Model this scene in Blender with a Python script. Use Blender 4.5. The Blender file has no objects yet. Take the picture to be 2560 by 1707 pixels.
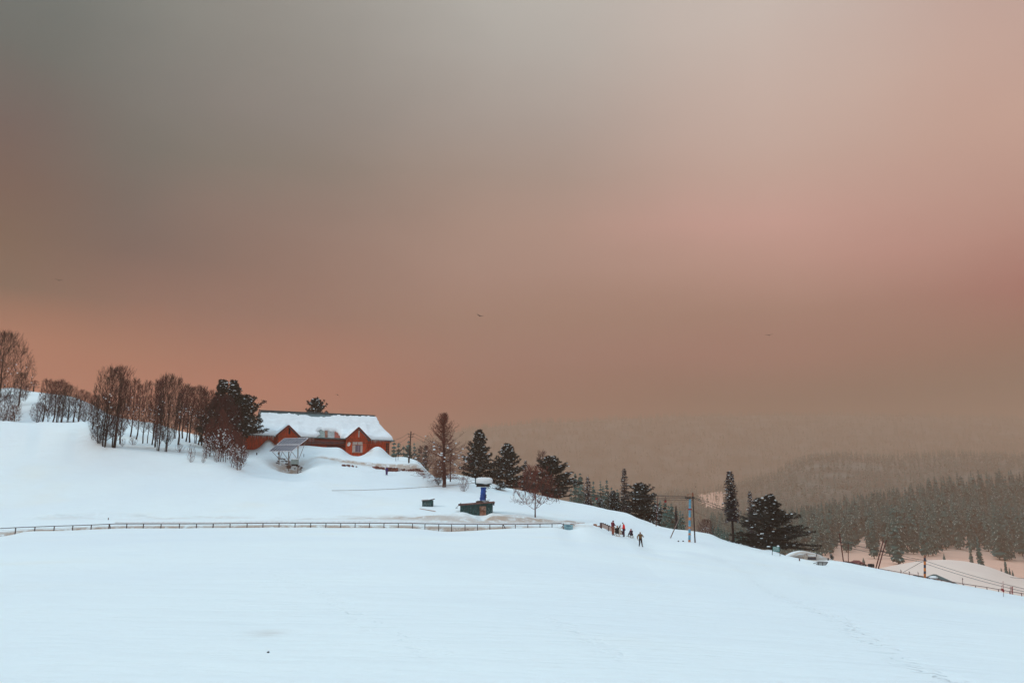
import bpy, bmesh, math, random
import numpy as np
from mathutils import Vector, Matrix, noise as mnoise

# ------------------------------------------------------------------ camera
F = 2000.0; CX, CY = 1280.0, 853.5          # focal length and centre in pixels of the 2560 wide photograph
CAMZ = 1.7
PITCH = math.atan((1300.0 - CY) / F)         # level horizon sits at row 1300
SP, CP = math.sin(PITCH), math.cos(PITCH)
sc = bpy.context.scene
cd = bpy.data.cameras.new("camera"); cam = bpy.data.objects.new("camera", cd); sc.collection.objects.link(cam)
cam.location = (0, 0, CAMZ); cam.rotation_euler = (math.pi / 2 + PITCH, 0, 0)
cd.sensor_width = 36.0; cd.lens = 36.0 * F / 2560.0; cd.clip_start = 0.1; cd.clip_end = 20000
sc.camera = cam
sc.view_settings.view_transform = 'Standard'; sc.view_settings.look = 'None'
sc.view_settings.exposure = 0.0; sc.view_settings.gamma = 1.0
sc.cycles.max_bounces = 6; sc.cycles.diffuse_bounces = 3; sc.cycles.volume_bounces = 1
sc.cycles.transparent_max_bounces = 8

def lin(c):
    return tuple(((v / 255.0) / 12.92 if v / 255.0 <= 0.04045 else ((v / 255.0 + 0.055) / 1.055) ** 2.4) for v in c)

# ------------------------------------------------------------------ sky and sun
SUN_EL, SUN_AZ = math.radians(33), math.radians(-105)     # azimuth measured from +Y (view) clockwise
world = bpy.data.worlds.new("World"); sc.world = world; world.use_nodes = True
wn, wl = world.node_tree.nodes, world.node_tree.links
wn.clear()
def N(nodes, t, **kw):
    n = nodes.new(t)
    for k, v in kw.items(): setattr(n, k, v)
    return n
# smoky dusk overcast: colour by direction (degrees of azimuth / elevation), as an overcast dome
SKYPX = [0, 640, 1280, 1920, 2560]
SKYROWS = [(-300, [(120,123,120),(150,148,143),(184,182,176),(196,186,180),(188,165,156)]),
 (0,   [(112,115,110),(145,141,134),(184,179,171),(198,184,175),(190,160,150)]),
 (200, [(105,107,100),(140,132,126),(172,162,155),(197,175,164),(197,163,148)]),
 (400, [(98,98,92),(135,124,114),(165,147,136),(193,163,150),(189,153,139)]),
 (600, [(97,92,87),(143,119,108),(170,142,128),(195,153,141),(176,136,123)]),
 (700, [(110,98,90),(145,118,105),(167,137,123),(177,143,128),(164,119,108)]),
 (800, [(163,122,104),(150,119,105),(160,130,114),(160,128,112),(150,120,103)]),
 (900, [(172,127,103),(166,123,105),(157,126,111),(157,124,109),(149,119,103)]),
 (1000,[(174,127,102),(172,126,103),(153,121,106),(147,120,105),(143,118,103)]),
 (1100,[(174,127,102),(168,125,102),(146,120,105),(142,119,104),(140,118,103)])]
SKYTAB = np.array([[lin(c) for c in r[1]] for r in SKYROWS]); SKYPY = np.array([r[0] for r in SKYROWS], float)
def sky_target(px, py):
    px = min(max(px, 0), 2560); py = min(max(py, -300), 1100)
    i = min(int(np.searchsorted(SKYPY, py, 'right')) - 1, len(SKYPY) - 2); i = max(i, 0)
    t = (py - SKYPY[i]) / (SKYPY[i + 1] - SKYPY[i])
    j = min(int(px // 640), 3); s = px / 640 - j
    s = s * s * (3 - 2 * s) * .5 + s * .5
    a = SKYTAB[i, j] * (1 - s) + SKYTAB[i, j + 1] * s; b = SKYTAB[i + 1, j] * (1 - s) + SKYTAB[i + 1, j + 1] * s
    return a * (1 - t) + b * t
HAZE_RAD = np.array([0.250, 0.187, 0.150])      # what the haze itself glows with towards the view
HAZE_DENS = 0.00042; HAZE_TOP = 600.0
SKYGAIN = 2.0
HAZE_COL = (0.79, 0.505, 0.355)
ZEN = np.array([1.03, 1.60, 1.96])
def sky_dir(az, el):
    """radiance of the dome outside the haze at azimuth az (from +Y, clockwise) and elevation el, radians"""
    front = math.cos(az)
    el2 = max(el, math.radians(7.0))
    if front > 0.25:
        d = (math.sin(az) * math.cos(el2), math.cos(az) * math.cos(el2), math.sin(el2))
        zc = CP * d[1] + SP * d[2]; yc = -SP * d[1] + CP * d[2]
        px = CX + F * d[0] / zc; py = CY - F * yc / zc
        c = sky_target(px, py)
    else:
        c = sky_target(0 if az < 0 else 2560, 1100 - math.degrees(el2) * 28) 
    T = math.exp(-HAZE_DENS * HAZE_TOP / math.sin(el2))
    T = max(T, 0.16)
    k_ = min(max((math.degrees(el2) - 8) / 17, 0), 1)
    hr = np.array([.335, .236, .172]) * (1 - k_) + np.array([.41, .266, .194]) * k_
    c = (c - hr * (1 - T)) / T
    c = np.clip(c, 0.004, 1.9)
    back = np.array([0.36, 0.30, 0.27])
    wb = min(max((0.45 - front) / 0.5, 0), 1)
    c = c * (1 - wb) + back * wb
    up = min(max((math.degrees(el) - 37.5) / 22, 0), 1); up = up * up * (3 - 2 * up)
    return c * (1 - up) + ZEN * up
tc = N(wn, 'ShaderNodeTexCoord')
# gentle cloud warp of the direction
nz = N(wn, 'ShaderNodeTexNoise'); nz.inputs['Scale'].default_value = 2.6; nz.inputs['Detail'].default_value = 4.0
nz.inputs['Roughness'].default_value = 0.45
mpn = N(wn, 'ShaderNodeMapping'); mpn.inputs['Scale'].default_value = (1, 1, 2.6)
wl.new(tc.outputs['Generated'], mpn.inputs[0]); wl.new(mpn.outputs[0], nz.inputs['Vector'])
sub = N(wn, 'ShaderNodeVectorMath', operation='SUBTRACT'); sub.inputs[1].default_value = (.5, .5, .5)
wl.new(nz.outputs['Color'], sub.inputs[0])
scl = N(wn, 'ShaderNodeVectorMath', operation='MULTIPLY'); scl.inputs[1].default_value = (.16, .16, .055)
wl.new(sub.outputs[0], scl.inputs[0])
addv = N(wn, 'ShaderNodeVectorMath', operation='ADD'); wl.new(tc.outputs['Generated'], addv.inputs[0]); wl.new(scl.outputs[0], addv.inputs[1])
sep = N(wn, 'ShaderNodeSeparateXYZ'); wl.new(addv.outputs[0], sep.inputs[0])
def M(op, a, b=None, nodes=wn, links=wl):
    n = N(nodes, 'ShaderNodeMath', operation=op)
    for i, v in enumerate((a, b)):
        if v is None: continue
        if isinstance(v, (int, float)): n.inputs[i].default_value = v
        else: links.new(v, n.inputs[i])
    return n.outputs[0]
azn = M('ARCTAN2', sep.outputs[0], sep.outputs[1])
azf = M('ADD', M('DIVIDE', azn, 2 * math.pi), 0.5)
eln = M('MULTIPLY', M('ARCSINE', M('MINIMUM', M('MAXIMUM', sep.outputs[2], -1.0), 1.0)), 180 / math.pi)
AZS = [-180, -120, -90, -65, -50, -40, -33, -26, -20, -14, -8, -3, 3, 8, 14, 20, 26, 33, 40, 50, 65, 90, 120, 180]
ELS = [4, 8, 11, 14, 17, 20, 24, 28, 33, 38, 48, 62]
prev = None
for i, el in enumerate(ELS):
    r = N(wn, 'ShaderNodeValToRGB'); r.color_ramp.interpolation = 'EASE' if False else 'LINEAR'
    els = r.color_ramp.elements
    while len(els) > 1: els.remove(els[0])
    for k, az in enumerate(AZS):
        pos = az / 360 + 0.5
        c = sky_dir(math.radians(az), math.radians(el)) / SKYGAIN
        e = els[0] if k == 0 else els.new(pos)
        e.position = pos; e.color = (min(c[0], 1), min(c[1], 1), min(c[2], 1), 1)
    wl.new(azf, r.inputs[0])
    if prev is None: prev = r.outputs[0]
    else:
        mr = N(wn, 'ShaderNodeMapRange', interpolation_type='LINEAR'); wl.new(eln, mr.inputs[0])
        mr.inputs[1].default_value = ELS[i - 1]; mr.inputs[2].default_value = el
        mx = N(wn, 'ShaderNodeMixRGB'); wl.new(mr.outputs[0], mx.inputs[0]); wl.new(prev, mx.inputs[1]); wl.new(r.outputs[0], mx.inputs[2])
        prev = mx.outputs[0]
bgA = N(wn, 'ShaderNodeBackground'); bgA.inputs[1].default_value = SKYGAIN; wl.new(prev, bgA.inputs[0])
skt = N(wn, 'ShaderNodeTexSky', sky_type='NISHITA'); skt.sun_disc = False; skt.sun_elevation = SUN_EL; skt.sun_rotation = SUN_AZ
skt.dust_density = 4.0
# the clear sky behind the cloud deck only adds light high up
bgB = N(wn, 'ShaderNodeBackground'); wl.new(skt.outputs[0], bgB.inputs[0])
hi = N(wn, 'ShaderNodeMapRange', interpolation_type='SMOOTHSTEP'); wl.new(eln, hi.inputs[0])
hi.inputs[1].default_value = 40; hi.inputs[2].default_value = 70; hi.inputs[4].default_value = 0.06
wl.new(hi.outputs[0], bgB.inputs[1])
ad = N(wn, 'ShaderNodeAddShader'); wl.new(bgA.outputs[0], ad.inputs[0]); wl.new(bgB.outputs[0], ad.inputs[1])
wo = N(wn, 'ShaderNodeOutputWorld'); wl.new(ad.outputs[0], wo.inputs[0])
world.cycles.sampling_method = 'MANUAL'; world.cycles.sample_map_resolution = 512

sl = bpy.data.lights.new("sun", 'SUN'); so = bpy.data.objects.new("sun", sl); sc.collection.objects.link(so)
sl.energy = 1.5; sl.angle = math.radians(11); sl.color = (1.0, 0.95, 0.9)
sd = Vector((math.sin(SUN_AZ) * math.cos(SUN_EL), math.cos(SUN_AZ) * math.cos(SUN_EL), math.sin(SUN_EL)))
so.rotation_euler = sd.to_track_quat('Z', 'Y').to_euler()

# ------------------------------------------------------------------ pixel <-> world
def ray(px, py):
    xc = (px - CX) / F; yc = -(py - CY) / F
    return xc, CP - SP * yc, SP + CP * yc
def W(px, py, Y):
    dx, dy, dz = ray(px, py); t = Y / dy
    return Vector((dx * t, Y, CAMZ + dz * t))
def proj(p):
    y, z = p[1], p[2] - CAMZ
    zc = CP * y + SP * z; yc = -SP * y + CP * z
    return CX + F * p[0] / zc, CY - F * yc / zc

# ------------------------------------------------------------------ terrain
D0 = 15.0                                   # columns of the sheet fan out from a point behind the camera
AG = np.linspace(-1.15, 1.15, 2301)
def row(pts, smooth=6):
    """pts: (px, py, depth) along a contour -> depth and height as functions of a = x / (y + D0)"""
    A, Yv, Z = [], [], []
    lastY = None
    for p in pts:
        if len(p) == 3: lastY = p[2]
        w = W(p[0], p[1], lastY)
        A.append(w.x / (w.y + D0)); Yv.append(w.y); Z.append(w.z)
    y = np.interp(AG, A, Yv); z = np.interp(AG, A, Z)
    k = np.exp(-0.5 * (np.arange(-4 * smooth, 4 * smooth + 1) / smooth) ** 2); k /= k.sum()
    pad = 4 * smooth
    f = lambda v: np.convolve(np.pad(v, pad, mode='edge'), k, mode='valid')
    return [f(y), f(z)]
def xdepth(pts):                             # interpolate depth for points that give none
    ks = [(p[0], p[2]) for p in pts if len(p) == 3]
    return [(p[0], p[1], float(np.interp(p[0], [k[0] for k in ks], [k[1] for k in ks]))) for p in pts]

LIP = xdepth([(-900,1380,78),(-200,1350,82),(0,1341,84),(30,1338),(42,1333,85),(60,1327),(120,1326,86),(200,1324,87),(300,1319,88),(480,1319,88.5),(700,1318,89),
 (1000,1319,89),(1050,1321),(1110,1329),(1160,1327),(1220,1323,89),(1300,1319,89.5),(1396,1317,90),(1408,1320),(1418,1326.5),(1432,1329,91),(1440,1322),(1470,1321,91),(1500,1329,92),(1540,1341,93),(1580,1350,94),
 (1620,1372,93),(1700,1374,92),(1800,1395,88),(1950,1420,85),(2100,1446,82),(2300,1495,80),(2560,1540,75),(3500,1750,70)])
BANK = xdepth([(-900,1365,81),(-200,1335,85),(0,1327,86.6),(60,1321,88),(120,1318.5,88.5),(300,1311.5,90.5),(700,1310,91.5),(1000,1310,91.5),(1130,1313.5,91.5),(1300,1312,92),(1430,1314,93.5),
 (1470,1316,93.5),(1500,1325,94.5),(1540,1336,95.5),(1580,1345,97),(1620,1365,96),(1700,1366,96),(1800,1385,92),(1950,1411,90),(2100,1434,88),(2300,1480,86),(2560,1524,82),(3500,1720,78)])
ROAD = xdepth([(-900,1345,92),(0,1310,95),(120,1308,97),(400,1304,99),(700,1302,100),(1000,1302,100),(1200,1307,100),(1300,1307,100),(1400,1310,101),(1470,1310,101),(1540,1326,102),(1620,1352,100),
 (1700,1358,100),(1740,1358,99),(1800,1376,96),(1950,1403,94),(2100,1424,93),(2300,1466,90),(2560,1512,87),(3500,1700,84)])
UPB = xdepth([(-900,1320,98),(0,1298,101),(130,1288,103),(300,1286,104),(480,1291,105),(700,1292,105),(950,1290,105),(1000,1289,105),(1060,1287,105),(1100,1290),(1150,1285,104.5),(1175,1290),(1195,1297,104),(1225,1288,104.5),
 (1270,1287,105),(1330,1297,105),(1400,1302,107),(1470,1303,108),(1540,1317,108),(1620,1335,107),(1700,1345,106),(1800,1364,102),(1950,1392,98),(2100,1415,96),(2300,1452,93),(2560,1500,90),(3500,1690,87)])
MID = xdepth([(-900,1170,118),(0,1180,120),(300,1190,120),(600,1212,120),(800,1228,121),(1000,1236,121),(1100,1246,121),(1200,1258,121),(1300,1268,121),(1400,1282,121),(1480,1286,121),
 (1560,1300,120),(1620,1314,117),(1700,1335,112),(1800,1354,108),(1950,1386,102),(2060,1408,99),(2100,1409,98),(2300,1446,95.5),(2560,1493,93),(3500,1685,90)])
BED = xdepth([(-900,1060,136),(0,1060,137),(100,1060,137),(200,1058,136),(225,1070,133),(245,1095,130),(262,1113,128),(300,1121,127),(380,1129,127),(420,1134,127),(480,1143,127),(540,1158,126),(600,1176,126),
 (640,1170,132),(690,1172,136),(745,1180,137),(795,1158,138.5),(850,1161,140),(905,1166,140.5),(960,1176,140.5),(1000,1178,140.5),(1056,1182,141),(1075,1200,140),(1090,1211,138),(1105,1219,136),
 (1130,1212,137),(1160,1210,138),(1230,1225,138),(1300,1242,136),(1400,1264,134),(1480,1274,131),(1530,1284,128),(1580,1295,125),(1640,1317,120),(1700,1330,115),(1800,1350,111),(1950,1384,105),
 (2034,1409.5,101.5),(2060,1413,100.5),(2072,1404,100),(2100,1405,100),(2300,1444,97.5),(2560,1491,95),(3500,1680,92)])
TERR = xdepth([(-900,1053,138),(0,1055,139),(10,1051),(40,1055),(80,1058),(115,1053),(135,1056),(180,1057),(208,1052,138.5),(228,1063,136),(245,1088,133),(262,1108,131),(300,1115,131),(380,1120,131),(480,1130,131),
 (540,1142,131),(600,1155,132),(640,1145,136),(690,1160,138.5),(745,1170,139),(795,1149,139.8),(850,1151,141.2),(905,1156,141.7),(960,1161,141.7),(1000,1161,141.7),(1040,1157,142),(1056,1164,142),(1070,1187,142),
 (1090,1206,140),(1105,1214,138.5),(1130,1203,140),(1160,1203,141),(1230,1218,141),(1300,1235,139),(1400,1258,137),(1480,1270,134),(1530,1280,131),(1580,1291,127),(1640,1314,122),(1700,1326,117.5),(1800,1348,113),
 (1904,1375.5,110),(1927,1373),(1953,1386),(1999,1402,104),(2034,1409,103.5),(2060,1412.6,103),(2072,1401,102.5),(2100,1402.5,102),(2300,1442.5,99.5),(2560,1490,97),(3500,1678,94)])
CREST = xdepth([(-900,1056,143),(0,1058,143),(200,1056,143),(228,1060,143),(262,1078,146),(300,1082,148),(400,1092,148),(520,1108,146),(600,1118,146),(616,1121,147),(640,1122,148),(670,1112,148),(764,1113,148.5),(815,1118),
 (851,1118,149),(876,1139,149),(915,1145,149.5),(950,1142,150),(984,1147,151),(1025,1152,151),(1047,1152,151),(1056,1162,151),(1070,1184,150),(1090,1199,149),(1110,1189,149),(1130,1183,150),(1160,1189),(1186,1195,149),(1230,1208,147),
 (1269,1219,146),(1319,1229,144),(1369,1242,142),(1423,1253,140),(1479,1263,137),(1519,1273,134),(1566,1281,131),(1579,1286),(1592,1294),(1616,1302,126),(1640,1312,124),(1665,1321,121),(1698,1324,120),(1732,1327,119),(1779,1335,117),
 (1806,1349,116),(1844,1358,115),(1865,1362),(1883,1370),(1904,1374,113),(1927,1371,112),(1953,1384,111),(1969,1392,108),(1999,1401,106),(2034,1409.5,105),(2060,1413.5,104.5),(2074,1401,104),(2095,1402,104),(2110,1408,103.5),(2136,1414),
 (2169,1418,103),(2194,1422),(2240,1430.5,102),(2308,1443.5,101),(2341,1450),(2390,1460,100),(2444,1471),(2512,1481.5,99),(2560,1490,99),(3500,1675,96)])
RIDGE = xdepth([(-900,940,178),(0,975,176),(20,971),(43,973),(82,981),(120,986),(180,993),(230,1012),(280,1040,172),(331,1050,170),(400,1060),(430,1072),(520,1094,168),(616,1112,166),(700,1112,166),(900,1140,166),(984,1146,166),
 (1047,1156,166),(1090,1197,168),(1130,1196,172),(1186,1212,172),(1319,1250,170),(1479,1290,165),(1592,1330,160),(1665,1350,155),(1779,1368,152),(1883,1396,142),(1950,1396,130),(1999,1375,126),(2045,1385,124),(2074,1398,122),(2100,1405,120),
 (2240,1450,125),(2390,1485,125),(2560,1515,125),(3500,1690,120)])
FALL = xdepth([(-900,1040,225),(0,1040,225),(400,1090,225),(1000,1170,225),(1130,1215,225),(1479,1310,220),(1883,1410,205),(1999,1396,165),(2074,1408,165),(2240,1462,175),(2390,1490,175),(2560,1520,175),(3500,1650,180)])
MOUND = xdepth([(-900,1200,300),(1000,1260,300),(1500,1360,290),(1883,1425,270),(2074,1432,265),(2180,1424,262),(2240,1413,260),(2290,1403),(2330,1399),(2380,1399),(2430,1405),(2480,1418),(2530,1440),(2560,1450,260),(3000,1500),(3500,1540,260)])
DIP = xdepth([(-900,1290,370),(1000,1330,360),(1500,1380,340),(2074,1440,330),(2240,1432,310),(2380,1418,310),(2480,1440,310),(2560,1475,310),(3500,1560,310)])
FOOT = xdepth([(-900,1330,470),(1000,1350,470),(1500,1370,440),(1900,1400,430),(2074,1412,430),(2240,1412,430),(2380,1417,430),(2480,1432,430),(2560,1448,430),(3500,1540,430)])
HIL0 = xdepth([(-900,1330,640),(1000,1340,640),(1500,1350,620),(1900,1350,620),(2100,1352,620),(2300,1352,620),(2560,1365,620),(3500,1380,620)])
HIL1 = xdepth([(-900,1300,900),(1000,1310,900),(1700,1325,900),(1900,1322,900),(1980,1325),(2100,1305),(2200,1290),(2300,1277),(2400,1260),(2480,1251),(2560,1251),(3000,1215),(3500,1170,900)])
DIP2 = xdepth([(-900,1300,1150),(1700,1320,1150),(2100,1310,1150),(2560,1265,1150),(3500,1200,1150)])
HIL2 = xdepth([(-900,1240,2300),(700,1290,2300),(1300,1265,2300),(1700,1245,2300),(1850,1222),(1930,1195),(2000,1160),(2080,1148),(2250,1151),(2350,1143),(2560,1150),(3500,1120,2300)])
DIP3 = xdepth([(-900,1250,2900),(1700,1255,2900),(2080,1170,2900),(3500,1140,2900)])
HIL3 = xdepth([(-900,1200,4200),(600,1190,4200),(900,1150),(1000,1125),(1090,1096),(1150,1080),(1250,1064),(1500,1054),(1700,1044),(2000,1041),(2300,1046),(2560,1050),(3500,1050,4200)])
END = xdepth([(-900,1250,4900),(900,1250,4900),(1400,1150,4900),(3500,1120,4900)])
rows = []
def const(y, z): rows.append([np.full_like(AG, y), np.full_like(AG, z)])
const(-12.0, 0.0); const(0.0, 0.0)
lipr = row(LIP)
lipw = row(LIP, 110)
rows.append([np.full_like(AG, 12.0), lipw[1] * 0.10])
rows.append([np.full_like(AG, 45.0), lipw[1] * 0.48])
rows.append(lipr)
for r_, s_ in ((BANK, 6), (ROAD, 10), (UPB, 8), (MID, 14), (BED, 5), (TERR, 3), (CREST, 3), (RIDGE, 5), (FALL, 20), (MOUND, 10), (DIP, 14), (FOOT, 14), (HIL0, 20), (HIL1, 10), (DIP2, 20), (HIL2, 10), (DIP3, 20), (HIL3, 10), (END, 20)):
    rows.append(row(r_, s_))
RY = np.array([r[0] for r in rows]); RZ = np.array([r[1] for r in rows])
for k in range(1, len(RY)): RY[k] = np.maximum(RY[k], RY[k - 1] + 0.5)
# monotone cubic slopes per column
H = RY[1:] - RY[:-1]; DL = (RZ[1:] - RZ[:-1]) / H
MS = np.zeros_like(RZ)
w1 = 2 * H[1:] + H[:-1]; w2 = H[1:] + 2 * H[:-1]
same = (DL[1:] * DL[:-1]) > 0
with np.errstate(divide='ignore', invalid='ignore'):
    hm = (w1 + w2) / (w1 / DL[:-1] + w2 / DL[1:])
MS[1:-1] = np.where(same, hm, 0); MS[0] = DL[0]; MS[-1] = DL[-1]

def vnoise(x, y, seed=0):
    """smooth value noise, vectorised"""
    xi = np.floor(x).astype(np.int64); yi = np.floor(y).astype(np.int64)
    fx = x - xi; fy = y - yi; fx = fx * fx * (3 - 2 * fx); fy = fy * fy * (3 - 2 * fy)
    def h(i, j):
        n = (i * 374761393 + j * 668265263 + seed * 982451653) & 0xffffffff
        n = ((n ^ (n >> 13)) * 1274126177) & 0xffffffff
        return ((n ^ (n >> 16)) & 0xffff) / 65535.0
    return (h(xi, yi) * (1 - fx) + h(xi + 1, yi) * fx) * (1 - fy) + (h(xi, yi + 1) * (1 - fx) + h(xi + 1, yi + 1) * fx) * fy - 0.5
def fbm(x, y, seed=0, o=4):
    s = 0; a = 1.0
    for i in range(o): s = s + a * vnoise(x * 2 ** i, y * 2 ** i, seed + i); a *= 0.5
    return s
def rowy(k, a): return np.interp(a, AG, RY[k])
# local snow mounds and hollows: (px, py, depth, radius x, radius y, height)
LUMPS = [(668,1118,146.4,1.15,1.2,1.15),(935,1141,149.0,1.9,1.8,1.55),(955,1146,149.3,1.6,1.6,0.8),(1010,1152,152,2.2,2,0.6),
         (1150,1285,104.6,1.5,.8,.25),(1178,1290,104.2,.5,.6,-.2),(1207,1294,103.8,.75,1.1,-.75),(1222,1292,104.4,1.6,.8,.35),(1262,1298,103,2.0,.8,.25),(1100,1300,102.5,2.2,.9,.3),(1060,1300,102.5,1.8,.8,.2),
         (1465,1318,92.5,2.2,1.2,.35),(1440,1322,92,1.0,.7,.15),(1490,1325,93,1.0,.8,.2),(720,1172,137.6,2.6,1.8,-.9),
         (668,1632,12.6,.12,.12,-.02),(1380,1560,20,2.5,1.5,.02)]
LW = [(W(l[0], l[1], l[2]),) + tuple(l[3:]) for l in LUMPS]
def terr(x, y, detail=True):
    x = np.atleast_1d(np.asarray(x, float)); y = np.atleast_1d(np.asarray(y, float))
    a = np.clip(x / (y + D0), AG[0], AG[-1])
    fi = (a - AG[0]) / (AG[1] - AG[0]); i0 = np.clip(np.floor(fi).astype(int), 0, len(AG) - 2); fr = fi - i0
    g = lambda R, k: R[k, i0] * (1 - fr) + R[k, i0 + 1] * fr
    z = np.zeros_like(x); z[:] = g(RZ, 0)
    for k in range(len(RY) - 1):
        y0, y1 = g(RY, k), g(RY, k + 1)
        m = (y >= y0) & (y <= y1) if k < len(RY) - 2 else (y >= y0)
        if not m.any(): continue
        h = (y1 - y0)[m]; t = np.clip((y[m] - y0[m]) / h, 0, 1)
        z0, z1, m0, m1 = g(RZ, k)[m], g(RZ, k + 1)[m], g(MS, k)[m] * h, g(MS, k + 1)[m] * h
        z[m] = z0 * (2*t**3 - 3*t**2 + 1) + m0 * (t**3 - 2*t**2 + t) + z1 * (-2*t**3 + 3*t**2) + m1 * (t**3 - t**2)
    if detail:
        # trench behind the snow lip along the fence (left of the sign)
        lipy = g(RY, 4)
        msk = np.clip((0.005 * 15 - a + 0.0) / 0.02, 0, 1)
        wv = 0.55 + 0.9 * fbm(x * 0.12, y * 0 + 3.3, 5, 2)
        z -= msk * np.clip(wv, 0.05, 1.2) * 0.75 * np.exp(-((y - lipy - 1.0) / 0.55) ** 2)
        # ploughed bank beyond the road
        uy = g(RY, 7); bm = np.clip((a + .62) / .05, 0, 1) * np.clip((0.09 - a) / 0.02, 0, 1)
        z += bm * np.exp(-((y - uy + .6) / 1.3) ** 2) * (0.42 * fbm(x * 0.35, y * 0.5, 11, 4) + .06)
        near = np.clip((y - 4) / 30, 0, 1) * np.clip((170 - y) / 25, 0, 1)
        z += near * ((0.05 + .15 * np.clip((88 - y) / 12, 0, 1)) * fbm(x * 0.05 + y * .02, y * 0.09, 21, 3) + 0.035 * fbm(x * .35 + y * .1, y * 0.5, 31, 3))
        z += 0.012 * np.clip(1 - y / 110, 0, 1) * fbm(x * 0.8 + y * .6, y * 2.2 - x * .5, 41, 3)
        far = np.clip((y - 430) / 200, 0, 1)
        z += far * 7 * (fbm(x * 0.006, y * 0.006, 51, 4) + .5 * np.clip((y - 3300) / 500, 0, 1) * fbm(x * .008, y * .001, 53, 4)) * np.clip((y - 400) / 900, .15, 1)
        for (c, rx, ry, hh) in LW:
            z += hh * np.exp(-((x - c.x) / rx) ** 2 - ((y - c.y) / ry) ** 2)
    return z
def tz(x, y): return float(terr(x, y)[0])
def G(px, Y, dz=0.0):
    """ground point at column px and depth Y"""
    x = (px - CX) / F * Y
    for _ in range(5):
        z = tz(x, Y); p = proj((x, Y, z)); x += (px - p[0]) * Y / F
    return Vector((x, Y, z + dz))
_YS = np.arange(6, 600, 0.1)
def hit(px, py, y0=6, y1=600):
    dx, dy, dz = ray(px, py); ys = _YS[(_YS >= y0) & (_YS <= y1)]
    t = ys / dy; zr = CAMZ + dz * t; z = terr(dx * t, ys); below = np.nonzero(zr <= z)[0]
    i = below[0] if len(below) else int(np.argmin(zr - z))
    return Vector((float(dx * t[i]), float(ys[i]), float(z[i])))
# ------------------------------------------------------------------ materials
def mat(name, col, rough=0.7, var=0.15, scale=3.0, metal=0.0, bump=0.0, stretch=(1, 1, 1), col2=None, spec=None, emit=None):
    m = bpy.data.materials.new(name); m.use_nodes = True
    n, l = m.node_tree.nodes, m.node_tree.links
    b = n['Principled BSDF']; b.inputs['Roughness'].default_value = rough; b.inputs['Metallic'].default_value = metal
    b.inputs['Specular IOR Level'].default_value = 0.25 if spec is None else spec
    tcn = n.new('ShaderNodeTexCoord'); mp = n.new('ShaderNodeMapping'); mp.inputs['Scale'].default_value = stretch
    l.new(tcn.outputs['Object'], mp.inputs[0])
    t = n.new('ShaderNodeTexNoise'); t.inputs['Scale'].default_value = scale; t.inputs['Detail'].default_value = 4
    l.new(mp.outputs[0], t.inputs['Vector'])
    cr = n.new('ShaderNodeValToRGB'); c1 = tuple(max(0, v * (1 - var)) for v in col); c2 = col2 if col2 else tuple(min(1, v * (1 + var)) for v in col)
    cr.color_ramp.elements[0].position = .35; cr.color_ramp.elements[1].position = .65
    cr.color_ramp.elements[0].color = (*c1, 1); cr.color_ramp.elements[1].color = (*c2, 1)
    l.new(t.outputs['Fac'], cr.inputs[0]); l.new(cr.outputs[0], b.inputs['Base Color'])
    if bump:
        bp = n.new('ShaderNodeBump'); bp.inputs['Strength'].default_value = bump; bp.inputs['Distance'].default_value = .05
        l.new(t.outputs['Fac'], bp.inputs['Height']); l.new(bp.outputs[0], b.inputs['Normal'])
    return m

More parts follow.
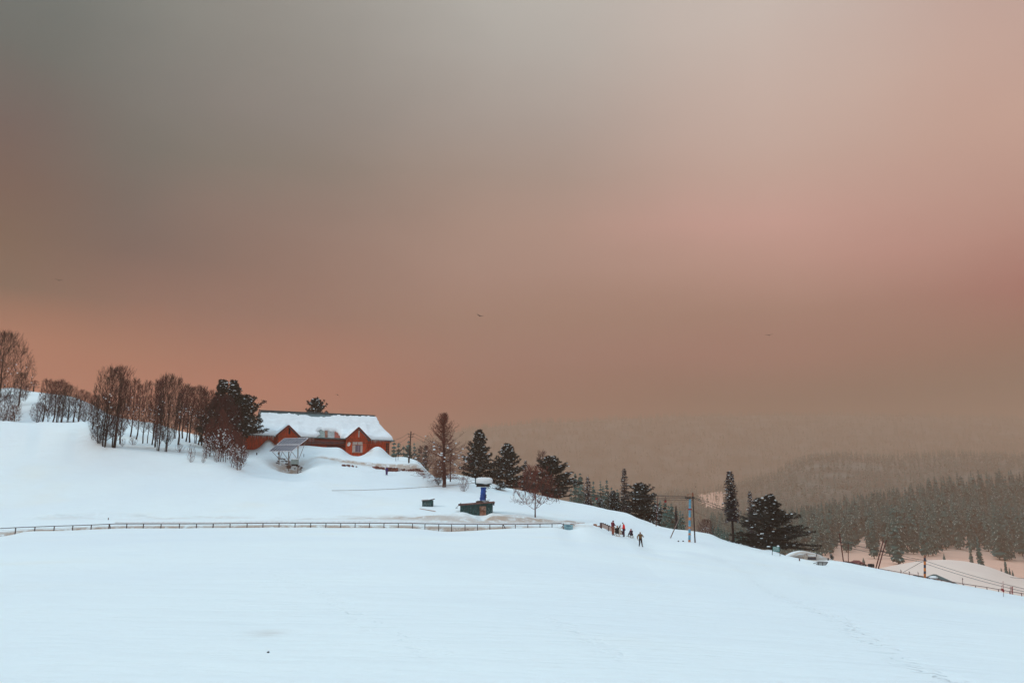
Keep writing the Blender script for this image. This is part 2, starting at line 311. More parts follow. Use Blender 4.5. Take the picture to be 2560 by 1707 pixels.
def snow_ground(name='snow_cover', c1=(.845, .93, .945), c2=(.80, .885, .925), c3=(.85, .88, .83)):
    m = bpy.data.materials.new(name); m.use_nodes = True
    n, l = m.node_tree.nodes, m.node_tree.links
    b = n['Principled BSDF']; b.inputs['Roughness'].default_value = .75; b.inputs['Specular IOR Level'].default_value = .15
    tcn = n.new('ShaderNodeTexCoord')
    def noise(sc_, stretch, det=4, rough=.5):
        mp = n.new('ShaderNodeMapping'); mp.inputs['Scale'].default_value = stretch; l.new(tcn.outputs['Object'], mp.inputs[0])
        t = n.new('ShaderNodeTexNoise'); t.inputs['Scale'].default_value = sc_; t.inputs['Detail'].default_value = det
        t.inputs['Roughness'].default_value = rough
        l.new(mp.outputs[0], t.inputs['Vector']); return t.outputs['Fac']
    def mth(op, a, b_):
        k = n.new('ShaderNodeMath'); k.operation = op
        for i, v in enumerate((a, b_)):
            if isinstance(v, (int, float)): k.inputs[i].default_value = v
            else: l.new(v, k.inputs[i])
        return k.outputs[0]
    def mixc(f, a, c):
        k = n.new('ShaderNodeMixRGB'); l.new(f, k.inputs[0])
        for i, v in ((1, a), (2, c)):
            if isinstance(v, tuple): k.inputs[i].default_value = (*v, 1)
            else: l.new(v, k.inputs[i])
        return k.outputs[0]
    def ramp(f, p0, p1):
        k = n.new('ShaderNodeMapRange'); k.interpolation_type = 'SMOOTHSTEP'; l.new(f, k.inputs[0]); k.inputs[1].default_value = p0; k.inputs[2].default_value = p1
        return k.outputs[0]
    big = noise(.05, (1, 1, 1), 4)
    c = mixc(ramp(big, .35, .7), c1, c2)
    yel = noise(.09, (1, 1.3, 1), 3)
    c = mixc(mth('MULTIPLY', ramp(yel, .56, .8), .55), c, c3)
    # dirt mask: soil left by ploughing and thaw, plus ledge and hollow shade painted beige
    at = n.new('ShaderNodeAttribute'); at.attribute_name = 'dirt_shade'
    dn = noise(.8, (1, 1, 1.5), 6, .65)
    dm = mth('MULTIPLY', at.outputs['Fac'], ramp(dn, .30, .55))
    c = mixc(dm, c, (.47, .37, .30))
    spk = noise(5.0, (1, 1, 1), 3, .6)
    dm2 = mth('MULTIPLY', ramp(spk, .64, .70), ramp(at.outputs['Fac'], .3, .9))
    c = mixc(dm2, c, (.12, .08, .07))
    l.new(c, b.inputs['Base Color'])
    tr = n.new('ShaderNodeAttribute'); tr.attribute_name = 'trail'
    f1 = noise(.55, (.45, 1.7, 1), 5, .55); f2 = noise(2.6, (.5, 1.4, 1), 5, .6); f3 = noise(14, (1, 1, 1), 3, .6); tnn = noise(3.2, (1, 1, 1), 2, .5)
    h = mth('ADD', mth('MULTIPLY', f1, .20), mth('MULTIPLY', f2, .040))
    h = mth('ADD', h, mth('MULTIPLY', f3, .004))
    h = mth('SUBTRACT', h, mth('MULTIPLY', mth('MULTIPLY', tr.outputs['Fac'], ramp(tnn, .5, .6)), .035))
    bp = n.new('ShaderNodeBump'); bp.inputs['Strength'].default_value = .95; bp.inputs['Distance'].default_value = 1.0
    l.new(h, bp.inputs['Height']); l.new(bp.outputs[0], b.inputs['Normal'])
    return m
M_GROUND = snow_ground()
M_HAZEPINK = snow_ground('haze_pink_snow', (.80, .49, .37), (.75, .45, .34), (.80, .53, .42))  # pink haze over the far snow put into its base colour
M_HAZEPALE = snow_ground('haze_pale_snow', (.84, .69, .60), (.80, .65, .57), (.84, .72, .64))  # paler haze tint in the base colour, for the valley mound
M_SLOPE = mat('wooded_slope_undergrowth', (.02, .05, .048), .95, .4, .012, col2=(.12, .15, .14))
M_SLOPE2 = mat('wooded_hill_floor', (.03, .05, .045), .95, .4, .03, col2=(.14, .15, .14))
M_SNOW = mat('snow', (.84, .90, .93), .7, .03, 1.5, bump=.25)
M_RED = mat('red_painted_boards', (.60, .068, .020), .75, .35, 2.2, stretch=(6, 6, .6), bump=.3)
M_REDD = mat('dark_red_metal', (.16, .022, .016), .6, .3, 1.2)
M_TRIM = mat('orange_brown_trim', (.42, .085, .03), .7, .25, 4)
M_ROOFG = mat('green_grey_roof_sheet', (.10, .15, .16), .5, .25, 1.5)
M_CORR = mat('weathered_corrugated_sheet', (.22, .27, .25), .5, .25, 1.3, stretch=(3, 3, .4))
M_RUST = mat('rusty_sheet', (.25, .10, .06), .7, .4, 1.5)
M_DARK = mat('dark_opening', (.012, .008, .01), .8, .2, 3)
M_CREAM = mat('pale_frame', (.62, .50, .44), .6, .12, 3)
M_CURT = mat('striped_curtain', (.20, .15, .19), .8, .5, 1.0, stretch=(7, 7, .1))
M_PANELG = mat('pink_grey_window_band', (.22, .08, .08), .35, .35, .8, stretch=(1, 1, 6), spec=.5)
M_SOLAR = mat('solar_cells', (.055, .045, .075), .22, .25, 1.5, spec=.8)
M_ALU = mat('pale_metal_frame', (.62, .55, .56), .45, .1, 3, metal=.3)
M_GALV = mat('rusty_galvanised_steel', (.22, .17, .15), .6, .35, 5)
M_WOODP = mat('dark_wooden_pole', (.045, .025, .022), .8, .3, 4)
M_REDP = mat('dark_red_pole', (.09, .018, .014), .7, .3, 4)
M_BLACK = mat('black_steel', (.018, .016, .018), .6, .3, 4)
M_RAIL = mat('brown_black_fence_steel', (.035, .018, .016), .6, .4, 3)
M_NETP = mat('pale_comb_slats', (.62, .50, .46), .8, .15, 3)
M_GREENH = mat('flaked_green_paint', (.012, .058, .062), .75, .35, 2.0, stretch=(4, 4, .8), col2=(.025, .11, .115))
M_FLAKE = mat('bare_pale_flakes', (.5, .6, .6), .8, .2, 3)
M_DOORH = mat('rusty_door_paint', (.30, .11, .06), .8, .5, 2.5, col2=(.42, .22, .15))
M_BLUE = mat('blue_tarpaulin', (.006, .085, .42), .55, .3, 1.6, bump=.6)
M_BRICK = mat('red_brown_stone', (.16, .05, .035), .85, .5, 2.5, bump=.4)
M_PURPLE = mat('purple_cloth', (.05, .015, .13), .85, .3, 4)
M_SIGNB = mat('pale_blue_board', (.26, .46, .52), .6, .15, 2.5)
M_TEXTB = mat('dark_blue_lettering', (.03, .12, .19), .6, .1, 2)
M_SIGNG = mat('green_sign', (.03, .17, .16), .55, .15, 2.5)
M_TEXTW = mat('pale_lettering', (.62, .75, .74), .6, .1, 2)
M_PBLUE = mat('worn_light_blue_paint', (.11, .33, .47), .6, .15, 3)
M_PORA = mat('worn_orange_paint', (.50, .20, .10), .65, .3, 3)
M_PORB = mat('orange_paint', (.55, .17, .03), .65, .25, 3)
M_NAVY = mat('navy_paint', (.02, .035, .07), .6, .2, 3)
M_PRED = mat('red_machine_paint', (.25, .02, .02), .5, .3, 4)
M_PLANK = mat('orange_brown_plank', (.36, .17, .10), .8, .3, 3)
M_CABLE = mat('steel_cable', (.03, .025, .022), .6, .2, 3)
M_BARK = mat('dark_bark', (.018, .009, .010), .9, .4, 4)
M_BARKR = mat('reddish_bark', (.075, .025, .022), .9, .4, 4)
M_TWIG = mat('maroon_twigs', (.062, .013, .014), .9, .4, .8)
M_TWIGR = mat('brown_red_twigs', (.13, .030, .022), .9, .35, .8)
M_TWIGD = mat('dark_twigs', (.020, .008, .009), .9, .4, .8)
M_NEED = mat('dark_pine_needles', (.010, .010, .011), .85, .5, .9, col2=(.026, .028, .024))
M_NEEDP = mat('purple_dark_needles', (.020, .016, .030), .85, .4, .9)
M_NEEDF = mat('fir_needles', (.008, .085, .085), .9, .4, .15, col2=(.022, .150, .148))
M_SNOWF = mat('frosted_needles', (.40, .46, .42), .9, .3, .2)
M_SKIN = mat('skin', (.33, .17, .11), .6, .1, 5)
M_LAMP = None
def cloth(name, c): return mat(name, c, .85, .2, 6)

# ------------------------------------------------------------------ mesh helpers
def new_mesh(name, v, f, mats, fm=None, smooth=False):
    me = bpy.data.meshes.new(name)
    me.from_pydata([tuple(map(float, p)) for p in v] if not isinstance(v, np.ndarray) else v.tolist(), [], f)
    for m_ in (mats if isinstance(mats, (list, tuple)) else [mats]): me.materials.append(m_)
    if fm is not None: me.polygons.foreach_set('material_index', np.array(fm, dtype=np.int32))
    if smooth: me.polygons.foreach_set('use_smooth', np.ones(len(me.polygons), dtype=bool))
    me.update(); return me
def tag(o, label=None, cat=None, group=None, kind=None):
    if label: o['label'] = label
    if cat: o['category'] = cat
    if group: o['group'] = group
    if kind: o['kind'] = kind
    return o
def link(name, me, parent=None, loc=None):
    o = bpy.data.objects.new(name, me); sc.collection.objects.link(o)
    if parent is not None: o.parent = parent
    if loc is not None: o.location = loc
    return o
def thing(name, label, cat, loc=(0, 0, 0), rz=0.0, group=None):
    o = bpy.data.objects.new(name, None); sc.collection.objects.link(o); o.empty_display_size = .3
    o.location = loc; o.rotation_euler = (0, 0, rz)
    return tag(o, label, cat, group)
V3 = Vector
class MB:
    def __init__(s): s.v = []; s.f = []; s.m = []
    def add(s, v, f, m=0):
        o = len(s.v); s.v += [tuple(p) for p in v]; s.f += [tuple(i + o for i in q) for q in f]; s.m += [m] * len(f); return s
    def box(s, c, sz, rz=0.0, m=0, tilt=None):
        R = Matrix.Rotation(rz, 3, 'Z')
        if tilt is not None: R = R @ tilt
        v = [V3(c) + R @ V3((x * sz[0] / 2, y * sz[1] / 2, z * sz[2] / 2)) for z in (-1, 1) for y in (-1, 1) for x in (-1, 1)]
        return s.add(v, [(0, 2, 3, 1), (4, 5, 7, 6), (0, 1, 5, 4), (2, 6, 7, 3), (0, 4, 6, 2), (1, 3, 7, 5)], m)
    def beam(s, a, b, w, h=None, m=0, up=(0, 0, 1)):
        a, b = V3(a), V3(b); d = (b - a); L = d.length; d.normalize(); h = h or w
        x = d.cross(V3(up));
        if x.length < 1e-4: x = V3((1, 0, 0))
        x.normalize(); z = x.cross(d)
        v = [p + x * (i * w / 2) + z * (j * h / 2) for p in (a, b) for i, j in ((-1, -1), (1, -1), (1, 1), (-1, 1))]
        return s.add(v, [(3, 2, 1, 0), (4, 5, 6, 7), (0, 1, 5, 4), (1, 2, 6, 5), (2, 3, 7, 6), (3, 0, 4, 7)], m)
    def tube(s, pts, r, n=6, m=0, cap=True):
        pts = [V3(p) for p in pts]; k = len(pts); rr = r if isinstance(r, (list, tuple)) else [r] * k
        v = []; px_ = None
        for i, p in enumerate(pts):
            d = (pts[min(i + 1, k - 1)] - pts[max(i - 1, 0)]).normalized()
            x = d.cross(V3((0, 0, 1)) if abs(d.z) < .9 else V3((0, 1, 0))).normalized()
            if px_ is not None and x.dot(px_) < 0: x = -x
            px_ = x; y = d.cross(x)
            v += [p + (x * math.cos(2 * math.pi * j / n) + y * math.sin(2 * math.pi * j / n)) * rr[i] for j in range(n)]
        f = [(i * n + j, i * n + (j + 1) % n, (i + 1) * n + (j + 1) % n, (i + 1) * n + j) for i in range(k - 1) for j in range(n)]
        if cap: f += [tuple(range(n))[::-1], tuple((k - 1) * n + j for j in range(n))]
        return s.add(v, f, m)
    def blob(s, c, r, n=8, k=5, m=0, seed=None, jit=0.0):
        c = V3(c); r = r if isinstance(r, (tuple, list)) else (r, r, r); rnd = random.Random(seed)
        v = [c + V3((0, 0, r[2]))]
        for i in range(1, k):
            th = math.pi * i / k
            for j in range(n):
                q = 1 + jit * (rnd.random() - .5)
                v.append(c + V3((r[0] * math.sin(th) * math.cos(2 * math.pi * j / n) * q, r[1] * math.sin(th) * math.sin(2 * math.pi * j / n) * q, r[2] * math.cos(th) * q)))
        v.append(c - V3((0, 0, r[2])))
        f = [(0, 1 + j, 1 + (j + 1) % n) for j in range(n)]
        for i in range(k - 2):
            f += [(1 + i * n + j, 1 + (i + 1) * n + j, 1 + (i + 1) * n + (j + 1) % n, 1 + i * n + (j + 1) % n) for j in range(n)]
        e = len(v) - 1; b0 = 1 + (k - 2) * n
        f += [(e, b0 + (j + 1) % n, b0 + j) for j in range(n)]
        return s.add(v, f, m)
    def build(s, name, mats, parent=None, origin=None, smooth=False, bevel=0.0):
        """vertices are in world space when origin is given (the root's location)"""
        v = s.v
        if origin is not None:
            o0 = V3(origin); v = [(p[0] - o0.x, p[1] - o0.y, p[2] - o0.z) for p in v]
        me = new_mesh(name, v, s.f, mats, s.m, smooth)
        o = link(name, me, parent)
        if origin is not None and parent is None: o.location = origin
        if bevel:
            b = o.modifiers.new('bevel', 'BEVEL'); b.width = bevel; b.segments = 2; b.limit_method = 'ANGLE'
        return o
def catenary(a, b, sag, n=14):
    a, b = V3(a), V3(b); return [a.lerp(b, i / n) - V3((0, 0, sag * 4 * (i / n) * (1 - i / n))) for i in range(n + 1)]

# ------------------------------------------------------------------ ground sheets
def sheet(name, acols, ys, label_kind='structure', gm=None):
    X = acols[None, :] * (ys[:, None] + D0); Y = np.repeat(ys[:, None], len(acols), 1)
    Z = terr(X.ravel(), Y.ravel()).reshape(X.shape)
    nr, nc = X.shape
    v = np.stack([X, Y, Z], -1).reshape(-1, 3)
    idx = np.arange(nr * nc).reshape(nr, nc)
    q = np.stack([idx[:-1, :-1], idx[:-1, 1:], idx[1:, 1:], idx[1:, :-1]], -1).reshape(-1, 4)
    me = bpy.data.meshes.new(name)
    me.vertices.add(len(v)); me.vertices.foreach_set('co', v.ravel())
    me.loops.add(q.size); me.loops.foreach_set('vertex_index', q.ravel().astype(np.int32))
    me.polygons.add(len(q)); me.polygons.foreach_set('loop_start', np.arange(0, q.size, 4, dtype=np.int32)); me.polygons.foreach_set('loop_total', np.full(len(q), 4, np.int32))
    me.update(calc_edges=True)
    me.polygons.foreach_set('use_smooth', np.ones(len(q), dtype=bool))
    me.materials.append(gm or M_GROUND)
    # attributes
    x, y, z = v.T
    A = x / (y + D0)
    dirt_shade = np.zeros(len(v))
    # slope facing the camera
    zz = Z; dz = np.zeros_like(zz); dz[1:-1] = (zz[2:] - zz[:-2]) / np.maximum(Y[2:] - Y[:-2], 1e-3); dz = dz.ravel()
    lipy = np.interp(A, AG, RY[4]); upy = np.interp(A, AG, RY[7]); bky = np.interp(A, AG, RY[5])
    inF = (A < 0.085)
    dirt_shade += inF * np.exp(-((y - (lipy + bky) / 2 - .2) / .9) ** 2) * np.clip(dz - .10, 0, 1) * 2.2
    band = np.exp(-((y - upy + 1.3) / 1.5) ** 2) * np.clip((A + .52) / .05, 0, 1) * np.clip((.085 - A) / .02, 0, 1)
    heavy = .38 + 1.3 * np.exp(-((A + .02) / .12) ** 2) + .3 * np.exp(-((A + .22) / .05) ** 2)
    dirt_shade += band * heavy * np.clip(.5 + 1.4 * fbm(x * .16, y * .4, 77, 3), 0, 1)
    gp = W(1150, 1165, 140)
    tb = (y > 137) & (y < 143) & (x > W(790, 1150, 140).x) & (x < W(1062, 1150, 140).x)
    dirt_shade += tb * np.clip(dz - .5, 0, 1) * .8  # ledge shade painted in beige on the steep terrace face
    # churned ground by the solar stand, gully; terrace ledge and tree hollow shade painted beige
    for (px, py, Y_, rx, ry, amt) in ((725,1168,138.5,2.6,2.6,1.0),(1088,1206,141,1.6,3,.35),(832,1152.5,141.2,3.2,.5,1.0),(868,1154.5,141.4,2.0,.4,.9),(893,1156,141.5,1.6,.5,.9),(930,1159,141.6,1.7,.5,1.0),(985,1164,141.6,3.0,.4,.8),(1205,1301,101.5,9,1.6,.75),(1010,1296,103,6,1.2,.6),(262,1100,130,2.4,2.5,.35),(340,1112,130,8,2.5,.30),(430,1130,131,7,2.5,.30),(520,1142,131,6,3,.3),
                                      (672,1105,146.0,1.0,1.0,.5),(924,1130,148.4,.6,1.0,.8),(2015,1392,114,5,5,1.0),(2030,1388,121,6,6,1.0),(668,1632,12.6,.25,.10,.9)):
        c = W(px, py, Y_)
        dirt_shade += amt * np.exp(-((x - c.x) / rx) ** 2 - ((y - c.y) / ry) ** 2)
    a1 = me.attributes.new('dirt_shade', 'FLOAT', 'POINT'); a1.data.foreach_set('value', np.clip(dirt_shade, 0, 1).astype(np.float32))
    tr = np.zeros(len(v))
    for pl, wd, am in (([(1795,1385),(1860,1425),(1930,1480),(2010,1515),(2090,1545),(2190,1610),(2290,1665),(2420,1720)], .5, 1.0), ([(1900,1405),(1990,1440),(2060,1460)], .7, .8), ([(2020,1440),(2040,1470)], .9, 1.0),
                       ([(1330,1530),(1390,1550),(1480,1600),(1560,1650)], .35, .5), ([(660,1420),(840,1500),(940,1570),(1100,1640)], .5, .5), ([(0,1410),(300,1428),(640,1432),(900,1410)], .35, .6), ([(1000,1345),(1100,1352),(1420,1356)], .8, .5)):
        P = [hit(px, py, 7, 95) for px, py in pl]
        for p0, p1 in zip(P[:-1], P[1:]):
            dx, dy = p1.x - p0.x, p1.y - p0.y; L2 = dx * dx + dy * dy
            t = np.clip(((x - p0.x) * dx + (y - p0.y) * dy) / L2, 0, 1)
            dd = np.hypot(x - p0.x - t * dx, y - p0.y - t * dy)
            w_ = wd * (0.35 + y / 90)
            tr = np.maximum(tr, am * np.exp(-(dd / w_) ** 2))
    a2 = me.attributes.new('trail', 'FLOAT', 'POINT'); a2.data.foreach_set('value', tr.astype(np.float32))
    o = link(name, me); return tag(o, kind=label_kind)
ac = np.concatenate([np.linspace(-1.14, -.64, 40, endpoint=False), np.linspace(-.64, .64, 1100), np.linspace(.64, 1.14, 41)[1:]])
ysA = np.concatenate([np.arange(-11.5, 6, 1.5), np.arange(6, 80, .5), np.arange(80, 112, .2), np.arange(112, 156, .33), np.arange(156, 200.5, 1.5)])
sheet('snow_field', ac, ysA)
ac2 = np.linspace(-1.1, 1.1, 500)
ysM = np.concatenate([[ysA[-1]], np.arange(203, 330, 3)])
sheet('valley_mound', ac2, ysM, gm=M_HAZEPALE)
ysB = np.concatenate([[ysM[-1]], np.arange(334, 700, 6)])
sheet('valley_snow', ac2, ysB, gm=M_HAZEPINK)
ysC = np.concatenate([[ysB[-1]], np.arange(706, 1160, 9)])
sheet('forested_hill', ac2, ysC, gm=M_SLOPE2)
ysD = np.concatenate([[ysC[-1]], np.arange(1180, 2900, 28)])
sheet('hazy_hill', ac2[::2], ysD, gm=M_SLOPE)
ysE = np.concatenate([[ysD[-1]], np.arange(2940, 4920, 50)])
sheet('far_mountain', ac2[::2], ysE, gm=M_SLOPE)
# backdrop base so that the sheets are closed off far to the sides and behind
# ------------------------------------------------------------------ trees
def seg_mesh(segs, n=3):
    """segments (p0, p1, r0, r1) -> n-sided open tubes, vectorised"""
    if not segs: return np.zeros((0, 3)), []
    P0 = np.array([s[0] for s in segs], float); P1 = np.array([s[1] for s in segs], float)
    R0 = np.array([s[2] for s in segs])[:, None]; R1 = np.array([s[3] for s in segs])[:, None]
    d = P1 - P0; d /= np.maximum(np.linalg.norm(d, axis=1, keepdims=True), 1e-6)
    ref = np.where(np.abs(d[:, 2:3]) > .8, np.array([[1., 0, 0]]), np.array([[0, 0, 1.]]))
    x = np.cross(d, ref); x /= np.linalg.norm(x, axis=1, keepdims=True); y = np.cross(d, x)
    vs = []
    for P, R in ((P0, R0), (P1, R1)):
        for j in range(n):
            a = 2 * math.pi * j / n
            vs.append(P + (x * math.cos(a) + y * math.sin(a)) * R)
    v = np.stack(vs, 1).reshape(-1, 3)
    b = np.arange(len(segs)) * 2 * n
    f = []
    for j in range(n):
        k = (j + 1) % n
        f.append(np.stack([b + j, b + k, b + n + k, b + n + j], 1))
    return v, np.concatenate(f).tolist()

def gen_bare(seed, h=10.0, spread=.35, stems=3, up=.75, levels=5, kids=(9, 5, 4, 3, 3), broad=False, twig=.012, snow=0.0, lean=0.0, low=.12):
    """unit: metres, base at origin. returns trunk segs, twig segs, snow points"""
    rnd = random.Random(seed); trunk, twigs, snowp = [], [], []
    def grow(p, d, L, r, lv):
        n = 5 if lv == 0 else (4 if lv == 1 else (3 if lv == 2 else 2)); pts = [p]; q = V3(p); dd = V3(d).normalized()
        for i in range(n):
            wob = .07 if lv == 0 else .16
            dd = (dd + V3((rnd.gauss(0, wob), rnd.gauss(0, wob), rnd.gauss(0, wob * .6) + (.03 if lv else 0) + (up * .10 if lv > 0 else 0)))).normalized()
            q = q + dd * (L / n); pts.append(V3(q))
        rt = max(r * (.22 if lv == 0 else .35), twig * .7)
        for i in range(n):
            ra = r + (rt - r) * i / n; rb = r + (rt - r) * (i + 1) / n
            (trunk if lv == 0 else twigs).append((pts[i], pts[i + 1], ra, rb))
            if lv >= 2 and snow and rnd.random() < snow and pts[i].z < h * .6: snowp.append((pts[i].lerp(pts[i + 1], .5), rnd.uniform(.04, .10)))
        if lv + 1 >= levels: return
        K = kids[lv]
        if lv == 0: K = int(K * max(.6, L / h * 1.0) * 1.6)
        for k in range(K):
            t = (low + (1 - low) * (k + rnd.random()) / K) if lv == 0 else (.18 + .8 * (k + rnd.random()) / K)
            t = min(t, .99); fi = t * n; i = int(fi); base = pts[i].lerp(pts[i + 1], fi - i)
            dl = (pts[i + 1] - pts[i]).normalized()
            ang = rnd.uniform(.45, .95) if broad else rnd.uniform(.30, .62)
            az = rnd.uniform(0, 2 * math.pi)
            perp = dl.cross(V3((math.cos(az), math.sin(az), .3))).normalized()
            nd = dl * math.cos(ang) + perp * math.sin(ang)
            if lv == 0:
                Lc = L * (.50 if broad else .38) * (1 - .72 * t ** 1.5) * rnd.uniform(.7, 1.15)
                if t < .3: Lc *= .75
            else: Lc = L * rnd.uniform(.38, .62) * (1.05 - .4 * t)
            grow(base, nd, max(Lc, .25), max(r * (.42 - .2 * t if lv == 0 else .55), twig), lv + 1)
    for s in range(stems):
        az = 2 * math.pi * s / stems + rnd.random(); sp = spread * rnd.uniform(.5, 1.1) * (0 if stems == 1 else 1)
        d = V3((math.cos(az) * sp + lean, math.sin(az) * sp * .8, 1))
        hh = h * rnd.uniform(.82, 1.0) if s else h
        grow(V3((math.cos(az) * .18 * (stems > 1), math.sin(az) * .18 * (stems > 1), -.35)), d, hh * .98, h * .016 * rnd.uniform(.8, 1.15) / (1 + .12 * stems), 0)
    return trunk, twigs, snowp
PROTO = {}
def snow_specks(pts, n=5):
    mb = MB()
    for i, (p, r) in enumerate(pts): mb.blob(p, (r * 1.4, r * 1.4, r * .8), n=n, k=3, seed=i, jit=.3)
    return mb
def merge_snow(v, f, mb):
    """crown mesh data with the snow lying on it as a second material"""
    v = [tuple(p) for p in v]; o = len(v)
    return v + list(mb.v), [tuple(q) for q in f] + [tuple(i + o for i in q) for q in mb.f], [0] * len(f) + [1] * len(mb.f)
ENV = {'fan': lambda t: (.38 + .62 * min(1, t / .58)) if t < .58 else max(.04, 1 - ((t - .58) / .43) ** 2) ** .5,
       'dome': lambda t: max(0.02, 1 - ((t - .55) / (.46 if t > .55 else .62)) ** 2) ** .5,
       'narrow': lambda t: .35 + .65 * math.sin(math.pi * min(1, t)) ** .8,
       'bush': lambda t: (.45 + .55 * min(1, t / .5)) * max(.05, 1 - max(0, (t - .6) / .42) ** 2) ** .5,
       'umbrella': lambda t: max(0.05, 1 - ((t - .30) / (.75 if t > .30 else .32)) ** 2) ** .6}
def gen_env(seed, h, wid, stems=2, nt=900, env='fan', low=.15, splay=.10, tw=.013, snow=.02, tr=.016, fine=2.0, **kw_):
    """stems first, then limbs and twigs grown towards points filling the crown's envelope"""
    rnd = random.Random(seed); E = ENV[env]; trunk, twigs, sp = [], [], []
    P = []; R = []
    for s in range(stems):
        az = 2 * math.pi * s / stems + rnd.random(); off = V3((math.cos(az), math.sin(az), 0)) * (.16 * h * .1 * (stems > 1))
        tip = V3((math.cos(az) * splay * wid * (stems > 1) * rnd.uniform(.6, 1.3), math.sin(az) * splay * wid * (stems > 1), h * (rnd.uniform(.78, .93) if s else .93)))
        n = 14; q = off + V3((0, 0, -.4)); r0 = h * tr * rnd.uniform(.7, 1.15) / (1 + .10 * stems); b0 = q.copy(); wx, wy = rnd.gauss(0, .05), rnd.gauss(0, .05)
        for i in range(1, n + 1):
            t = i / n; nq = b0.lerp(tip, t) + V3((math.sin(t * 5 + s) * wx * h * .3 + rnd.gauss(0, .012) * h * .3, math.sin(t * 4 + 2 * s) * wy * h * .3, 0))
            ra = r0 * (1 - .9 * (i - 1) / n) + tw * .5; rb = r0 * (1 - .9 * i / n) + tw * .5
            trunk.append((q, nq, ra, rb))
            if t > low * .8: P.append(tuple(nq)); R.append(rb)
            q = nq
    NP = np.zeros((len(P) + nt * 14, 3)); NR = np.zeros(len(NP)); m = len(P); NP[:m] = P; NR[:m] = R
    for k in range(nt):
        while True:
            t = low + (1 - low) * rnd.random() ** .85
            az = rnd.uniform(0, 6.283); rr = E(min(1, t * (1 + .07 * math.sin(3 * az + seed) + .06 * math.sin(7 * az)))) * wid * math.sqrt(rnd.random()) * (1 + .16 * math.sin(2 * az + seed * 1.7 + 3 * t))
            if True: break
        T = np.array((rr * math.cos(az), rr * math.sin(az), t * h))
        d = T - NP[:m]; dist = np.linalg.norm(d, axis=1); hz = np.hypot(d[:, 0], d[:, 1])
        cost = dist + 3.0 * np.maximum(0, 1.15 * hz - d[:, 2]); j = int(np.argmin(cost)); L = dist[j]
        if L < .12: continue
        n = max(2, min(6, int(L / .4))); a = V3(NP[j]); b = V3(T); sag = V3((0, 0, -L * .13)); q = a; r0 = min(NR[j] * .75, .010 + .016 * L) 
        for i in range(1, n + 1):
            u = i / n; nq = a.lerp(b, u) + sag * (4 * u * (1 - u)) + V3((rnd.gauss(0, .03), rnd.gauss(0, .03), rnd.gauss(0, .03))) * (L * .6)
            ra = max(r0 * (1 - .6 * (u - 1 / n)), tw * .8); rb = max(r0 * (1 - .6 * u), tw * .75)
            twigs.append((q, nq, ra, rb)); NP[m] = nq; NR[m] = rb; m += 1
            nf = int(fine + rnd.random())
            for _ in range(nf):
                out = V3((nq.x, nq.y, 0)); out = out.normalized() * .45 if out.length > .01 else V3((0, 0, 0))
                dd = (out + V3((rnd.gauss(0, .45), rnd.gauss(0, .45), rnd.uniform(.5, 1.6)))).normalized(); l = rnd.uniform(.18, .55) * (h / 10) ** .5
                mid_ = nq + dd * l * .5; e = mid_ + (dd + V3((rnd.gauss(0, .2), rnd.gauss(0, .2), .25))).normalized() * l * .5
                twigs.append((nq, mid_, tw * .7, tw * .6)); twigs.append((mid_, e, tw * .6, tw * .4))
            if rnd.random() < snow and nq.z < h * .65: sp.append((nq, rnd.uniform(.05, .12)))
            q = nq
    return trunk, twigs, sp
def env_proto(key, bark, twigm, **kw):
    t, w, s = gen_env(**kw)
    v, f = seg_mesh(t, 6); mt = new_mesh('trunk', v, f, bark, smooth=True)
    v, f = seg_mesh(w, 3); v, f, m = merge_snow(v, f, snow_specks(s)); mc = new_mesh('crown', v, f, [twigm, M_SNOW], m)
    a = np.array([tuple(x[1]) for x in w])
    PROTO[key] = ([('trunk', mt), ('crown', mc)], float(np.percentile(a[:, 2], 99.7)), float(np.percentile(np.abs(a[:, 0]), 98.5)))
env_proto('tallA', M_BARK, M_TWIGD, seed=3, h=11, wid=3.0, stems=3, nt=1500, env='fan', low=.12, tw=.013, tr=.013, snow=.008)
env_proto('tallB', M_BARK, M_TWIG, seed=8, h=11, wid=2.2, stems=4, nt=850, env='fan', low=.14, tw=.013, tr=.011, snow=.01)
env_proto('narrow', M_BARK, M_TWIG, seed=21, h=10, wid=1.35, stems=1, nt=560, env='narrow', low=.22, tw=.013, snow=.02)
env_proto('slim', M_BARK, M_TWIG, seed=27, h=9, wid=1.0, stems=1, nt=260, env='narrow', low=.35, tw=.013, snow=.04)
env_proto('clump', M_BARK, M_TWIG, seed=33, h=7, wid=2.6, stems=5, nt=1100, env='bush', low=.06, splay=.45, tw=.013, tr=.013)
env_proto('thicket', M_BARKR, M_TWIGR, seed=38, h=6, wid=1.0, stems=2, nt=230, env='narrow', low=.12, tw=.016, tr=.012, snow=.13, fine=2.6)
env_proto('broad', M_BARK, M_TWIGD, seed=41, h=14, wid=5.2, stems=2, nt=2400, env='dome', low=.2, tw=.014, tr=.02)
env_proto('red_broad', M_BARKR, M_TWIGR, seed=47, h=8, wid=3.3, stems=1, nt=520, env='umbrella', low=.24, tw=.022, tr=.014, snow=0, fine=1.6)
env_proto('shrub', M_BARKR, M_TWIGR, seed=52, h=2.5, wid=1.1, stems=4, nt=110, env='bush', low=.1, splay=.5, tw=.016, tr=.012, snow=.03, fine=1.0)

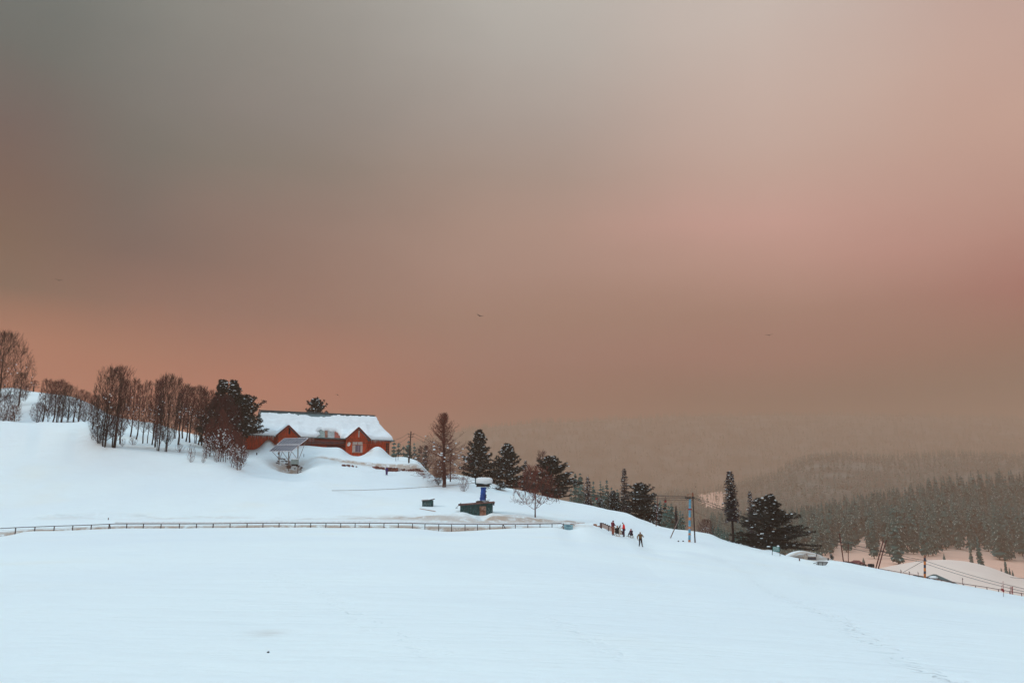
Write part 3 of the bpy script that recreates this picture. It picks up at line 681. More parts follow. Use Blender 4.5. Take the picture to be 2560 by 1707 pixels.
def gen_larch(seed, h=11):
    rnd = random.Random(seed); trunk, twigs, sn = [], [], []
    pts = [V3((0, 0, -.4))]
    for i in range(1, 13): pts.append(V3((.05 * i * .6 + rnd.gauss(0, .04), rnd.gauss(0, .03), -.4 + (h + .4) * i / 12)))
    for i in range(12): trunk.append((pts[i], pts[i + 1], .26 * (1 - i / 12.5) + .015, .26 * (1 - (i + 1) / 12.5) + .015))
    for k in range(250):
        t = .13 + .86 * (k + rnd.random()) / 250; i = int(t * 12); b = pts[i].lerp(pts[min(i + 1, 12)], t * 12 - i)
        az = rnd.uniform(0, 6.283); prof = (1 - t) ** .75 * (1.05 if t > .3 else .75 + t)
        L = h * .50 * prof * rnd.uniform(.45, 1.1) + .25
        q = V3(b); d = V3((math.cos(az), math.sin(az), .25 + .5 * t))
        prev_ = q
        for j in range(5):
            d = (d.normalized() + V3((rnd.gauss(0, .10), rnd.gauss(0, .10), -.26 + .16 * (j > 1) + .45 * t))).normalized(); nq = prev_ + d * L / 5
            twigs.append((prev_, nq, .028 * (1 - j / 6), .028 * (1 - (j + 1) / 6)))
            for m_ in range(4):
                td = (d * .6 + V3((rnd.gauss(0, .6), rnd.gauss(0, .6), rnd.gauss(-.25, .4) + .5 * t))).normalized(); tl = rnd.uniform(.25, .8) * (.5 + .5 * prof)
                bb = prev_.lerp(nq, rnd.random()); mid = bb + td * tl * .5; e = mid + (td + V3((rnd.gauss(0, .3), rnd.gauss(0, .3), .2))).normalized() * tl * .5
                twigs.append((bb, mid, .013, .011)); twigs.append((mid, e, .011, .008))
            if rnd.random() < .10 and t < .55: sn.append((nq + V3((0, 0, .04)), rnd.uniform(.06, .14)))
            prev_ = nq
    return trunk, twigs, sn
t_, w_, s_ = gen_larch(5)
v_, f_ = seg_mesh(t_, 7); mt_ = new_mesh('trunk', v_, f_, M_BARKR, smooth=True); v_, f_ = seg_mesh(w_, 3); v_, f_, m_2 = merge_snow(v_, f_, snow_specks(s_)); mc_ = new_mesh('crown', v_, f_, [M_TWIGR, M_SNOW], m_2)
PROTO['larch'] = ([('trunk', mt_), ('crown', mc_)], 11.2, float(np.percentile(np.abs(np.array([tuple(x[1]) for x in w_])[:, 0]), 97)))

def gen_pine(seed, h=9.0, wid=3.2, profile='cone', heads=1, nl=90, droop=0.0, snow=.22, tuft=.42, lowc=.04, up=.30):
    """near conifer with up-swept limbs carrying needle tufts; returns trunk/limb segs, needle tris, snow blobs"""
    rnd = random.Random(seed); segs = []; nv = []; nf = []; sn = []
    leaders = []
    for i in range(heads):
        az = rnd.uniform(0, 6.28) if heads > 1 else 0; off = (0 if i == 0 else h * .16)
        hh = h * (1 if i == 0 else rnd.uniform(.90, .98))
        leaders.append((V3((0, 0, -.3)), V3((math.cos(math.pi * i + .3) * off, math.sin(math.pi * i) * off, hh))))
    def needle(p, d, L, w):
        x = d.cross(V3((rnd.gauss(0, 1), rnd.gauss(0, 1), rnd.gauss(0, 1))))
        if x.length < 1e-4: return
        x.normalize(); k = len(nv); m_ = p + d * L * .5
        nv.extend([p, m_ + x * w, p + d * L, m_ - x * w]); nf.append((k, k + 1, k + 2, k + 3))
    def clump(p, d, s):
        for _ in range(9):
            dd = (d * .8 + V3((rnd.gauss(0, .55), rnd.gauss(0, .55), rnd.gauss(.12, .45)))).normalized()
            needle(p + V3((rnd.gauss(0, .05), rnd.gauss(0, .05), rnd.gauss(0, .05))), dd, s * rnd.uniform(.6, 1.1), s * rnd.uniform(.10, .17))
    for li, (b0, b1) in enumerate(leaders):
        segs.append((b0, b0.lerp(b1, .5), h * .022, h * .014)); segs.append((b0.lerp(b1, .5), b1, h * .014, .02))
        n_ = nl if li == 0 else int(nl * .6)
        for k in range(n_):
            t = lowc + (.99 - lowc) * ((k + rnd.random()) / n_) ** .92
            if li > 0 and t < .5: continue
            b = b0.lerp(b1, t); az = rnd.uniform(0, 6.283)
            if profile == 'cone': pr = (1 - t) ** .88
            elif profile == 'round': pr = math.sqrt(max(0, 1 - (max(t - .25, 0) / .77) ** 2)) * (.75 + .25 * min(t / .25, 1))
            else: pr = (1 - t) ** .55 * (.55 + .45 * min(t / .3, 1))
            if heads > 1: pr *= .62 if t > .60 else 1
            L = wid * pr * rnd.choice((.5, .65, .8, .95, 1.12, 1.28)) * rnd.uniform(.85, 1.1) + .18
            d = V3((math.cos(az), math.sin(az), up - .12 - droop + .55 * t)).normalized(); q = V3(b); nseg = max(3, int(L / .38))
            for j in range(nseg):
                u = (j + 1) / nseg
                d = (d + V3((rnd.gauss(0, .07), rnd.gauss(0, .07), -.05 - droop * .15 + (.55 * max(0, u - .45)) / max(1, nseg / 5)))).normalized()
                nq = q + d * (L / nseg); segs.append((q, nq, .05 * (1 - u * .8) * (L / 2 + .2), .05 * (1 - u * .8) * (L / 2 + .2)))
                if u > .22:
                    side = d.cross(V3((0, 0, 1))).normalized()
                    for sgn in (-1, 1):
                        if rnd.random() < .95:
                            sl_ = min(L * .34, .9) * (1.15 - u * .7) * rnd.uniform(.5, 1.1)
                            sd_ = (d * .7 + side * sgn * .8 + V3((0, 0, rnd.gauss(.12, .18)))).normalized()
                            st = max(1, int(sl_ / (tuft * .62)))
                            for m_ in range(st):
                                clump(nq + sd_ * sl_ * (m_ + .6) / st, sd_, tuft)
                    clump(nq, d, tuft * 1.05)
                    for _ in range(3):
                        if rnd.random() < snow * 1.1: sn.append((nq + V3((rnd.gauss(0, .12), rnd.gauss(0, .12), .10)) + side * rnd.gauss(0, .35), rnd.uniform(.05, .14)))
                q = nq
            if rnd.random() < .3: clump(q + d * .1, V3((0, 0, 1)), tuft * .9)
        for _ in range(7): clump(b1 - V3((0, 0, rnd.uniform(0, .5))), V3((0, 0, 1)), tuft * .9)
    return segs, nv, nf, sn
def pine_proto(key, needm, **kw):
    h = kw.get('h', 9.0); s, nv, nf, sn = gen_pine(**kw)
    v, f = seg_mesh(s, 4); mt = new_mesh('trunk', v, f, M_BARK)
    mb = MB(); rr = random.Random(9)
    for i, (p, r) in enumerate(sn): mb.blob(p, (r * rr.uniform(1, 1.9), r * rr.uniform(1, 1.7), r * .62), n=6, k=4, seed=i, jit=.5)
    vv, ff, mm = merge_snow(nv, nf, mb); mc = new_mesh('crown', vv, ff, [needm, M_SNOW], mm)
    parts = [('trunk', mt), ('crown', mc)]
    a = np.array([tuple(p) for p in nv]); PROTO[key] = (parts, float(np.percentile(a[:, 2], 99.9)), float(np.percentile(np.abs(a[:, 0]), 98)))
pine_proto('pineA', M_NEED, seed=2, h=9, wid=3.6, profile='cone', heads=1, nl=150, snow=.22)
pine_proto('pineT', M_NEED, seed=5, h=9, wid=3.0, profile='round', heads=1, nl=120, snow=.18, lowc=.30)
pine_proto('pineB', M_NEED, seed=14, h=9, wid=3.6, profile='full', heads=1, nl=160, snow=.13, up=.24)
pine_proto('pineR', M_NEED, seed=23, h=9, wid=2.7, profile='cone', heads=2, nl=150, snow=.07)
pine_proto('deodar', M_NEED, seed=31, h=9, wid=4.4, profile='cone', heads=2, nl=230, snow=.08, droop=.02, tuft=.34)
pine_proto('pineS', M_NEED, seed=37, h=4, wid=1.9, profile='cone', heads=1, nl=50, snow=.25, tuft=.3)

def gen_spire(seed, h=14.0, wid=1.7, bare=.0, snow=.45, dens=1.0, pw=.8):
    """dense drooping fir / spruce: blades hanging on whorls"""
    rnd = random.Random(seed); nv = []; nf = []; sn = MB(); segs = [(V3((0, 0, -.3)), V3((0, 0, h * .55)), h * .016, h * .011), (V3((0, 0, h * .55)), V3((0, 0, h * .99)), h * .011, .02)]
    nw = int(h * 4.6 * dens)
    for w in range(nw):
        t = bare + (1 - bare) * (w + rnd.random()) / nw; z = h * t; tt = (t - bare) / (1 - bare)
        R = wid * min(1, (1 - tt) ** pw * 1.15) * rnd.uniform(.72, 1.12) + .08
        for k in range(9):
            az = rnd.uniform(0, 6.283); L = R * rnd.uniform(.65, 1.1); d = V3((math.cos(az), math.sin(az), -.55 + .6 * tt)); q = V3((0, 0, z + .25 * L)) ; e = q + d * L
            side = d.cross(V3((0, 0, 1))).normalized(); ww = .20 + .20 * L
            kk = len(nv); nv.extend([q, q.lerp(e, .55) + side * ww, e, q.lerp(e, .55) - side * ww]); nf.append((kk, kk + 1, kk + 2, kk + 3))
            for m_ in range(5):
                p = q.lerp(e, rnd.uniform(.3, 1)) + side * rnd.uniform(-ww, ww); dd = (d + V3((rnd.gauss(0, .6), rnd.gauss(0, .6), rnd.gauss(-.5, .4)))).normalized() * rnd.uniform(.16, .38)
                x = dd.cross(V3((rnd.gauss(0, 1), rnd.gauss(0, 1), rnd.gauss(0, 1)))).normalized() * .06; kk = len(nv)
                nv.extend([p, p + dd * .5 + x, p + dd, p + dd * .5 - x]); nf.append((kk, kk + 1, kk + 2, kk + 3))
            if rnd.random() < snow:
                r = rnd.uniform(.04, .12); sn.blob(q.lerp(e, rnd.uniform(.6, .98)) + V3((0, 0, .06)), (r * 1.3, r * 1.3, r * .8), n=5, k=3, seed=kk, jit=.5)
    return segs, nv, nf, sn
def spire_proto(key, needm, **kw):
    s, nv, nf, sn = gen_spire(**kw); v, f = seg_mesh(s, 6)
    vv, ff, mm = merge_snow(nv, nf, sn)
    parts = [('trunk', new_mesh('trunk', v, f, M_BARK)), ('crown', new_mesh('crown', vv, ff, [needm, M_SNOW], mm))]
    PROTO[key] = (parts, kw['h'], kw['wid'])
spire_proto('spireA', M_NEEDP, seed=4, h=14, wid=1.45, bare=.30, snow=.24, pw=.55)
spire_proto('spireB', M_NEEDP, seed=6, h=12, wid=1.9, bare=.03, snow=.20, pw=.6)
spire_proto('spireC', M_NEEDP, seed=9, h=9, wid=1.7, bare=.02, snow=.34, pw=.6)

def plant(key, name, label, cat, loc, height, width=None, rz=0.0, group=None, tilt=0.0):
    parts, H_, wd = PROTO[key]
    r = thing(name, label, cat, loc, rz, group)
    sz = height / H_; sx = (width / 2) / wd if width else sz
    r.scale = (sx, sx, sz)
    if tilt: r.rotation_euler = (0, tilt, rz)
    for pn, me in parts: link(pn, me, r)
    return r
def tree(key, name, label, cat, px, pyb, pyt, wpx, Y=None, group=None, seed=0, tilt=0.0):
    """base at pixel column px; either visible base row pyb, or depth Y"""
    if Y is None: b = hit(px, pyb, 70, 200)
    else: b = G(px, Y)
    p0 = proj(b); top = W(p0[0], pyt, b.y); hgt = top.z - b.z
    return plant(key, name, label, cat, b, hgt, wpx * b.y / F, random.Random(int(px * 7 + pyt)).uniform(0, 6.28), group, tilt)

BT = 'bare trees on the left bank'
# far left
tree('broad', 'bare_tree', 'big spreading bare tree cut by the left edge of the photo', 'tree', -16, 0, 828, 142, Y=150)
tree('narrow', 'bare_tree', 'slender bare tree right beside the big spreading tree at the left edge', 'tree', 46, 0, 930, 36, Y=158)
tree('slim', 'bare_sapling', 'thin bare sapling on the far snow mound, right of the slender tree at the edge', 'sapling', 64, 0, 962, 22, Y=165)
tree('slim', 'bare_tree', 'small lone bare tree on the far snow mound, just left of the hedge-like thicket', 'tree', 83, 0, 950, 26, Y=170)
tree('clump', 'bare_bush', 'tangled bare bush on the bank crest under the big spreading tree', 'bush', 14, 0, 985, 60, Y=146)
tree('thicket', 'bare_bush', 'low bare bush on the bank crest, right of the tangled bush at the left edge', 'bush', 31, 0, 1012, 34, Y=145)
# hedge like thicket
hl_ = [(93,1005,40,'shrub-sized bare tree spreading low at the left end of the thicket','clump'), (106,946,34,'tall bare tree at the left end of the reddish thicket','narrow'), (120,952,30,'second bare tree from the left in the reddish thicket','tallB'), (132,950,32,'third bare tree from the left in the reddish thicket','narrow'),
       (142,947,38,'tallest bare tree in the middle of the reddish thicket, fourth from the left','tallB'), (154,954,34,'bare tree just right of the tallest one in the reddish thicket','tallB'), (168,962,40,'bare tree with a thick trunk on the right shoulder of the reddish thicket','tallA'),
       (183,985,28,'low bare tree in the dip of the reddish thicket','slim'), (196,973,36,'left of the pair of bare trees at the right end of the thicket','tallB'), (210,978,38,'right of the pair of bare trees at the right end of the thicket','clump')]
for px, pt, w, lab, key in hl_: tree(key, 'bare_tree', lab, 'tree', px, 0, pt, w, Y=144, group=BT)
# big pair
tree('tallA', 'bare_tree', 'tall dark bare tree with a rounded fan crown, left of the big pair', 'tree', 262, 1117, 917, 92, group=BT)
tree('tallB', 'bare_tree', 'tall dark bare tree with thick stems, right of the big pair', 'tree', 286, 1119, 913, 78, group=BT)
tree('clump', 'bare_tree', 'low bare tree leaning left at the foot of the big pair', 'tree', 247, 1108, 985, 62, group=BT)
gl = [(326,1092,945,34,'narrow','bare tree standing just right of the big pair'), (357,1108,950,28,'narrow','narrow bare tree between the big pair and the tall stand, left one'), (368,1108,1000,16,'slim','short thin bare tree beside the narrow one left of the tall stand'),
      (380,1112,948,34,'narrow','narrow bare tree at the left edge of the tall stand'), (396,1127,937,50,'tallB','tall bare tree in the tall stand with several stems at its foot'), (414,1129,934,56,'tallA','tallest dark-trunked bare tree of the tall stand'),
      (436,1096,944,40,'tallB','bare tree right behind the tallest tree of the stand'), (446,1112,968,32,'slim','leaning bare tree on the right side of the tall stand'), (456,1096,958,34,'narrow','bare tree at the right edge of the tall stand'),
      (474,1106,964,34,'narrow','snow-specked bare tree between the tall stand and the pines'), (489,1108,962,40,'tallB','wide snow-specked bare tree just left of the pines'), (504,1114,975,34,'narrow','dark bare trunk right in front of the left pine'),
      (532,1124,985,64,'clump','dense maroon bare tree in front of the left pine'), (556,1132,985,60,'clump','dense maroon bare tree in front of the right pine'), (580,1136,1010,46,'tallB','brown bare tree in front of the pine beside the house')]
gl += [(341,1098,957,30,'narrow','narrow bare tree in the gap between the big pair and the tall stand, right one'), (388,1118,947,34,'tallB','bare tree at the left shoulder of the tall stand, behind its front row'),
      (465,1104,966,30,'narrow','thin bare tree in the gap right of the tall stand'), (496,1112,965,34,'narrow','bare tree touching the left edge of the left pine'), (518,1118,973,36,'tallB','maroon bare tree in front of the trunk of the left pine'),
      (300,1110,948,34,'narrow','straight bare tree leaning on the right flank of the big pair'), (230,1075,985,30,'narrow','small bare tree at the drop of the bank left of the big pair')]
for px, pb, pt, w, key, lab in gl: tree(key, 'bare_tree', lab, 'tree', px, pb, pt, w, group=BT)
# thin saplings in front, snow on the twigs
sg = [(514,1145,1058,20), (524,1141,1045,22), (536,1140,1060,20), (549,1154,1022,28), (560,1154,1042,24), (571,1149,1060,24), (582,1168,1075,26), (593,1174,1078,28), (601,1174,1092,24), (608,1160,1105,20)]
nm = ['first','second','third','fourth','fifth','sixth','seventh','eighth','ninth','last']
for i, (px, pb, pt, w) in enumerate(sg):
    tree('thicket', 'bare_sapling', '%s from the left of the thin snow-dusted saplings in front of the pines' % nm[i], 'sapling', px, pb, pt, w, group='snow-dusted saplings left of the house')
# small shrubs on the slope
tree('shrub', 'bare_shrub', 'small twiggy shrub alone on the snow slope below the tall stand', 'shrub', 477, 1155, 1108, 26)
tree('shrub', 'bare_shrub', 'tiny shrub on the snow left of the thin saplings', 'shrub', 508, 1157, 1132, 16)
tree('shrub', 'bare_shrub', 'low shrub sticking from the snow in the hollow under the tall stand', 'shrub', 449, 1130, 1108, 24)
tree('shrub', 'bare_shrub', 'low branching shrub in the hollow right of the big pair', 'shrub', 332, 1112, 1088, 28)
tree('shrub', 'bare_shrub', 'tiny shrub in the hollow between the big pair and the narrow trees', 'shrub', 306, 1116, 1095, 18)
tree('shrub', 'bare_shrub', 'small shrub at the foot of the thin saplings', 'shrub', 541, 1155, 1128, 20)
# pines by the house
tree('pineR', 'pine_tree', 'dark pine with a rounded head, left of the pines beside the house', 'tree', 541, 0, 950, 84, Y=140)
tree('pineR', 'pine_tree', 'dark pine with a pointed head, middle of the pines beside the house', 'tree', 572, 0, 951, 92, Y=143)
tree('pineT', 'pine_tree', 'snow-dusted pine whose branches reach over the house roof corner', 'tree', 602, 0, 984, 98, Y=141)
tree('pineB', 'pine_tree', 'snow-laden pine top showing above the ridge of the house', 'tree', 784, 0, 995, 70, Y=166)
# right of the house
tree('larch', 'bare_larch', 'large snow-dusted bare tree with a cone-shaped crown right of the house', 'tree', 1110, 1217, 1033, 108)
tree('slim', 'bare_tree', 'thin bare stem right beside the cone-shaped bare tree', 'tree', 1126, 1204, 1120, 22)
tree('clump', 'bare_bush', 'reddish bare bush at the left foot of the cone-shaped bare tree', 'bush', 1096, 1213, 1148, 34)
tree('clump', 'bare_bush', 'dark bare bush rising behind the end of the stone terrace', 'bush', 1062, 0, 1112, 60, Y=160)
tree('shrub', 'bare_shrub', 'small forked bare shrub between the cone-shaped tree and the blue tarpaulin', 'shrub', 1160, 1228, 1186, 34)
tree('pineS', 'pine_bush', 'half-buried snowy pine bush on the slope right of the blue tarpaulin', 'bush', 1252, 1224, 1208, 34)
tree('pineA', 'pine_tree', 'tall snow-dusted dark pine right behind the cone-shaped bare tree', 'tree', 1197, 0, 1074, 92, Y=153)
tree('pineA', 'pine_tree', 'snow-dusted dark pine in the middle of the three on the ridge', 'tree', 1268, 0, 1108, 98, Y=151)
tree('spireC', 'fir_tree', 'small purplish conifer between the two larger pines on the ridge', 'tree', 1314, 0, 1152, 28, Y=165)
tree('pineB', 'pine_tree', 'broad dark pine on the ridge behind the reddish bare tree', 'tree', 1379, 0, 1140, 104, Y=146)
tree('slim', 'bare_tree', 'thin bare treetop poking above the broad dark ridge pine', 'tree', 1356, 0, 1124, 40, Y=160)
tree('clump', 'bare_tree', 'pinkish bare bush behind the ridge between the middle and the broad pine', 'tree', 1328, 0, 1180, 46, Y=158)
tree('red_broad', 'bare_tree', 'reddish bare tree with wide drooping branches above the fence', 'tree', 1338, 1293, 1160, 100)
tree('spireC', 'fir_tree', 'snow-plastered fir standing alone right of the broad ridge pine', 'tree', 1471, 0, 1193, 32, Y=165)
tree('pineS', 'pine_tree', 'squat snowy conifer low on the ridge right of the snow-plastered fir', 'tree', 1501, 0, 1245, 34, Y=150)
tree('spireB', 'fir_tree', 'tall purplish snow-dusted fir behind the pair of dark pines', 'tree', 1565, 0, 1171, 38, Y=185)
tree('pineA', 'pine_tree', 'small dark pine, left of the pair under the tall purplish fir', 'tree', 1534, 0, 1226, 50, Y=140)
tree('pineB', 'pine_tree', 'wide dark pine with snow on its right side, beside the tall purplish fir', 'tree', 1603, 0, 1207, 88, Y=138)
tree('pineS', 'pine_tree', 'snow-covered low pine boughs at the right foot of the wide dark pine', 'tree', 1641, 0, 1262, 34, Y=134)
tree('spireA', 'fir_tree', 'tall narrow fir with a bare lower trunk standing alone on the right', 'tree', 1834, 0, 1178, 42, Y=118)
tree('spireB', 'fir_tree', 'thin snowy spire poking up behind the big spreading conifer', 'tree', 1885, 0, 1228, 34, Y=170)
tree('deodar', 'conifer_tree', 'biggest spreading dark conifer with a twin top, beside the green sign', 'tree', 1932, 0, 1236, 152, Y=114)
tree('clump', 'bare_bush', 'grey bare bush behind the crest right of the striped lift tower', 'bush', 1766, 0, 1296, 46, Y=140)
tree('shrub', 'bare_shrub', 'small bare shrub beside the half-buried vehicle', 'shrub', 2016, 0, 1382, 16, Y=108)
tree('pineS', 'pine_bush', 'tiny dark conifer at the end of the snow mound behind the half-buried vehicle', 'bush', 2079, 0, 1384, 12, Y=122)
# ------------------------------------------------------------------ far firs and forests
def far_fir(seed, h=22.0, wid=3.0, nwh=16, per=7, snow=.25, bare=.06):
    rnd = random.Random(seed); v, f, m = [], [], []
    def quad(a, b, c, d, mi): k = len(v); v.extend([a, b, c, d]); f.append((k, k + 1, k + 2, k + 3)); m.append(mi)
    MB_ = MB(); MB_.tube([(0, 0, -1), (0, 0, h * .6), (0, 0, h)], [.32, .18, .03], 4)
    v += [V3(p) for p in MB_.v]; f += MB_.f; m += [2] * len(MB_.f)
    for w in range(nwh):
        t = bare + (1 - bare) * (w + .2 + .6 * rnd.random()) / nwh; z = h * t
        R = wid * (1 - t) ** .62 * rnd.uniform(.78, 1.15) + .3
        for k in range(per):
            az = rnd.uniform(0, 6.283); L = R * rnd.uniform(.6, 1.12); d = V3((math.cos(az), math.sin(az), 0)); s = V3((-d.y, d.x, 0)) * L * rnd.uniform(.5, .8)
            top = V3((0, 0, z + R * .45)); e = V3((0, 0, z - R * rnd.uniform(.15, .5))) + d * L; mid = top.lerp(e, .6)
            quad(top, mid + s, e, mid - s, 0)
            if rnd.random() < snow:
                o = V3((0, 0, .18)) + d * .12; p2 = top.lerp(e, rnd.uniform(.4, .7)); q2 = e
                quad(p2 + o, p2.lerp(q2, .5) + s * .16 + o, q2 + o, p2.lerp(q2, .5) - s * .16 + o, 1)
    return v, f, m
FF = []
for i, (h_, w__, sn_) in enumerate(((24, 3.4, .22), (22, 2.8, .30), (25, 3.0, .15), (20, 3.6, .25), (23, 2.5, .45))):
    v, f, m = far_fir(60 + i, h_, w__, 24, 8, sn_ * 1.7); FF.append((new_mesh('fir_tree', v, f, [M_NEEDF, M_SNOWF, M_BARK], m), h_, w__))
def fir_at(i, loc, h, label, group, cat='tree', wf=1.0, rz=0.0, name='fir_tree'):
    me, H_, w_ = FF[i]; o = link(name, me, None, loc); s = h / H_; o.scale = (s * wf, s * wf, s); o.rotation_euler = (0, 0, rz)
    return tag(o, label, cat, group)
rf = random.Random(77)
# firs standing in the hollow beyond the ridge, seen as grey-green shapes: (px, top row, depth, label)
mid = [(978,1098,360,'hazy fir just right of the house wall, leftmost of the distant group'), (990,1104,370,'hazy fir second from the left behind the swing frame'), (1002,1112,380,'short hazy fir behind the swing frame'),
 (1015,1100,360,'hazy fir left of the utility pole behind the terrace'), (1030,1106,370,'hazy fir right of the utility pole behind the terrace'), (1042,1120,380,'small hazy fir at the right end of the distant group by the terrace'), (1058,1112,350,'hazy fir behind the dark bare bush at the terrace end'),
 (1441,1180,330,'tallest hazy spire right of the broad ridge pine'), (1454,1181,340,'twin hazy spire right of the broad ridge pine'), (1430,1215,350,'low hazy fir touching the broad ridge pine'), (1448,1222,300,'low hazy fir in front of the twin spires'),
 (1462,1228,320,'hazy fir left of the snow-plastered fir'), (1487,1200,330,'hazy fir right of the snow-plastered fir'), (1497,1228,320,'short hazy fir between two taller hazy spires'), (1505,1201,340,'hazy spire above the squat snowy conifer'), (1512,1213,335,'hazy fir right of the spire above the squat conifer'),
 (1521,1197,345,'thin tall hazy spire left of the small dark pine'), (1533,1215,340,'rounded hazy fir left of the tall purplish fir'), (1548,1222,330,'hazy fir behind the small dark pine'),
 (1642,1233,300,'hazy fir behind the wooden pole right of the wide dark pine'), (1656,1250,290,'hazy fir behind the lift chair nearest the tower'), (1668,1245,300,'hazy fir left of the dark stump'), (1676,1262,280,'snow-dusted fir at the left side of the dark stump'),
 (1684,1258,290,'hazy fir directly behind the dark stump'), (1698,1270,280,'snow-dusted fir right of the dark stump'), (1706,1275,300,'small hazy fir left of the striped lift tower'), (1712,1282,290,'low hazy fir touching the striped lift tower')]
for k, (px, pt, Y, lab) in enumerate(mid):
    b = G(px, Y); t_ = W(px, pt, Y); fir_at(k % 5, b, t_.z - b.z, lab, 'hazy firs beyond the ridge', wf=.75 if (t_.z - b.z) > 24 else .95, rz=rf.uniform(0, 6))
# low young firs below the tall narrow fir
for k, (px, pt) in enumerate([(1785,1312),(1793,1318),(1800,1308),(1808,1320),(1815,1314),(1822,1326),(1842,1322),(1850,1330),(1858,1318),(1868,1328),(1876,1316)]):
    b = G(px, 230 + 6 * (k % 4)); t_ = W(px, pt, b.y)
    fir_at(k % 5, b, t_.z - b.z, ('young snowy fir in the dip left of the tall narrow fir' if px < 1830 else 'young snowy fir in the dip right of the tall narrow fir'), 'young firs in the dip on the %s of the tall narrow fir' % ('left' if px < 1830 else 'right'), wf=.9, rz=rf.uniform(0, 6))
# the firs standing on the open pink snow at the foot of the wooded hill
solo = [(2453,1422,1335,430,.9,'tall full fir standing forward on the open snow'), (2534,1437,1410,400,1.2,'small lone fir in front of the others at the right edge'), (2526,1415,1388,420,1.2,'small fir just above the lone little one at the right edge'),
        (2246,1414,1300,440,.9,'wide-skirted fir at the left foot of the wooded hill'), (2292,1408,1390,420,1.2,'tiny fir on the snow right of the striped post'), (2363,1402,1368,430,1.3,'small dark tree on the open snow left of the tall full fir'),
        (2505,1422,1400,420,1.3,'small fir at the foot of the wood near the right edge'), (2517,1424,1370,430,.8,'slim fir at the foot of the wood near the right edge'), (2160,1406,1385,420,1.4,'low fir on the snow between the leaning poles'), (2430,1395,1330,470,.8,'slim fir on the snow left of the tall full fir')]
for k, (px, pb, pt, Y, wf, lab) in enumerate(solo):
    b = G(px, Y); t_ = W(px, pt, Y); hh = (W(px, pt, Y).z - W(px, pb, Y).z); fir_at(k % 5, b, hh, lab, 'firs on the open snow of the valley', wf=wf, rz=rf.uniform(0, 6))
# wooded hill: individual firs, edge with gaps like clearings
def edge_row(px):      # lowest tree feet along the wood's edge (photo rows)
    xs = [1880,1960,2040,2075,2095,2115,2140,2160,2185,2205,2225,2255,2280,2310,2340,2370,2400,2420,2445,2470,2490,2515,2560,2700]
    ys = [1420,1415,1410,1385,1370,1385,1368,1330,1400,1340,1395,1400,1385,1392,1388,1378,1372,1378,1376,1380,1398,1400,1405,1410]
    return float(np.interp(px, xs, ys))
cands = []
rf2 = random.Random(5)
for k in range(7000):
    px = rf2.uniform(1780, 2640); Y = rf2.uniform(440, 905)
    b = G(px, Y); pr = proj(b)
    if pr[1] > edge_row(px) + 3: continue
    hh = rf2.uniform(23, 35) * float(np.interp(pr[0], [1850, 2350], [.58, 1.0])); cands.append((b, hh))
    if len(cands) > 2600: break
# poisson thinning
kept = []
grid = {}
for b, hh in cands:
    c = (int(b.x // 7), int(b.y // 14)); ok = True
    for i in (-1, 0, 1):
        for j in (-1, 0, 1):
            for q in grid.get((c[0] + i, c[1] + j), []):
                if abs(q.x - b.x) < 5.2 and abs(q.y - b.y) < 11: ok = False
    if ok: grid.setdefault(c, []).append(b); kept.append((b, hh))
kept.sort(key=lambda t: t[0].y)
for k, (b, hh) in enumerate(kept[:285]):
    fir_at(rf2.randrange(5), b, hh, 'snow-dusted dark fir in the dense wood on the hillside at the right', 'firs of the wood on the right hillside', wf=rf2.uniform(.8, 1.1), rz=rf2.uniform(0, 6.28))
def scatter_forest(name, pts, prot, label, cat='wood'):
    """pts: (location, height, width factor, angle); one mesh of many trees"""
    Vv, Ff, Mm = [], [], []; off = 0
    base = []
    for me, h, w in prot:
        v = np.array([tuple(x.co) for x in me.vertices]); fl = [tuple(p.vertices) for p in me.polygons]; mi = [p.material_index for p in me.polygons]
        base.append((v, np.array([q + (q[-1],) * (4 - len(q)) for q in fl]) if False else fl, mi, h))
    for (loc, hh, wf, rz, i) in pts:
        v, fl, mi, h = base[i]; s = hh / h; c_, s__ = math.cos(rz), math.sin(rz)
        x = (v[:, 0] * c_ - v[:, 1] * s__) * s * wf + loc[0]; y = (v[:, 0] * s__ + v[:, 1] * c_) * s * wf + loc[1]; z = v[:, 2] * s + loc[2]
        Vv.append(np.stack([x, y, z], 1)); Ff += [tuple(k + off for k in q) for q in fl]; Mm += mi; off += len(v)
    me = new_mesh(name, np.concatenate(Vv), Ff, [M_NEEDF, M_SNOWF, M_BARK], Mm)
    o = link(name, me); tag(o, label, cat, None, 'stuff'); return o
rest = [(tuple(b), hh, rf2.uniform(.8, 1.1), rf2.uniform(0, 6.28), rf2.randrange(5)) for b, hh in kept[285:]]
if rest: scatter_forest('hillside_wood', rest, FF, 'dense snow-dusted fir wood high on the right hillside')
# coarse firs for the hazy hills
CF = []
for i in range(4):
    v, f, m = far_fir(90 + i, 24, 3.6, 8, 4, .55); v = v[12:]; f = [tuple(k - 12 for k in q) for q in f if min(q) >= 12]; m = [x for x in m if x != 2]
    CF.append((new_mesh('coarse_fir', v, f, [M_NEEDF, M_SNOWF, M_BARK], m), 24, 3.6))
def hillpts(n, y0, y1, px0, px1, seed, hmin, hmax, reject=None):
    r = random.Random(seed); pts = []
    pxs = np.array([r.uniform(px0, px1) for _ in range(n)]); Ys = np.array([y0 + (y1 - y0) * r.random() ** 1.1 for _ in range(n)])
    x = (pxs - CX) / F * Ys * 1.04; z = terr(x, Ys)
    for k in range(n):
        if reject:
            p = proj((x[k], Ys[k], z[k]))
            if reject(p[0], p[1], r): continue
        pts.append(((x[k], Ys[k], z[k] - .5), r.uniform(hmin, hmax), r.uniform(.8, 1.15), r.uniform(0, 6.28), r.randrange(4)))
    return pts
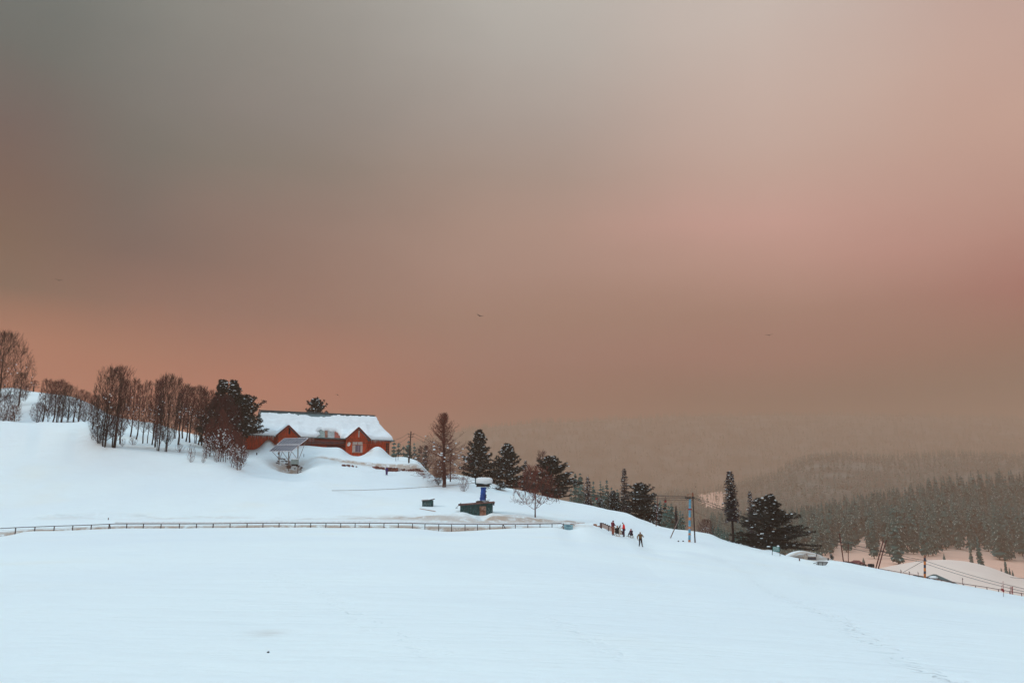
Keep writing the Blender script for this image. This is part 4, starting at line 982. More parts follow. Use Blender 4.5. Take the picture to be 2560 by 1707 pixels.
def rej(px, py, r):
    # open snowy clearing on the hazy hill above the striped lift tower
    inside = ((px - 1785) / 42) ** 2 + ((py - 1252 - (px - 1785) * .25) / 22) ** 2 < 1 or ((px - 1775) / 14) ** 2 + ((py - 1268) / 20) ** 2 < 1
    return inside and r.random() < .93
scatter_forest('hazy_wood', hillpts(5600, 1250, 2360, 900, 2680, 3, 20, 30, rej), CF, 'hazy snow-dusted wood covering the middle hill')
scatter_forest('far_wood', hillpts(6500, 3000, 4240, 700, 2680, 4, 24, 38), CF, 'faint wood covering the far mountain in the haze')

# the snowy clearing on the hazy hill, with a few thin trunks
def far_hit(px, py, y0=1160, y1=2300):
    dx, dy, dz = ray(px, py); ys = np.arange(y0, y1, 4.0); t = ys / dy; z = terr(dx * t, ys); b = np.nonzero(CAMZ + dz * t <= z)[0]; i = b[0] if len(b) else -1
    return (float(dx * t[i]), float(ys[i]), float(z[i]))
V, Fc = [], []; nI, nJ = 30, 12
for j in range(nJ + 1):
    v_ = j / nJ
    for i in range(nI + 1):
        u = i / nI; pxl = 1738 + 6 * math.sin(v_ * 5) + 30 * max(0, v_ - .55) * 2; pxr = 1826 - 8 * math.sin(v_ * 4) - 22 * v_
        px = pxl + (pxr - pxl) * u; py = 1226 + 8 * abs(u - .35) + 2 * math.sin(u * 17) + (46 - 14 * abs(u - .5)) * v_
        h = far_hit(px, py); V.append((h[0], h[1], h[2] + 1.2))
for j in range(nJ):
    for i in range(nI): a = j * (nI + 1) + i; Fc.append((a, a + 1, a + nI + 2, a + nI + 1))
tag(link('clearing_snow', new_mesh('clearing_snow', V, Fc, M_HAZEPINK, None, True)), kind='structure')
rt_ = random.Random(15)
for k in range(34):
    h = far_hit(rt_.uniform(1742, 1826), rt_.uniform(1234, 1272)); hh = rt_.uniform(12, 24); mb = MB(); mb.tube([(0, 0, -1), (.1, 0, hh * .6), (.2, 0, hh)], [.38, .25, .08], 4)
    for q in range(5): zz = hh * rt_.uniform(.35, .95); a = rt_.uniform(0, 6.28); mb.tube([(0, 0, zz), (math.cos(a) * 1.6, math.sin(a) * 1.6, zz + .8)], [.12, .03], 3)
    o = mb.build('bare_tree', M_BARKR); o.location = h; tag(o, 'thin bare trunk in the pink clearing on the misty hill above the lift tower', 'tree', 'thin trunks in the pink clearing')
# ------------------------------------------------------------------ the lodge
TH = math.radians(21); EX = V3((math.cos(TH), math.sin(TH), 0)); EY = V3((-math.sin(TH), math.cos(TH), 0))
HO = W(609, 1120, 145.0); HO.z = 0
def HP(px, py, d=0.0):
    """pixel on the vertical plane d metres behind the front wall -> (u, z)"""
    r = V3(ray(px, py)); c = V3((0, 0, CAMZ)); t = (d - (c - HO).dot(EY)) / r.dot(EY); P = c + r * t
    return (P - HO).dot(EX), P.z
def HW(u, d, z): p = HO + EX * u + EY * d; return V3((p.x, p.y, z))
ROOT = HW(13, 5, 12.5)
lodge = thing('lodge', 'long red wooden lodge with two gables and a thick snow-covered roof', 'house', ROOT)
DR = 6.0; DE = -1.0
ulr, z1 = HP(649, 1026, DR); urr, z2 = HP(937, 1038, DR); zr = (z1 + z2) / 2 - .05
ule, z3 = HP(622, 1086, DE); ure, z4 = HP(983, 1101, DE); zeL, zeR = z3, z4
DB = 2 * DR - DE
GAB = []
for ap, f0, f1 in (((721, 1064), (689, 1090), (749, 1092)), ((896, 1069), (865, 1099), (926, 1098))):
    d = -2.5; ua, za = HP(*ap, d); u0, zf0 = HP(*f0, d); u1, zf1 = HP(*f1, d)
    GAB.append((ua, za, (u1 - u0) / 2, (zf0 + zf1) / 2, (u0 + u1) / 2))
def main_roof(u, d):
    ze = zeL + (zeR - zeL) * (u - ule) / (ure - ule); sF = (d - DE) / (DR - DE) if d <= DR else (DB - d) / (DB - DR)
    sF = min(max(sF, 0), 1); f = sF ** 1.12
    sR = min(max((ure - u) / (ure - urr), 0), 1); sL = min(max((u - ule) / (ulr - ule), 0), 1)
    gR = float(np.interp(sR, [0, .19, .47, .77, .87, 1], [0, .17, .36, .55, .8, 1])); gL = float(np.interp(sL, [0, .85, .95, 1], [0, .42, .6, 1]))
    return ze + (zr - ze) * min(f, gR, gL)
def gab_roof(u, g): return g[1] - (g[1] - g[3]) * abs(u - g[0]) / g[2]
def roof_z(u, d):
    z = main_roof(u, d) if (ule <= u <= ure and DE <= d <= DB) else -99
    for g in GAB:
        if abs(u - g[4]) <= g[2] + .02 and -2.9 <= d < 5: z = max(z, gab_roof(u, g))
    return z
us = np.arange(ule, ure + .001, (ure - ule) / 150); ds = np.arange(-2.9, DB + .001, (DB + 2.9) / 84)
def hf_mesh(name, m, zt, zb, inside, parent, smooth=True, lab=None):
    """closed height-field slab over the (u, d) plan"""
    nu, nd = len(us), len(ds); mb = MB(); idt, idb = {}, {}
    cell = np.zeros((nu - 1, nd - 1), bool)
    for i in range(nu - 1):
        for j in range(nd - 1): cell[i, j] = inside((us[i] + us[i + 1]) / 2, (ds[j] + ds[j + 1]) / 2)
    def vt(i, j, top):
        dct = idt if top else idb
        if (i, j) not in dct:
            ring = sum(cell[a, b] for a in (i - 1, i) for b in (j - 1, j) if 0 <= a < nu - 1 and 0 <= b < nd - 1)
            z = zt(us[i], ds[j], ring < 4) if top else zb(us[i], ds[j]); p = HW(us[i], ds[j], z); dct[(i, j)] = len(mb.v); mb.v.append(tuple(p))
        return dct[(i, j)]
    for i in range(nu - 1):
        for j in range(nd - 1):
            if not cell[i, j]: continue
            q = [(i, j), (i + 1, j), (i + 1, j + 1), (i, j + 1)]
            mb.f.append(tuple(vt(a, b, True) for a, b in q)); mb.f.append(tuple(vt(a, b, False) for a, b in q[::-1]))
            for (da, db, e0, e1) in ((0, -1, 0, 1), (1, 0, 1, 2), (0, 1, 2, 3), (-1, 0, 3, 0)):
                a, b = i + da, j + db
                if not (0 <= a < nu - 1 and 0 <= b < nd - 1 and cell[a, b]):
                    p, q_ = q[e0], q[e1]; mb.f.append((vt(*p, False), vt(*q_, False), vt(*q_, True), vt(*p, True)))
    mb.m = [0] * len(mb.f); o = mb.build(name, m, parent, ROOT, smooth=smooth); return o
insR = lambda u, d: roof_z(u, d) > 0
roof_o = hf_mesh('roof', M_ROOFG, lambda u, d, e: roof_z(u, d) if roof_z(u, d) > 0 else roof_z(min(max(u, ule + .02), ure - .02), max(d, DE)) , lambda u, d: (roof_z(u, d) if roof_z(u, d) > 0 else roof_z(min(max(u, ule + .02), ure - .02), max(d, DE))) - .16, insR, lodge, smooth=False)
def inpoly(x, y, P):
    c = False; j = len(P) - 1
    for i in range(len(P)):
        if (P[i][1] > y) != (P[j][1] > y) and x < (P[j][0] - P[i][0]) * (y - P[i][1]) / (P[j][1] - P[i][1]) + P[i][0]: c = not c
        j = i
    return c
HOLE = [(785, 1103), (791, 1091), (799, 1087), (792, 1080), (801, 1074), (818, 1076), (836, 1078), (848, 1083), (853, 1094), (858, 1103)]
def rz_safe(u, d):
    z = roof_z(u, d)
    return z if z > 0 else main_roof(min(max(u, ule), ure), min(max(d, DE), DB))
def insS(u, d):
    z = roof_z(u, d)
    if z < 0: return False
    p = proj(HW(u, d, z + .1))
    if d < DR:
        strip = float(np.interp(p[0], [640, 655, 700, 760, 790, 815, 835, 860, 940], [.11, .09, .085, .095, .15, .14, .065, .05, .04])) + .012 * math.sin(u * 2.1) + .01 * math.sin(u * 5.3)
        if (d - DE) / (DR - DE) > 1 - strip - .035 and not any(abs(u - g[4]) < g[2] and d < 0 for g in GAB): return False
        if inpoly(p[0] + 1.5 * math.sin(u * 6), p[1] + 1.2 * math.sin(u * 4.3), HOLE): return False
        if p[0] < 652 and p[1] < 1058: return False
    elif d < DR + .5: return False
    return True
def snow_top(u, d, e):
    n = float(fbm(np.array([u * .5]), np.array([d * .5]), 3, 3)[0]); z = rz_safe(u, d)
    th = .42 + .22 * n; slope_e = min(max((d - DE) / 3, 0), 1); th += .18 * (1 - slope_e)
    for g in GAB:
        if abs(u - g[4]) < g[2] + 1.2 and d < 3:
            k = min(abs(abs(u - g[0]) - g[2]) / 1.2, 1); th += .25 * (1 - k) * (d > -1)
            if d < -.9: th *= .45
    return z + th * (.30 if e else 1.0)
snow_o = hf_mesh('roof_snow', M_SNOW, snow_top, lambda u, d: rz_safe(u, d) + .012, insS, lodge)
# corrugated sheets laid bare by a slide of snow
def roof_patch(name, m, pxa, pxb, pya, pyb):
    mb = MB(); n = 10; k0 = None; V = []
    for j in range(9):
        for i in range(n + 1):
            px = pxa + (pxb - pxa) * i / n; py = pya + (pyb - pya) * j / 8
            # march into the roof
            d = DE
            for d_ in np.arange(DE, DR, .05):
                u, z = HP(px, py, d_)
                d = d_
                if z <= roof_z(u, d_) + .03: break
            u, z = HP(px, py, d); V.append(HW(u, d, rz_safe(u, d) + .035 + .02 * math.sin(i * 2.2)))
    mb.add(V, [(j * (n + 1) + i, j * (n + 1) + i + 1, (j + 1) * (n + 1) + i + 1, (j + 1) * (n + 1) + i) for j in range(8) for i in range(n)])
    return mb.build(name, m, lodge, ROOT)
for nm_, m_, a_, b_, c_, d_ in (('corrugated_sheet', M_CORR, 786, 812, 1074.5, 1095), ('corrugated_sheet', M_RUST, 812.3, 819, 1075.5, 1095.3), ('corrugated_sheet', mat('pale_grey_sheet', (.33, .34, .34), .5, .15, 2), 819.3, 836, 1076.5, 1095.5), ('red_roof_sheet', mat('bare_red_roof', (.30, .06, .035), .6, .3, 2), 836.3, 853, 1079, 1096)):
    roof_patch(nm_, m_, a_, b_, c_, d_)
# dark barge board on the left verge of the ridge
def hbeam(mb, p0, p1, d, w, h, m=0, d1=None):
    a = HP(*p0, d); b = HP(*p1, d if d1 is None else d1); mb.beam(HW(a[0], d, a[1]), HW(b[0], d if d1 is None else d1, b[1]), w, h, m)
mb = MB(); a = HW(ulr - .05, DR, zr + .05); b = HW(ulr - .3, DR - 3.4, HP(643, 1058, DR - 3.4)[1]); mb.beam(a, b, .12, .5); mb.beam(a, HW(ulr - .3, DR + 3.4, b.z), .12, .5)
mb.build('barge_board', M_BLACK, lodge, ROOT)
mb = MB(); mb.beam(HW(ulr - .1, DR, zr + .06), HW(urr + .1, DR, zr + .06), .5, .10); mb.build('ridge_cap', M_ROOFG, lodge, ROOT)
# walls
Z0 = 9.5
uL = HP(611, 1100, 0)[0]; uR = HP(974, 1110, 0)[0]
def wallbox(mb, u0, u1, d0, d1, z0, z1):
    V = [HW(u, d, z) for z in (z0, z1) for u, d in ((u0, d0), (u1, d0), (u1, d1), (u0, d1))]
    mb.add(V, [(3, 2, 1, 0), (4, 5, 6, 7), (0, 1, 5, 4), (1, 2, 6, 5), (2, 3, 7, 6), (3, 0, 4, 7)])
mb = MB(); wallbox(mb, uL, uR, 0, 11.6, Z0, min(zeL, zeR) + .12); mb.build('wall', M_RED, lodge, ROOT)
GU = []
for g, (pa, pb) in zip(GAB, ((695, 744), (868, 918))):
    u0, u1 = HP(pa, 1100, -2.2)[0], HP(pb, 1100, -2.2)[0]; GU.append((u0, u1)); mb = MB(); zz = lambda u: gab_roof(u, g) - .17
    V = [HW(u0, -2.2, Z0), HW(u1, -2.2, Z0), HW(u1, -2.2, zz(u1)), HW(g[0], -2.2, g[1] - .17), HW(u0, -2.2, zz(u0))]; V += [v + EY * 2.19 for v in V]
    mb.add(V, [(0, 1, 2, 3, 4), (9, 8, 7, 6, 5), (0, 5, 6, 1), (1, 6, 7, 2), (2, 7, 8, 3), (3, 8, 9, 4), (4, 9, 5, 0)])
    mb.build('gable_wall', M_RED, lodge, ROOT)
    mb = MB()     # barge boards on the gable
    for s in (-1, 1):
        p = HW(g[0], -2.95, g[1] + .02); q = HW(g[0] + s * g[2] * 1.02, -2.95, gab_roof(g[0] + s * g[2] * 1.02, g) + .02); mb.beam(p, q, .08, .26)
    mb.build('barge_board', M_REDD, lodge, ROOT)
    # trim: bands with crosses, vertical battens
    mb = MB(); dF = -2.25; zb = g[3] - .25; zt_ = g[3] + .12
    for z in (zb - .32, zt_): mb.beam(HW(u0, dF, z), HW(u1, dF, z), .06, .09)
    n = 5; w = (u1 - u0) / n
    for i in range(n):
        a0, a1 = u0 + i * w, u0 + (i + 1) * w; mb.beam(HW(a0, dF, zb - .30), HW(a1, dF, zt_ - .03), .04, .05); mb.beam(HW(a1, dF, zb - .30), HW(a0, dF, zt_ - .03), .04, .05)
    for i in range(n + 1): mb.beam(HW(u0 + i * w, dF - .01, zb - .34), HW(u0 + i * w, dF - .01, zt_ + .03), .05, .06, up=(0, 1, 0))
    for k in range(9):
        u = u0 + (u1 - u0) * (k + .5) / 9
        if abs(u - g[0]) > .25: mb.beam(HW(u, dF, zt_ + .05), HW(u, dF, gab_roof(u, g) - .35), .03, .05, up=(0, 1, 0))
    for u in (u0 + .05, u1 - .05): mb.beam(HW(u, dF - .01, Z0), HW(u, dF - .01, zb - .3), .10, .12, up=(0, 1, 0))
    mb.build('timber_trim', M_TRIM, lodge, ROOT)
def hrect(mb, px0, px1, py0, py1, d, th=.05, m=0):
    u0, z1 = HP(px0, py0, d); u1, _ = HP(px1, py0, d); um, z0 = HP(px0, py1, d); V = [HW(u, dd, z) for dd in (d, d + th) for u, z in ((u0, z0), (u1, z0), (u1, z1), (u0, z1))]
    mb.add(V, [(0, 1, 2, 3), (7, 6, 5, 4), (0, 4, 5, 1), (1, 5, 6, 2), (2, 6, 7, 3), (3, 7, 4, 0)], m)
# attic openings
mb = MB(); hrect(mb, 722, 726, 1070, 1085, -2.27); mb.build('attic_opening', M_DARK, lodge, ROOT)
mb = MB(); hrect(mb, 896, 899.3, 1076, 1092.5, -2.27); mb.build('attic_opening', M_CREAM, lodge, ROOT)
# window of the right gable
wf = MB(); hrect(wf, 881.5, 907, 1103.5, 1131.5, -2.26, .05); win = wf.build('window', M_CREAM, lodge, ROOT)
def sub(mb, name, m): return mb.build(name, m, win, ROOT)
mb = MB(); hrect(mb, 888.5, 901.5, 1112, 1129.5, -2.30, .03); sub(mb, 'curtain', M_CURT)
mb = MB(); hrect(mb, 883, 893.4, 1105, 1110.5, -2.30, .03, 0); hrect(mb, 895.3, 905.5, 1105, 1110.5, -2.30, .03, 0); sub(mb, 'transom_pane', mat('frosted_pane', (.62, .55, .50), .3, .08, 2, spec=.5))
mb = MB(); hrect(mb, 893.6, 895, 1104, 1111.5, -2.33, .03); hrect(mb, 881.5, 907, 1111, 1112, -2.33, .03); hrect(mb, 881, 907.5, 1130.6, 1132.2, -2.36, .1); sub(mb, 'frame', M_TRIM)
# small crossed panel under the window corner
mb = MB(); hbeam(mb, (906.5, 1131), (916, 1142), -2.27, .05, .06); hbeam(mb, (916, 1131), (906.5, 1142), -2.27, .05, .06); hbeam(mb, (906, 1131), (917, 1131), -2.28, .05, .06); hbeam(mb, (906, 1131), (906, 1143), -2.28, .05, .06)
mb.build('cross_bracing', M_TRIM, lodge, ROOT)
# verandah band between the gables
mb = MB(); hrect(mb, 750, 862, 1097.5, 1102, -1.0, .9); mb.build('eaves_fascia', M_REDD, lodge, ROOT)
mb = MB()
for k in range(9): hrect(mb, 756 + 11.6 * k, 766.6 + 11.6 * k, 1102.4, 1109.5, -.35, .05)
mb.build('verandah_glazing', M_PANELG, lodge, ROOT)
mb = MB(); hrect(mb, 752, 862, 1109.6, 1111, -.45, .15); hrect(mb, 752, 862, 1101.5, 1102.3, -.45, .15); mb.build('verandah_rail', M_REDD, lodge, ROOT)
mb = MB()
for k in range(14): hrect(mb, 818 + 3.2 * k, 820.4 + 3.2 * k, 1111.5, 1118, -.3, .05)
mb.build('balustrade', M_REDD, lodge, ROOT)
# right wing: corner opening and gutter board
mb = MB(); hrect(mb, 965.5, 972.5, 1107, 1140, -.05, .04); mb.build('corner_window', M_DARK, lodge, ROOT)
mb = MB()
for y_ in (1107, 1113, 1119, 1125, 1131): hrect(mb, 965.5, 972.5, y_, y_ + .8, -.09, .04)
for x_ in (965, 969, 972.5): hrect(mb, x_, x_ + .8, 1106, 1141, -.11, .04)
mb.build('corner_window_bars', M_TRIM, lodge, ROOT)
mb = MB()
for px in (625, 631, 646, 658): hrect(mb, px, px + .8, 1090, 1128, -.04, .04)
mb.build('timber_trim', M_TRIM, lodge, ROOT)
# icicles
mb = MB(); ri = random.Random(4)
for rng, n in (((624, 688), 24), ((928, 960), 14), ((752, 786), 8)):
    for _ in range(n):
        px = ri.uniform(*rng); u, z = HP(px, 1095, DE); zz = main_roof(u, DE); mb.tube([HW(u, DE - .02, zz), HW(u, DE - .02, zz - ri.uniform(.25, 1.1))], [.045, .006], 4)
mb.build('icicles', mat('ice', (.55, .42, .38), .25, .15, 4, spec=.6), lodge, ROOT)
# satellite dish on the wall
dc = HW(HP(872, 1110, -2.9)[0], -2.9, HP(872, 1110, -2.9)[1]); mb = MB(); nrm = V3((-.45, -.85, .25)).normalized(); xx = nrm.cross(V3((0, 0, 1))).normalized(); yy = xx.cross(nrm)
V = [dc - nrm * .10]
for r_, o_ in ((.15, -.09), (.28, -.05), (.40, 0)): V += [dc + nrm * o_ + (xx * math.cos(a) + yy * math.sin(a)) * r_ for a in [2 * math.pi * k / 14 for k in range(14)]]
Fd = [(0, 1 + k, 1 + (k + 1) % 14) for k in range(14)]
for q in range(2): Fd += [(1 + q * 14 + k, 1 + (q + 1) * 14 + k, 1 + (q + 1) * 14 + (k + 1) % 14, 1 + q * 14 + (k + 1) % 14) for k in range(14)]
mb.add(V, Fd); dish = mb.build('satellite_dish', mat('dish_white', (.6, .58, .55), .5, .08, 4), lodge, ROOT, smooth=True)
mb = MB(); mb.tube([dc - nrm * .08, dc - nrm * .3 + V3((0, 0, -.1)), HW(HP(872, 1110, -2.2)[0] + .1, -2.2, dc.z - .15)], .025, 5); mb.tube([dc - yy * .36, dc + nrm * .4], .015, 4); mb.build('dish_arm', M_GALV, dish, ROOT)

# ------------------------------------------------------------------ solar array
sb = hit(722, 1168, 130, 145)
def SW(px, py, Y): return W(px, py, Y)
BL, BR, TL, TR = SW(673, 1128, 137.3), SW(729, 1128, 136.3), SW(711, 1096, 140.2), SW(771, 1095, 139.2)
SR = V3(((BL.x + BR.x) / 2, 138, tz((BL.x + BR.x) / 2, 138)))
sol = thing('solar_array', 'tilted two-row solar array on a steel stand in front of the red lodge', 'solar panel', SR)
nrm = (BR - BL).cross(TL - BL).normalized()
def bil(u, v): return (BL.lerp(BR, u)).lerp(TL.lerp(TR, u), v)
for rw, (v0, v1) in enumerate(((0, .47), (.51, 1.0))):
    fr = MB(); 
    for k in range(8):
        u0, u1 = k / 8, (k + 1) / 8
        q0 = 0.0
        a, b, c, d = bil(u0, v0), bil(u1, v0), bil(u1, v1), bil(u0, v1); mb = MB()
        g = .10
        pa = [a.lerp(c, g * .35), b.lerp(d, g * .35), c.lerp(a, g * .35), d.lerp(b, g * .35)]
        mb.add([p + nrm * .035 for p in pa] + [p - nrm * .0 for p in pa], [(0, 1, 2, 3), (7, 6, 5, 4), (0, 4, 5, 1), (1, 5, 6, 2), (2, 6, 7, 3), (3, 7, 4, 0)])
        mod = mb.build('solar_module', M_SOLAR, sol, SR)
        fb = MB()
        for p, q in ((a, b), (b, c), (c, d), (d, a)): fb.beam(p + nrm * .025, q + nrm * .025, .10, .07, up=nrm)
        fb.build('module_frame', M_ALU, mod, SR)
st = MB()
for px, pt, pb, Y in ((698, 1126, 1152, 138.2), (722, 1124, 1168, 137.6), (745, 1113, 1181, 137.4)):
    t_ = W(px, pt, Y); b_ = W(px, pb, Y); st = MB(); st.beam(b_ - V3((0, 0, .6)), t_, .14, .14); st.build('post', M_GALV, sol, SR)
mb = MB()
for (p, Yp, q, Yq) in (((681, 1129), 137.4, (697, 1146), 138.2), ((706, 1129), 137, (699, 1146), 138.2), ((706, 1129), 137, (721, 1150), 137.6), ((729, 1128), 136.6, (722, 1148), 137.6), ((729, 1128), 136.6, (744, 1148), 137.4), ((766, 1099), 139, (746, 1150), 137.4)):
    mb.beam(W(*p, Yp), W(*q, Yq), .06, .06)
mb.build('brace', M_GALV, sol, SR)
mb = MB(); 
for v in (.22, .72): mb.beam(bil(.03, v) - nrm * .07, bil(.97, v) - nrm * .07, .08, .08, up=nrm)
for u in (.12, .5, .88): mb.beam(bil(u, .02) - nrm * .15, bil(u, .98) - nrm * .15, .08, .08, up=nrm)
mb.build('support_rail', M_GALV, sol, SR)
# junction box on the stand, equipment cabinet beside it
mb = MB(); c = W(697, 1133, 137.9); mb.box(c, (.28, .2, .42)); mb.build('junction_box', M_GALV, sol, SR)
cb = W(737, 1161, 137.0); cabt = thing('equipment_cabinet', 'small grey-green cabinet with a snow cap under the solar array', 'cabinet', cb)
mb = MB(); c = W(737, 1154.5, 137.0); mb.box(c, (1.15, .7, .82)); mb.build('housing', mat('grey_green_box', (.20, .25, .24), .6, .15, 3), cabt, cb, bevel=.02)
mb = MB(); mb.box((c.x - .29, c.y - .36, c.z), (.54, .03, .72)); mb.box((c.x + .29, c.y - .36, c.z), (.54, .03, .72)); mb.build('door', mat('grey_green_door', (.25, .31, .30), .6, .12, 3), cabt, cb)
mb = MB(); mb.blob((c.x, c.y, c.z + .47), (.66, .45, .17), 10, 5, jit=.2, seed=4); mb.build('snow_cap', M_SNOW, cabt, cb, smooth=True)
mb = MB(); mb.box((c.x, c.y, c.z - .5), (1.0, .5, .25)); mb.build('plinth', M_DARK, cabt, cb)
bb = W(722, 1167, 137.3); mb = MB(); mb.box(W(722, 1166.5, 137.3), (.62, .5, .55)); mb.blob(W(722, 1163.5, 137.3) , (.34, .28, .08), 8, 4)
tag(mb.build('ballast_block', mat('brown_box', (.10, .055, .04), .8, .3, 3), None, bb), 'brown ballast block at the foot of the middle solar post', 'block')
# rubble and scraps in the pit
rr_ = random.Random(8); rub = MB()
for _ in range(46):
    px, py = rr_.uniform(690, 755), 0; py = 1148 + (px - 690) * .40 + rr_.uniform(-8, 9); p = hit(px, py, 130, 146); r = rr_.uniform(.06, .22); rub.blob(p, (r * 1.4, r, r * .7), 6, 4, seed=_, jit=.7)
tag(rub.build('rubble', mat('dark_rubble', (.06, .03, .028), .9, .5, 3), None, hit(722, 1165, 130, 146)), 'dark rubble and scraps bared in the pit under the solar array', 'rubble', kind='stuff')

# ------------------------------------------------------------------ stone terrace wall
swm = MB(); rs = random.Random(12)
def stones(pxa, pxb, pya, pyb, n, r0, r1, fn):
    for _ in range(n):
        t = rs.random(); px = pxa + (pxb - pxa) * t; py = fn(t) + rs.uniform(pya, pyb); p = hit(px, py, 134, 146); r = rs.uniform(r0, r1); swm.blob(p + V3((0, -.05, 0)), (r * 1.3, r * .9, r * .8), 7, 5, seed=rs.random(), jit=.45)
stones(856, 892, -1.5, 2, 26, .10, .20, lambda t: 1163 + 3 * t)
stones(932, 962, -2, 2.4, 46, .10, .22, lambda t: 1168 + 4 * t)
stones(966, 994, -3.5, 3.5, 120, .10, .20, lambda t: 1174 + 1 * t)
stones(998, 1058, -2.2, 2.4, 60, .06, .14, lambda t: 1174 + 3 * t)
stones(1040, 1066, -2, 5, 20, .05, .12, lambda t: 1178 + 12 * t)
tag(swm.build('stone_wall', M_BRICK, None, hit(980, 1177, 134, 146), smooth=False), 'low terrace wall of reddish-brown stones poking out of the snow', 'wall')
# ------------------------------------------------------------------ poles, frames, small things
def pole(name, label, cat, bot, top, r0, r1, m, Yb, Yt=None, extras=None, group=None):
    b = W(*bot, Yb); t = W(*top, Yt if Yt else Yb); g = V3((b.x, b.y, min(b.z, tz(b.x, b.y))))
    root = thing(name, label, cat, g, group=group); mb = MB(); d = (b - t).normalized(); mb.tube([b + d * .5, b.lerp(t, .5), t], [r0, (r0 + r1) / 2, r1], 8)
    mb.build('shaft', m, root, g, smooth=True); return root, g, b, t
Yp = hit(1022, 1157, 130, 160).y
upole, g, b, upt = pole('utility_pole', 'tall dark utility pole on the snow terrace right of the lodge', 'pole', (1022, 1157), (1027.5, 1078), .14, .10, M_WOODP, Yp)
mb = MB(); mb.beam(upt + V3((-.55, 0, -.55)), upt + V3((.55, 0, -.55)), .08, .10); mb.beam(upt + V3((-.4, 0, -1.0)), upt + V3((.4, 0, -1.0)), .06, .08); mb.build('crossarm', M_WOODP, upole, g)
for dx, dz in ((-.5, -.45), (.5, -.45), (-.35, -.92), (.35, -.92)):
    mb = MB(); mb.tube([upt + V3((dx, 0, dz - .05)), upt + V3((dx, 0, dz + .14))], [.05, .03], 6); mb.build('insulator', M_BLACK, upole, g)
def wire(label, a, b_, sag, r=.022, name='overhead_wire', group=None, cat='wire', n=18):
    mb = MB(); mb.tube(catenary(a, b_, sag, n), r, 4); o = mb.build(name, M_CABLE, None, (V3(a) + V3(b_)) / 2); return tag(o, label, cat, group)
eave = HW(ure - .5, DE, zeR + .1)
wire('wire sagging from the utility pole to the right eave of the lodge', upt + V3((-.5, 0, -.35)), eave, .35)
wire('lower wire from the utility pole to the corner wall of the lodge', upt + V3((-.35, 0, -.85)), HW(uR, -.1, zeR - .4), .6)
wire('pale wire strung across the front of the lodge from gable to gable, upper one', HW(GU[0][1], -2.5, GAB[0][3] - .25), HW(GU[1][0] + 1.5, -2.6, GAB[1][3] - .45), .35, .016)
wire('wire strung low across the front of the lodge and its right window', HW(GU[0][1] + 1, -2.6, GAB[0][3] - .3), HW(uR - 2, -2.8, zeR - .5), .55, .016)
# bare gazebo frame
gz = hit(1005, 1152, 140, 165); Yg = gz.y; gaz = thing('gazebo_frame', 'bare dark metal gazebo frame with a peaked top right of the lodge', 'frame', gz)
mb = MB(); ap = W(1010.6, 1117, Yg + .8); cs = [W(990, 1136, Yg - .6), W(1021, 1134.5, Yg - .2), W(1024, 1134, Yg + 2.0), W(995.5, 1134.5, Yg + 2.0)]
for c in cs: mb.tube([ap, c], .045, 5)
mb.build('peak_frame', M_BLACK, gaz, gz)
mb = MB()
for i in range(4): mb.tube([cs[i], cs[(i + 1) % 4]], .04, 5)
mb.build('ring_beam', M_BLACK, gaz, gz)
for c in cs: mb = MB(); mb.tube([c, V3((c.x, c.y, tz(c.x, c.y) - .3))], .04, 5); mb.build('leg', M_BLACK, gaz, gz)

# stakes
def stake(label, px, pyb, pyt, w=.06, m=None, y0=70, y1=170, name='stake', cat='stake', lean=0):
    b = hit(px, pyb, y0, y1); t = W(px + lean, pyt, b.y); mb = MB(); mb.tube([b - V3((0, 0, .25)), b.lerp(t, .6), t], [w, w * .8, w * .5], 6)
    mb.blob(t, (w * .9, w * .9, w * .6), 6, 4); return tag(mb.build(name, m or M_BLACK, None, b, smooth=True), label, cat)
stake('short dark stake in the snow left of the solar array', 642, 1137, 1131.5, .12)
stake('thin dark stake behind the right end of the solar array', 759.5, 1142, 1134, .05)
stake('tiny reddish stub in the snow above the left part of the fence', 271, 1299, 1294.5, .07, M_REDP)
stake('short reddish stub in the snow left of the half-buried vehicle', 1998.6, 1401.5, 1396.5, .09, M_REDP, 95, 130)
stake('dark knot of wood at the end of the snow mound behind the half-buried vehicle', 2070.5, 1400, 1395.5, .12, M_BLACK, 95, 135)
stake('bent dark twig tip poking out of the smooth snow in the foreground', 668, 1632, 1629, .018, M_BARK, 7, 40, 'twig', 'twig', lean=3)

# ------------------------------------------------------------------ lift station with hut
hb_ = hit(1205, 1292, 98, 110); YH = 106.0
hut = thing('green_hut', 'low flaked green hut with a rusty door and sloping roof behind the fence', 'hut', V3((W(1190, 1285, YH).x, YH, tz(W(1190, 1285, YH).x, YH))))
hg = hut.location.copy(); Pq = lambda px, py, d=0: W(px, py, YH) * 1.0 + V3((0, d, 0))
z_b = tz(Pq(1215, 1290).x, YH) - 1.6
def prism(mb, front, depth, m=0):
    n = len(front); V = [V3(p) for p in front] + [V3(p) + V3((0, depth, 0)) for p in front]
    mb.add(V, [tuple(range(n)), tuple(range(n, 2 * n))[::-1]] + [(i, i + n, (i + 1) % n + n, (i + 1) % n) for i in range(n)], m)
a, b_ = Pq(1150.5, 1264), Pq(1231, 1256)
mb = MB(); prism(mb, [V3((a.x, YH, z_b)), V3((b_.x, YH, z_b)), b_, a], 2.6); mb.build('wall', M_GREENH, hut, hg)
mb = MB(); prism(mb, [Pq(1146, 1263.5, -.3), Pq(1236, 1256.5, -.3), Pq(1236, 1252.6, -.3), Pq(1146, 1259, -.3)], 3.3); mb.build('roof', mat('brown_roof_board', (.16, .085, .075), .7, .3, 2), hut, hg)
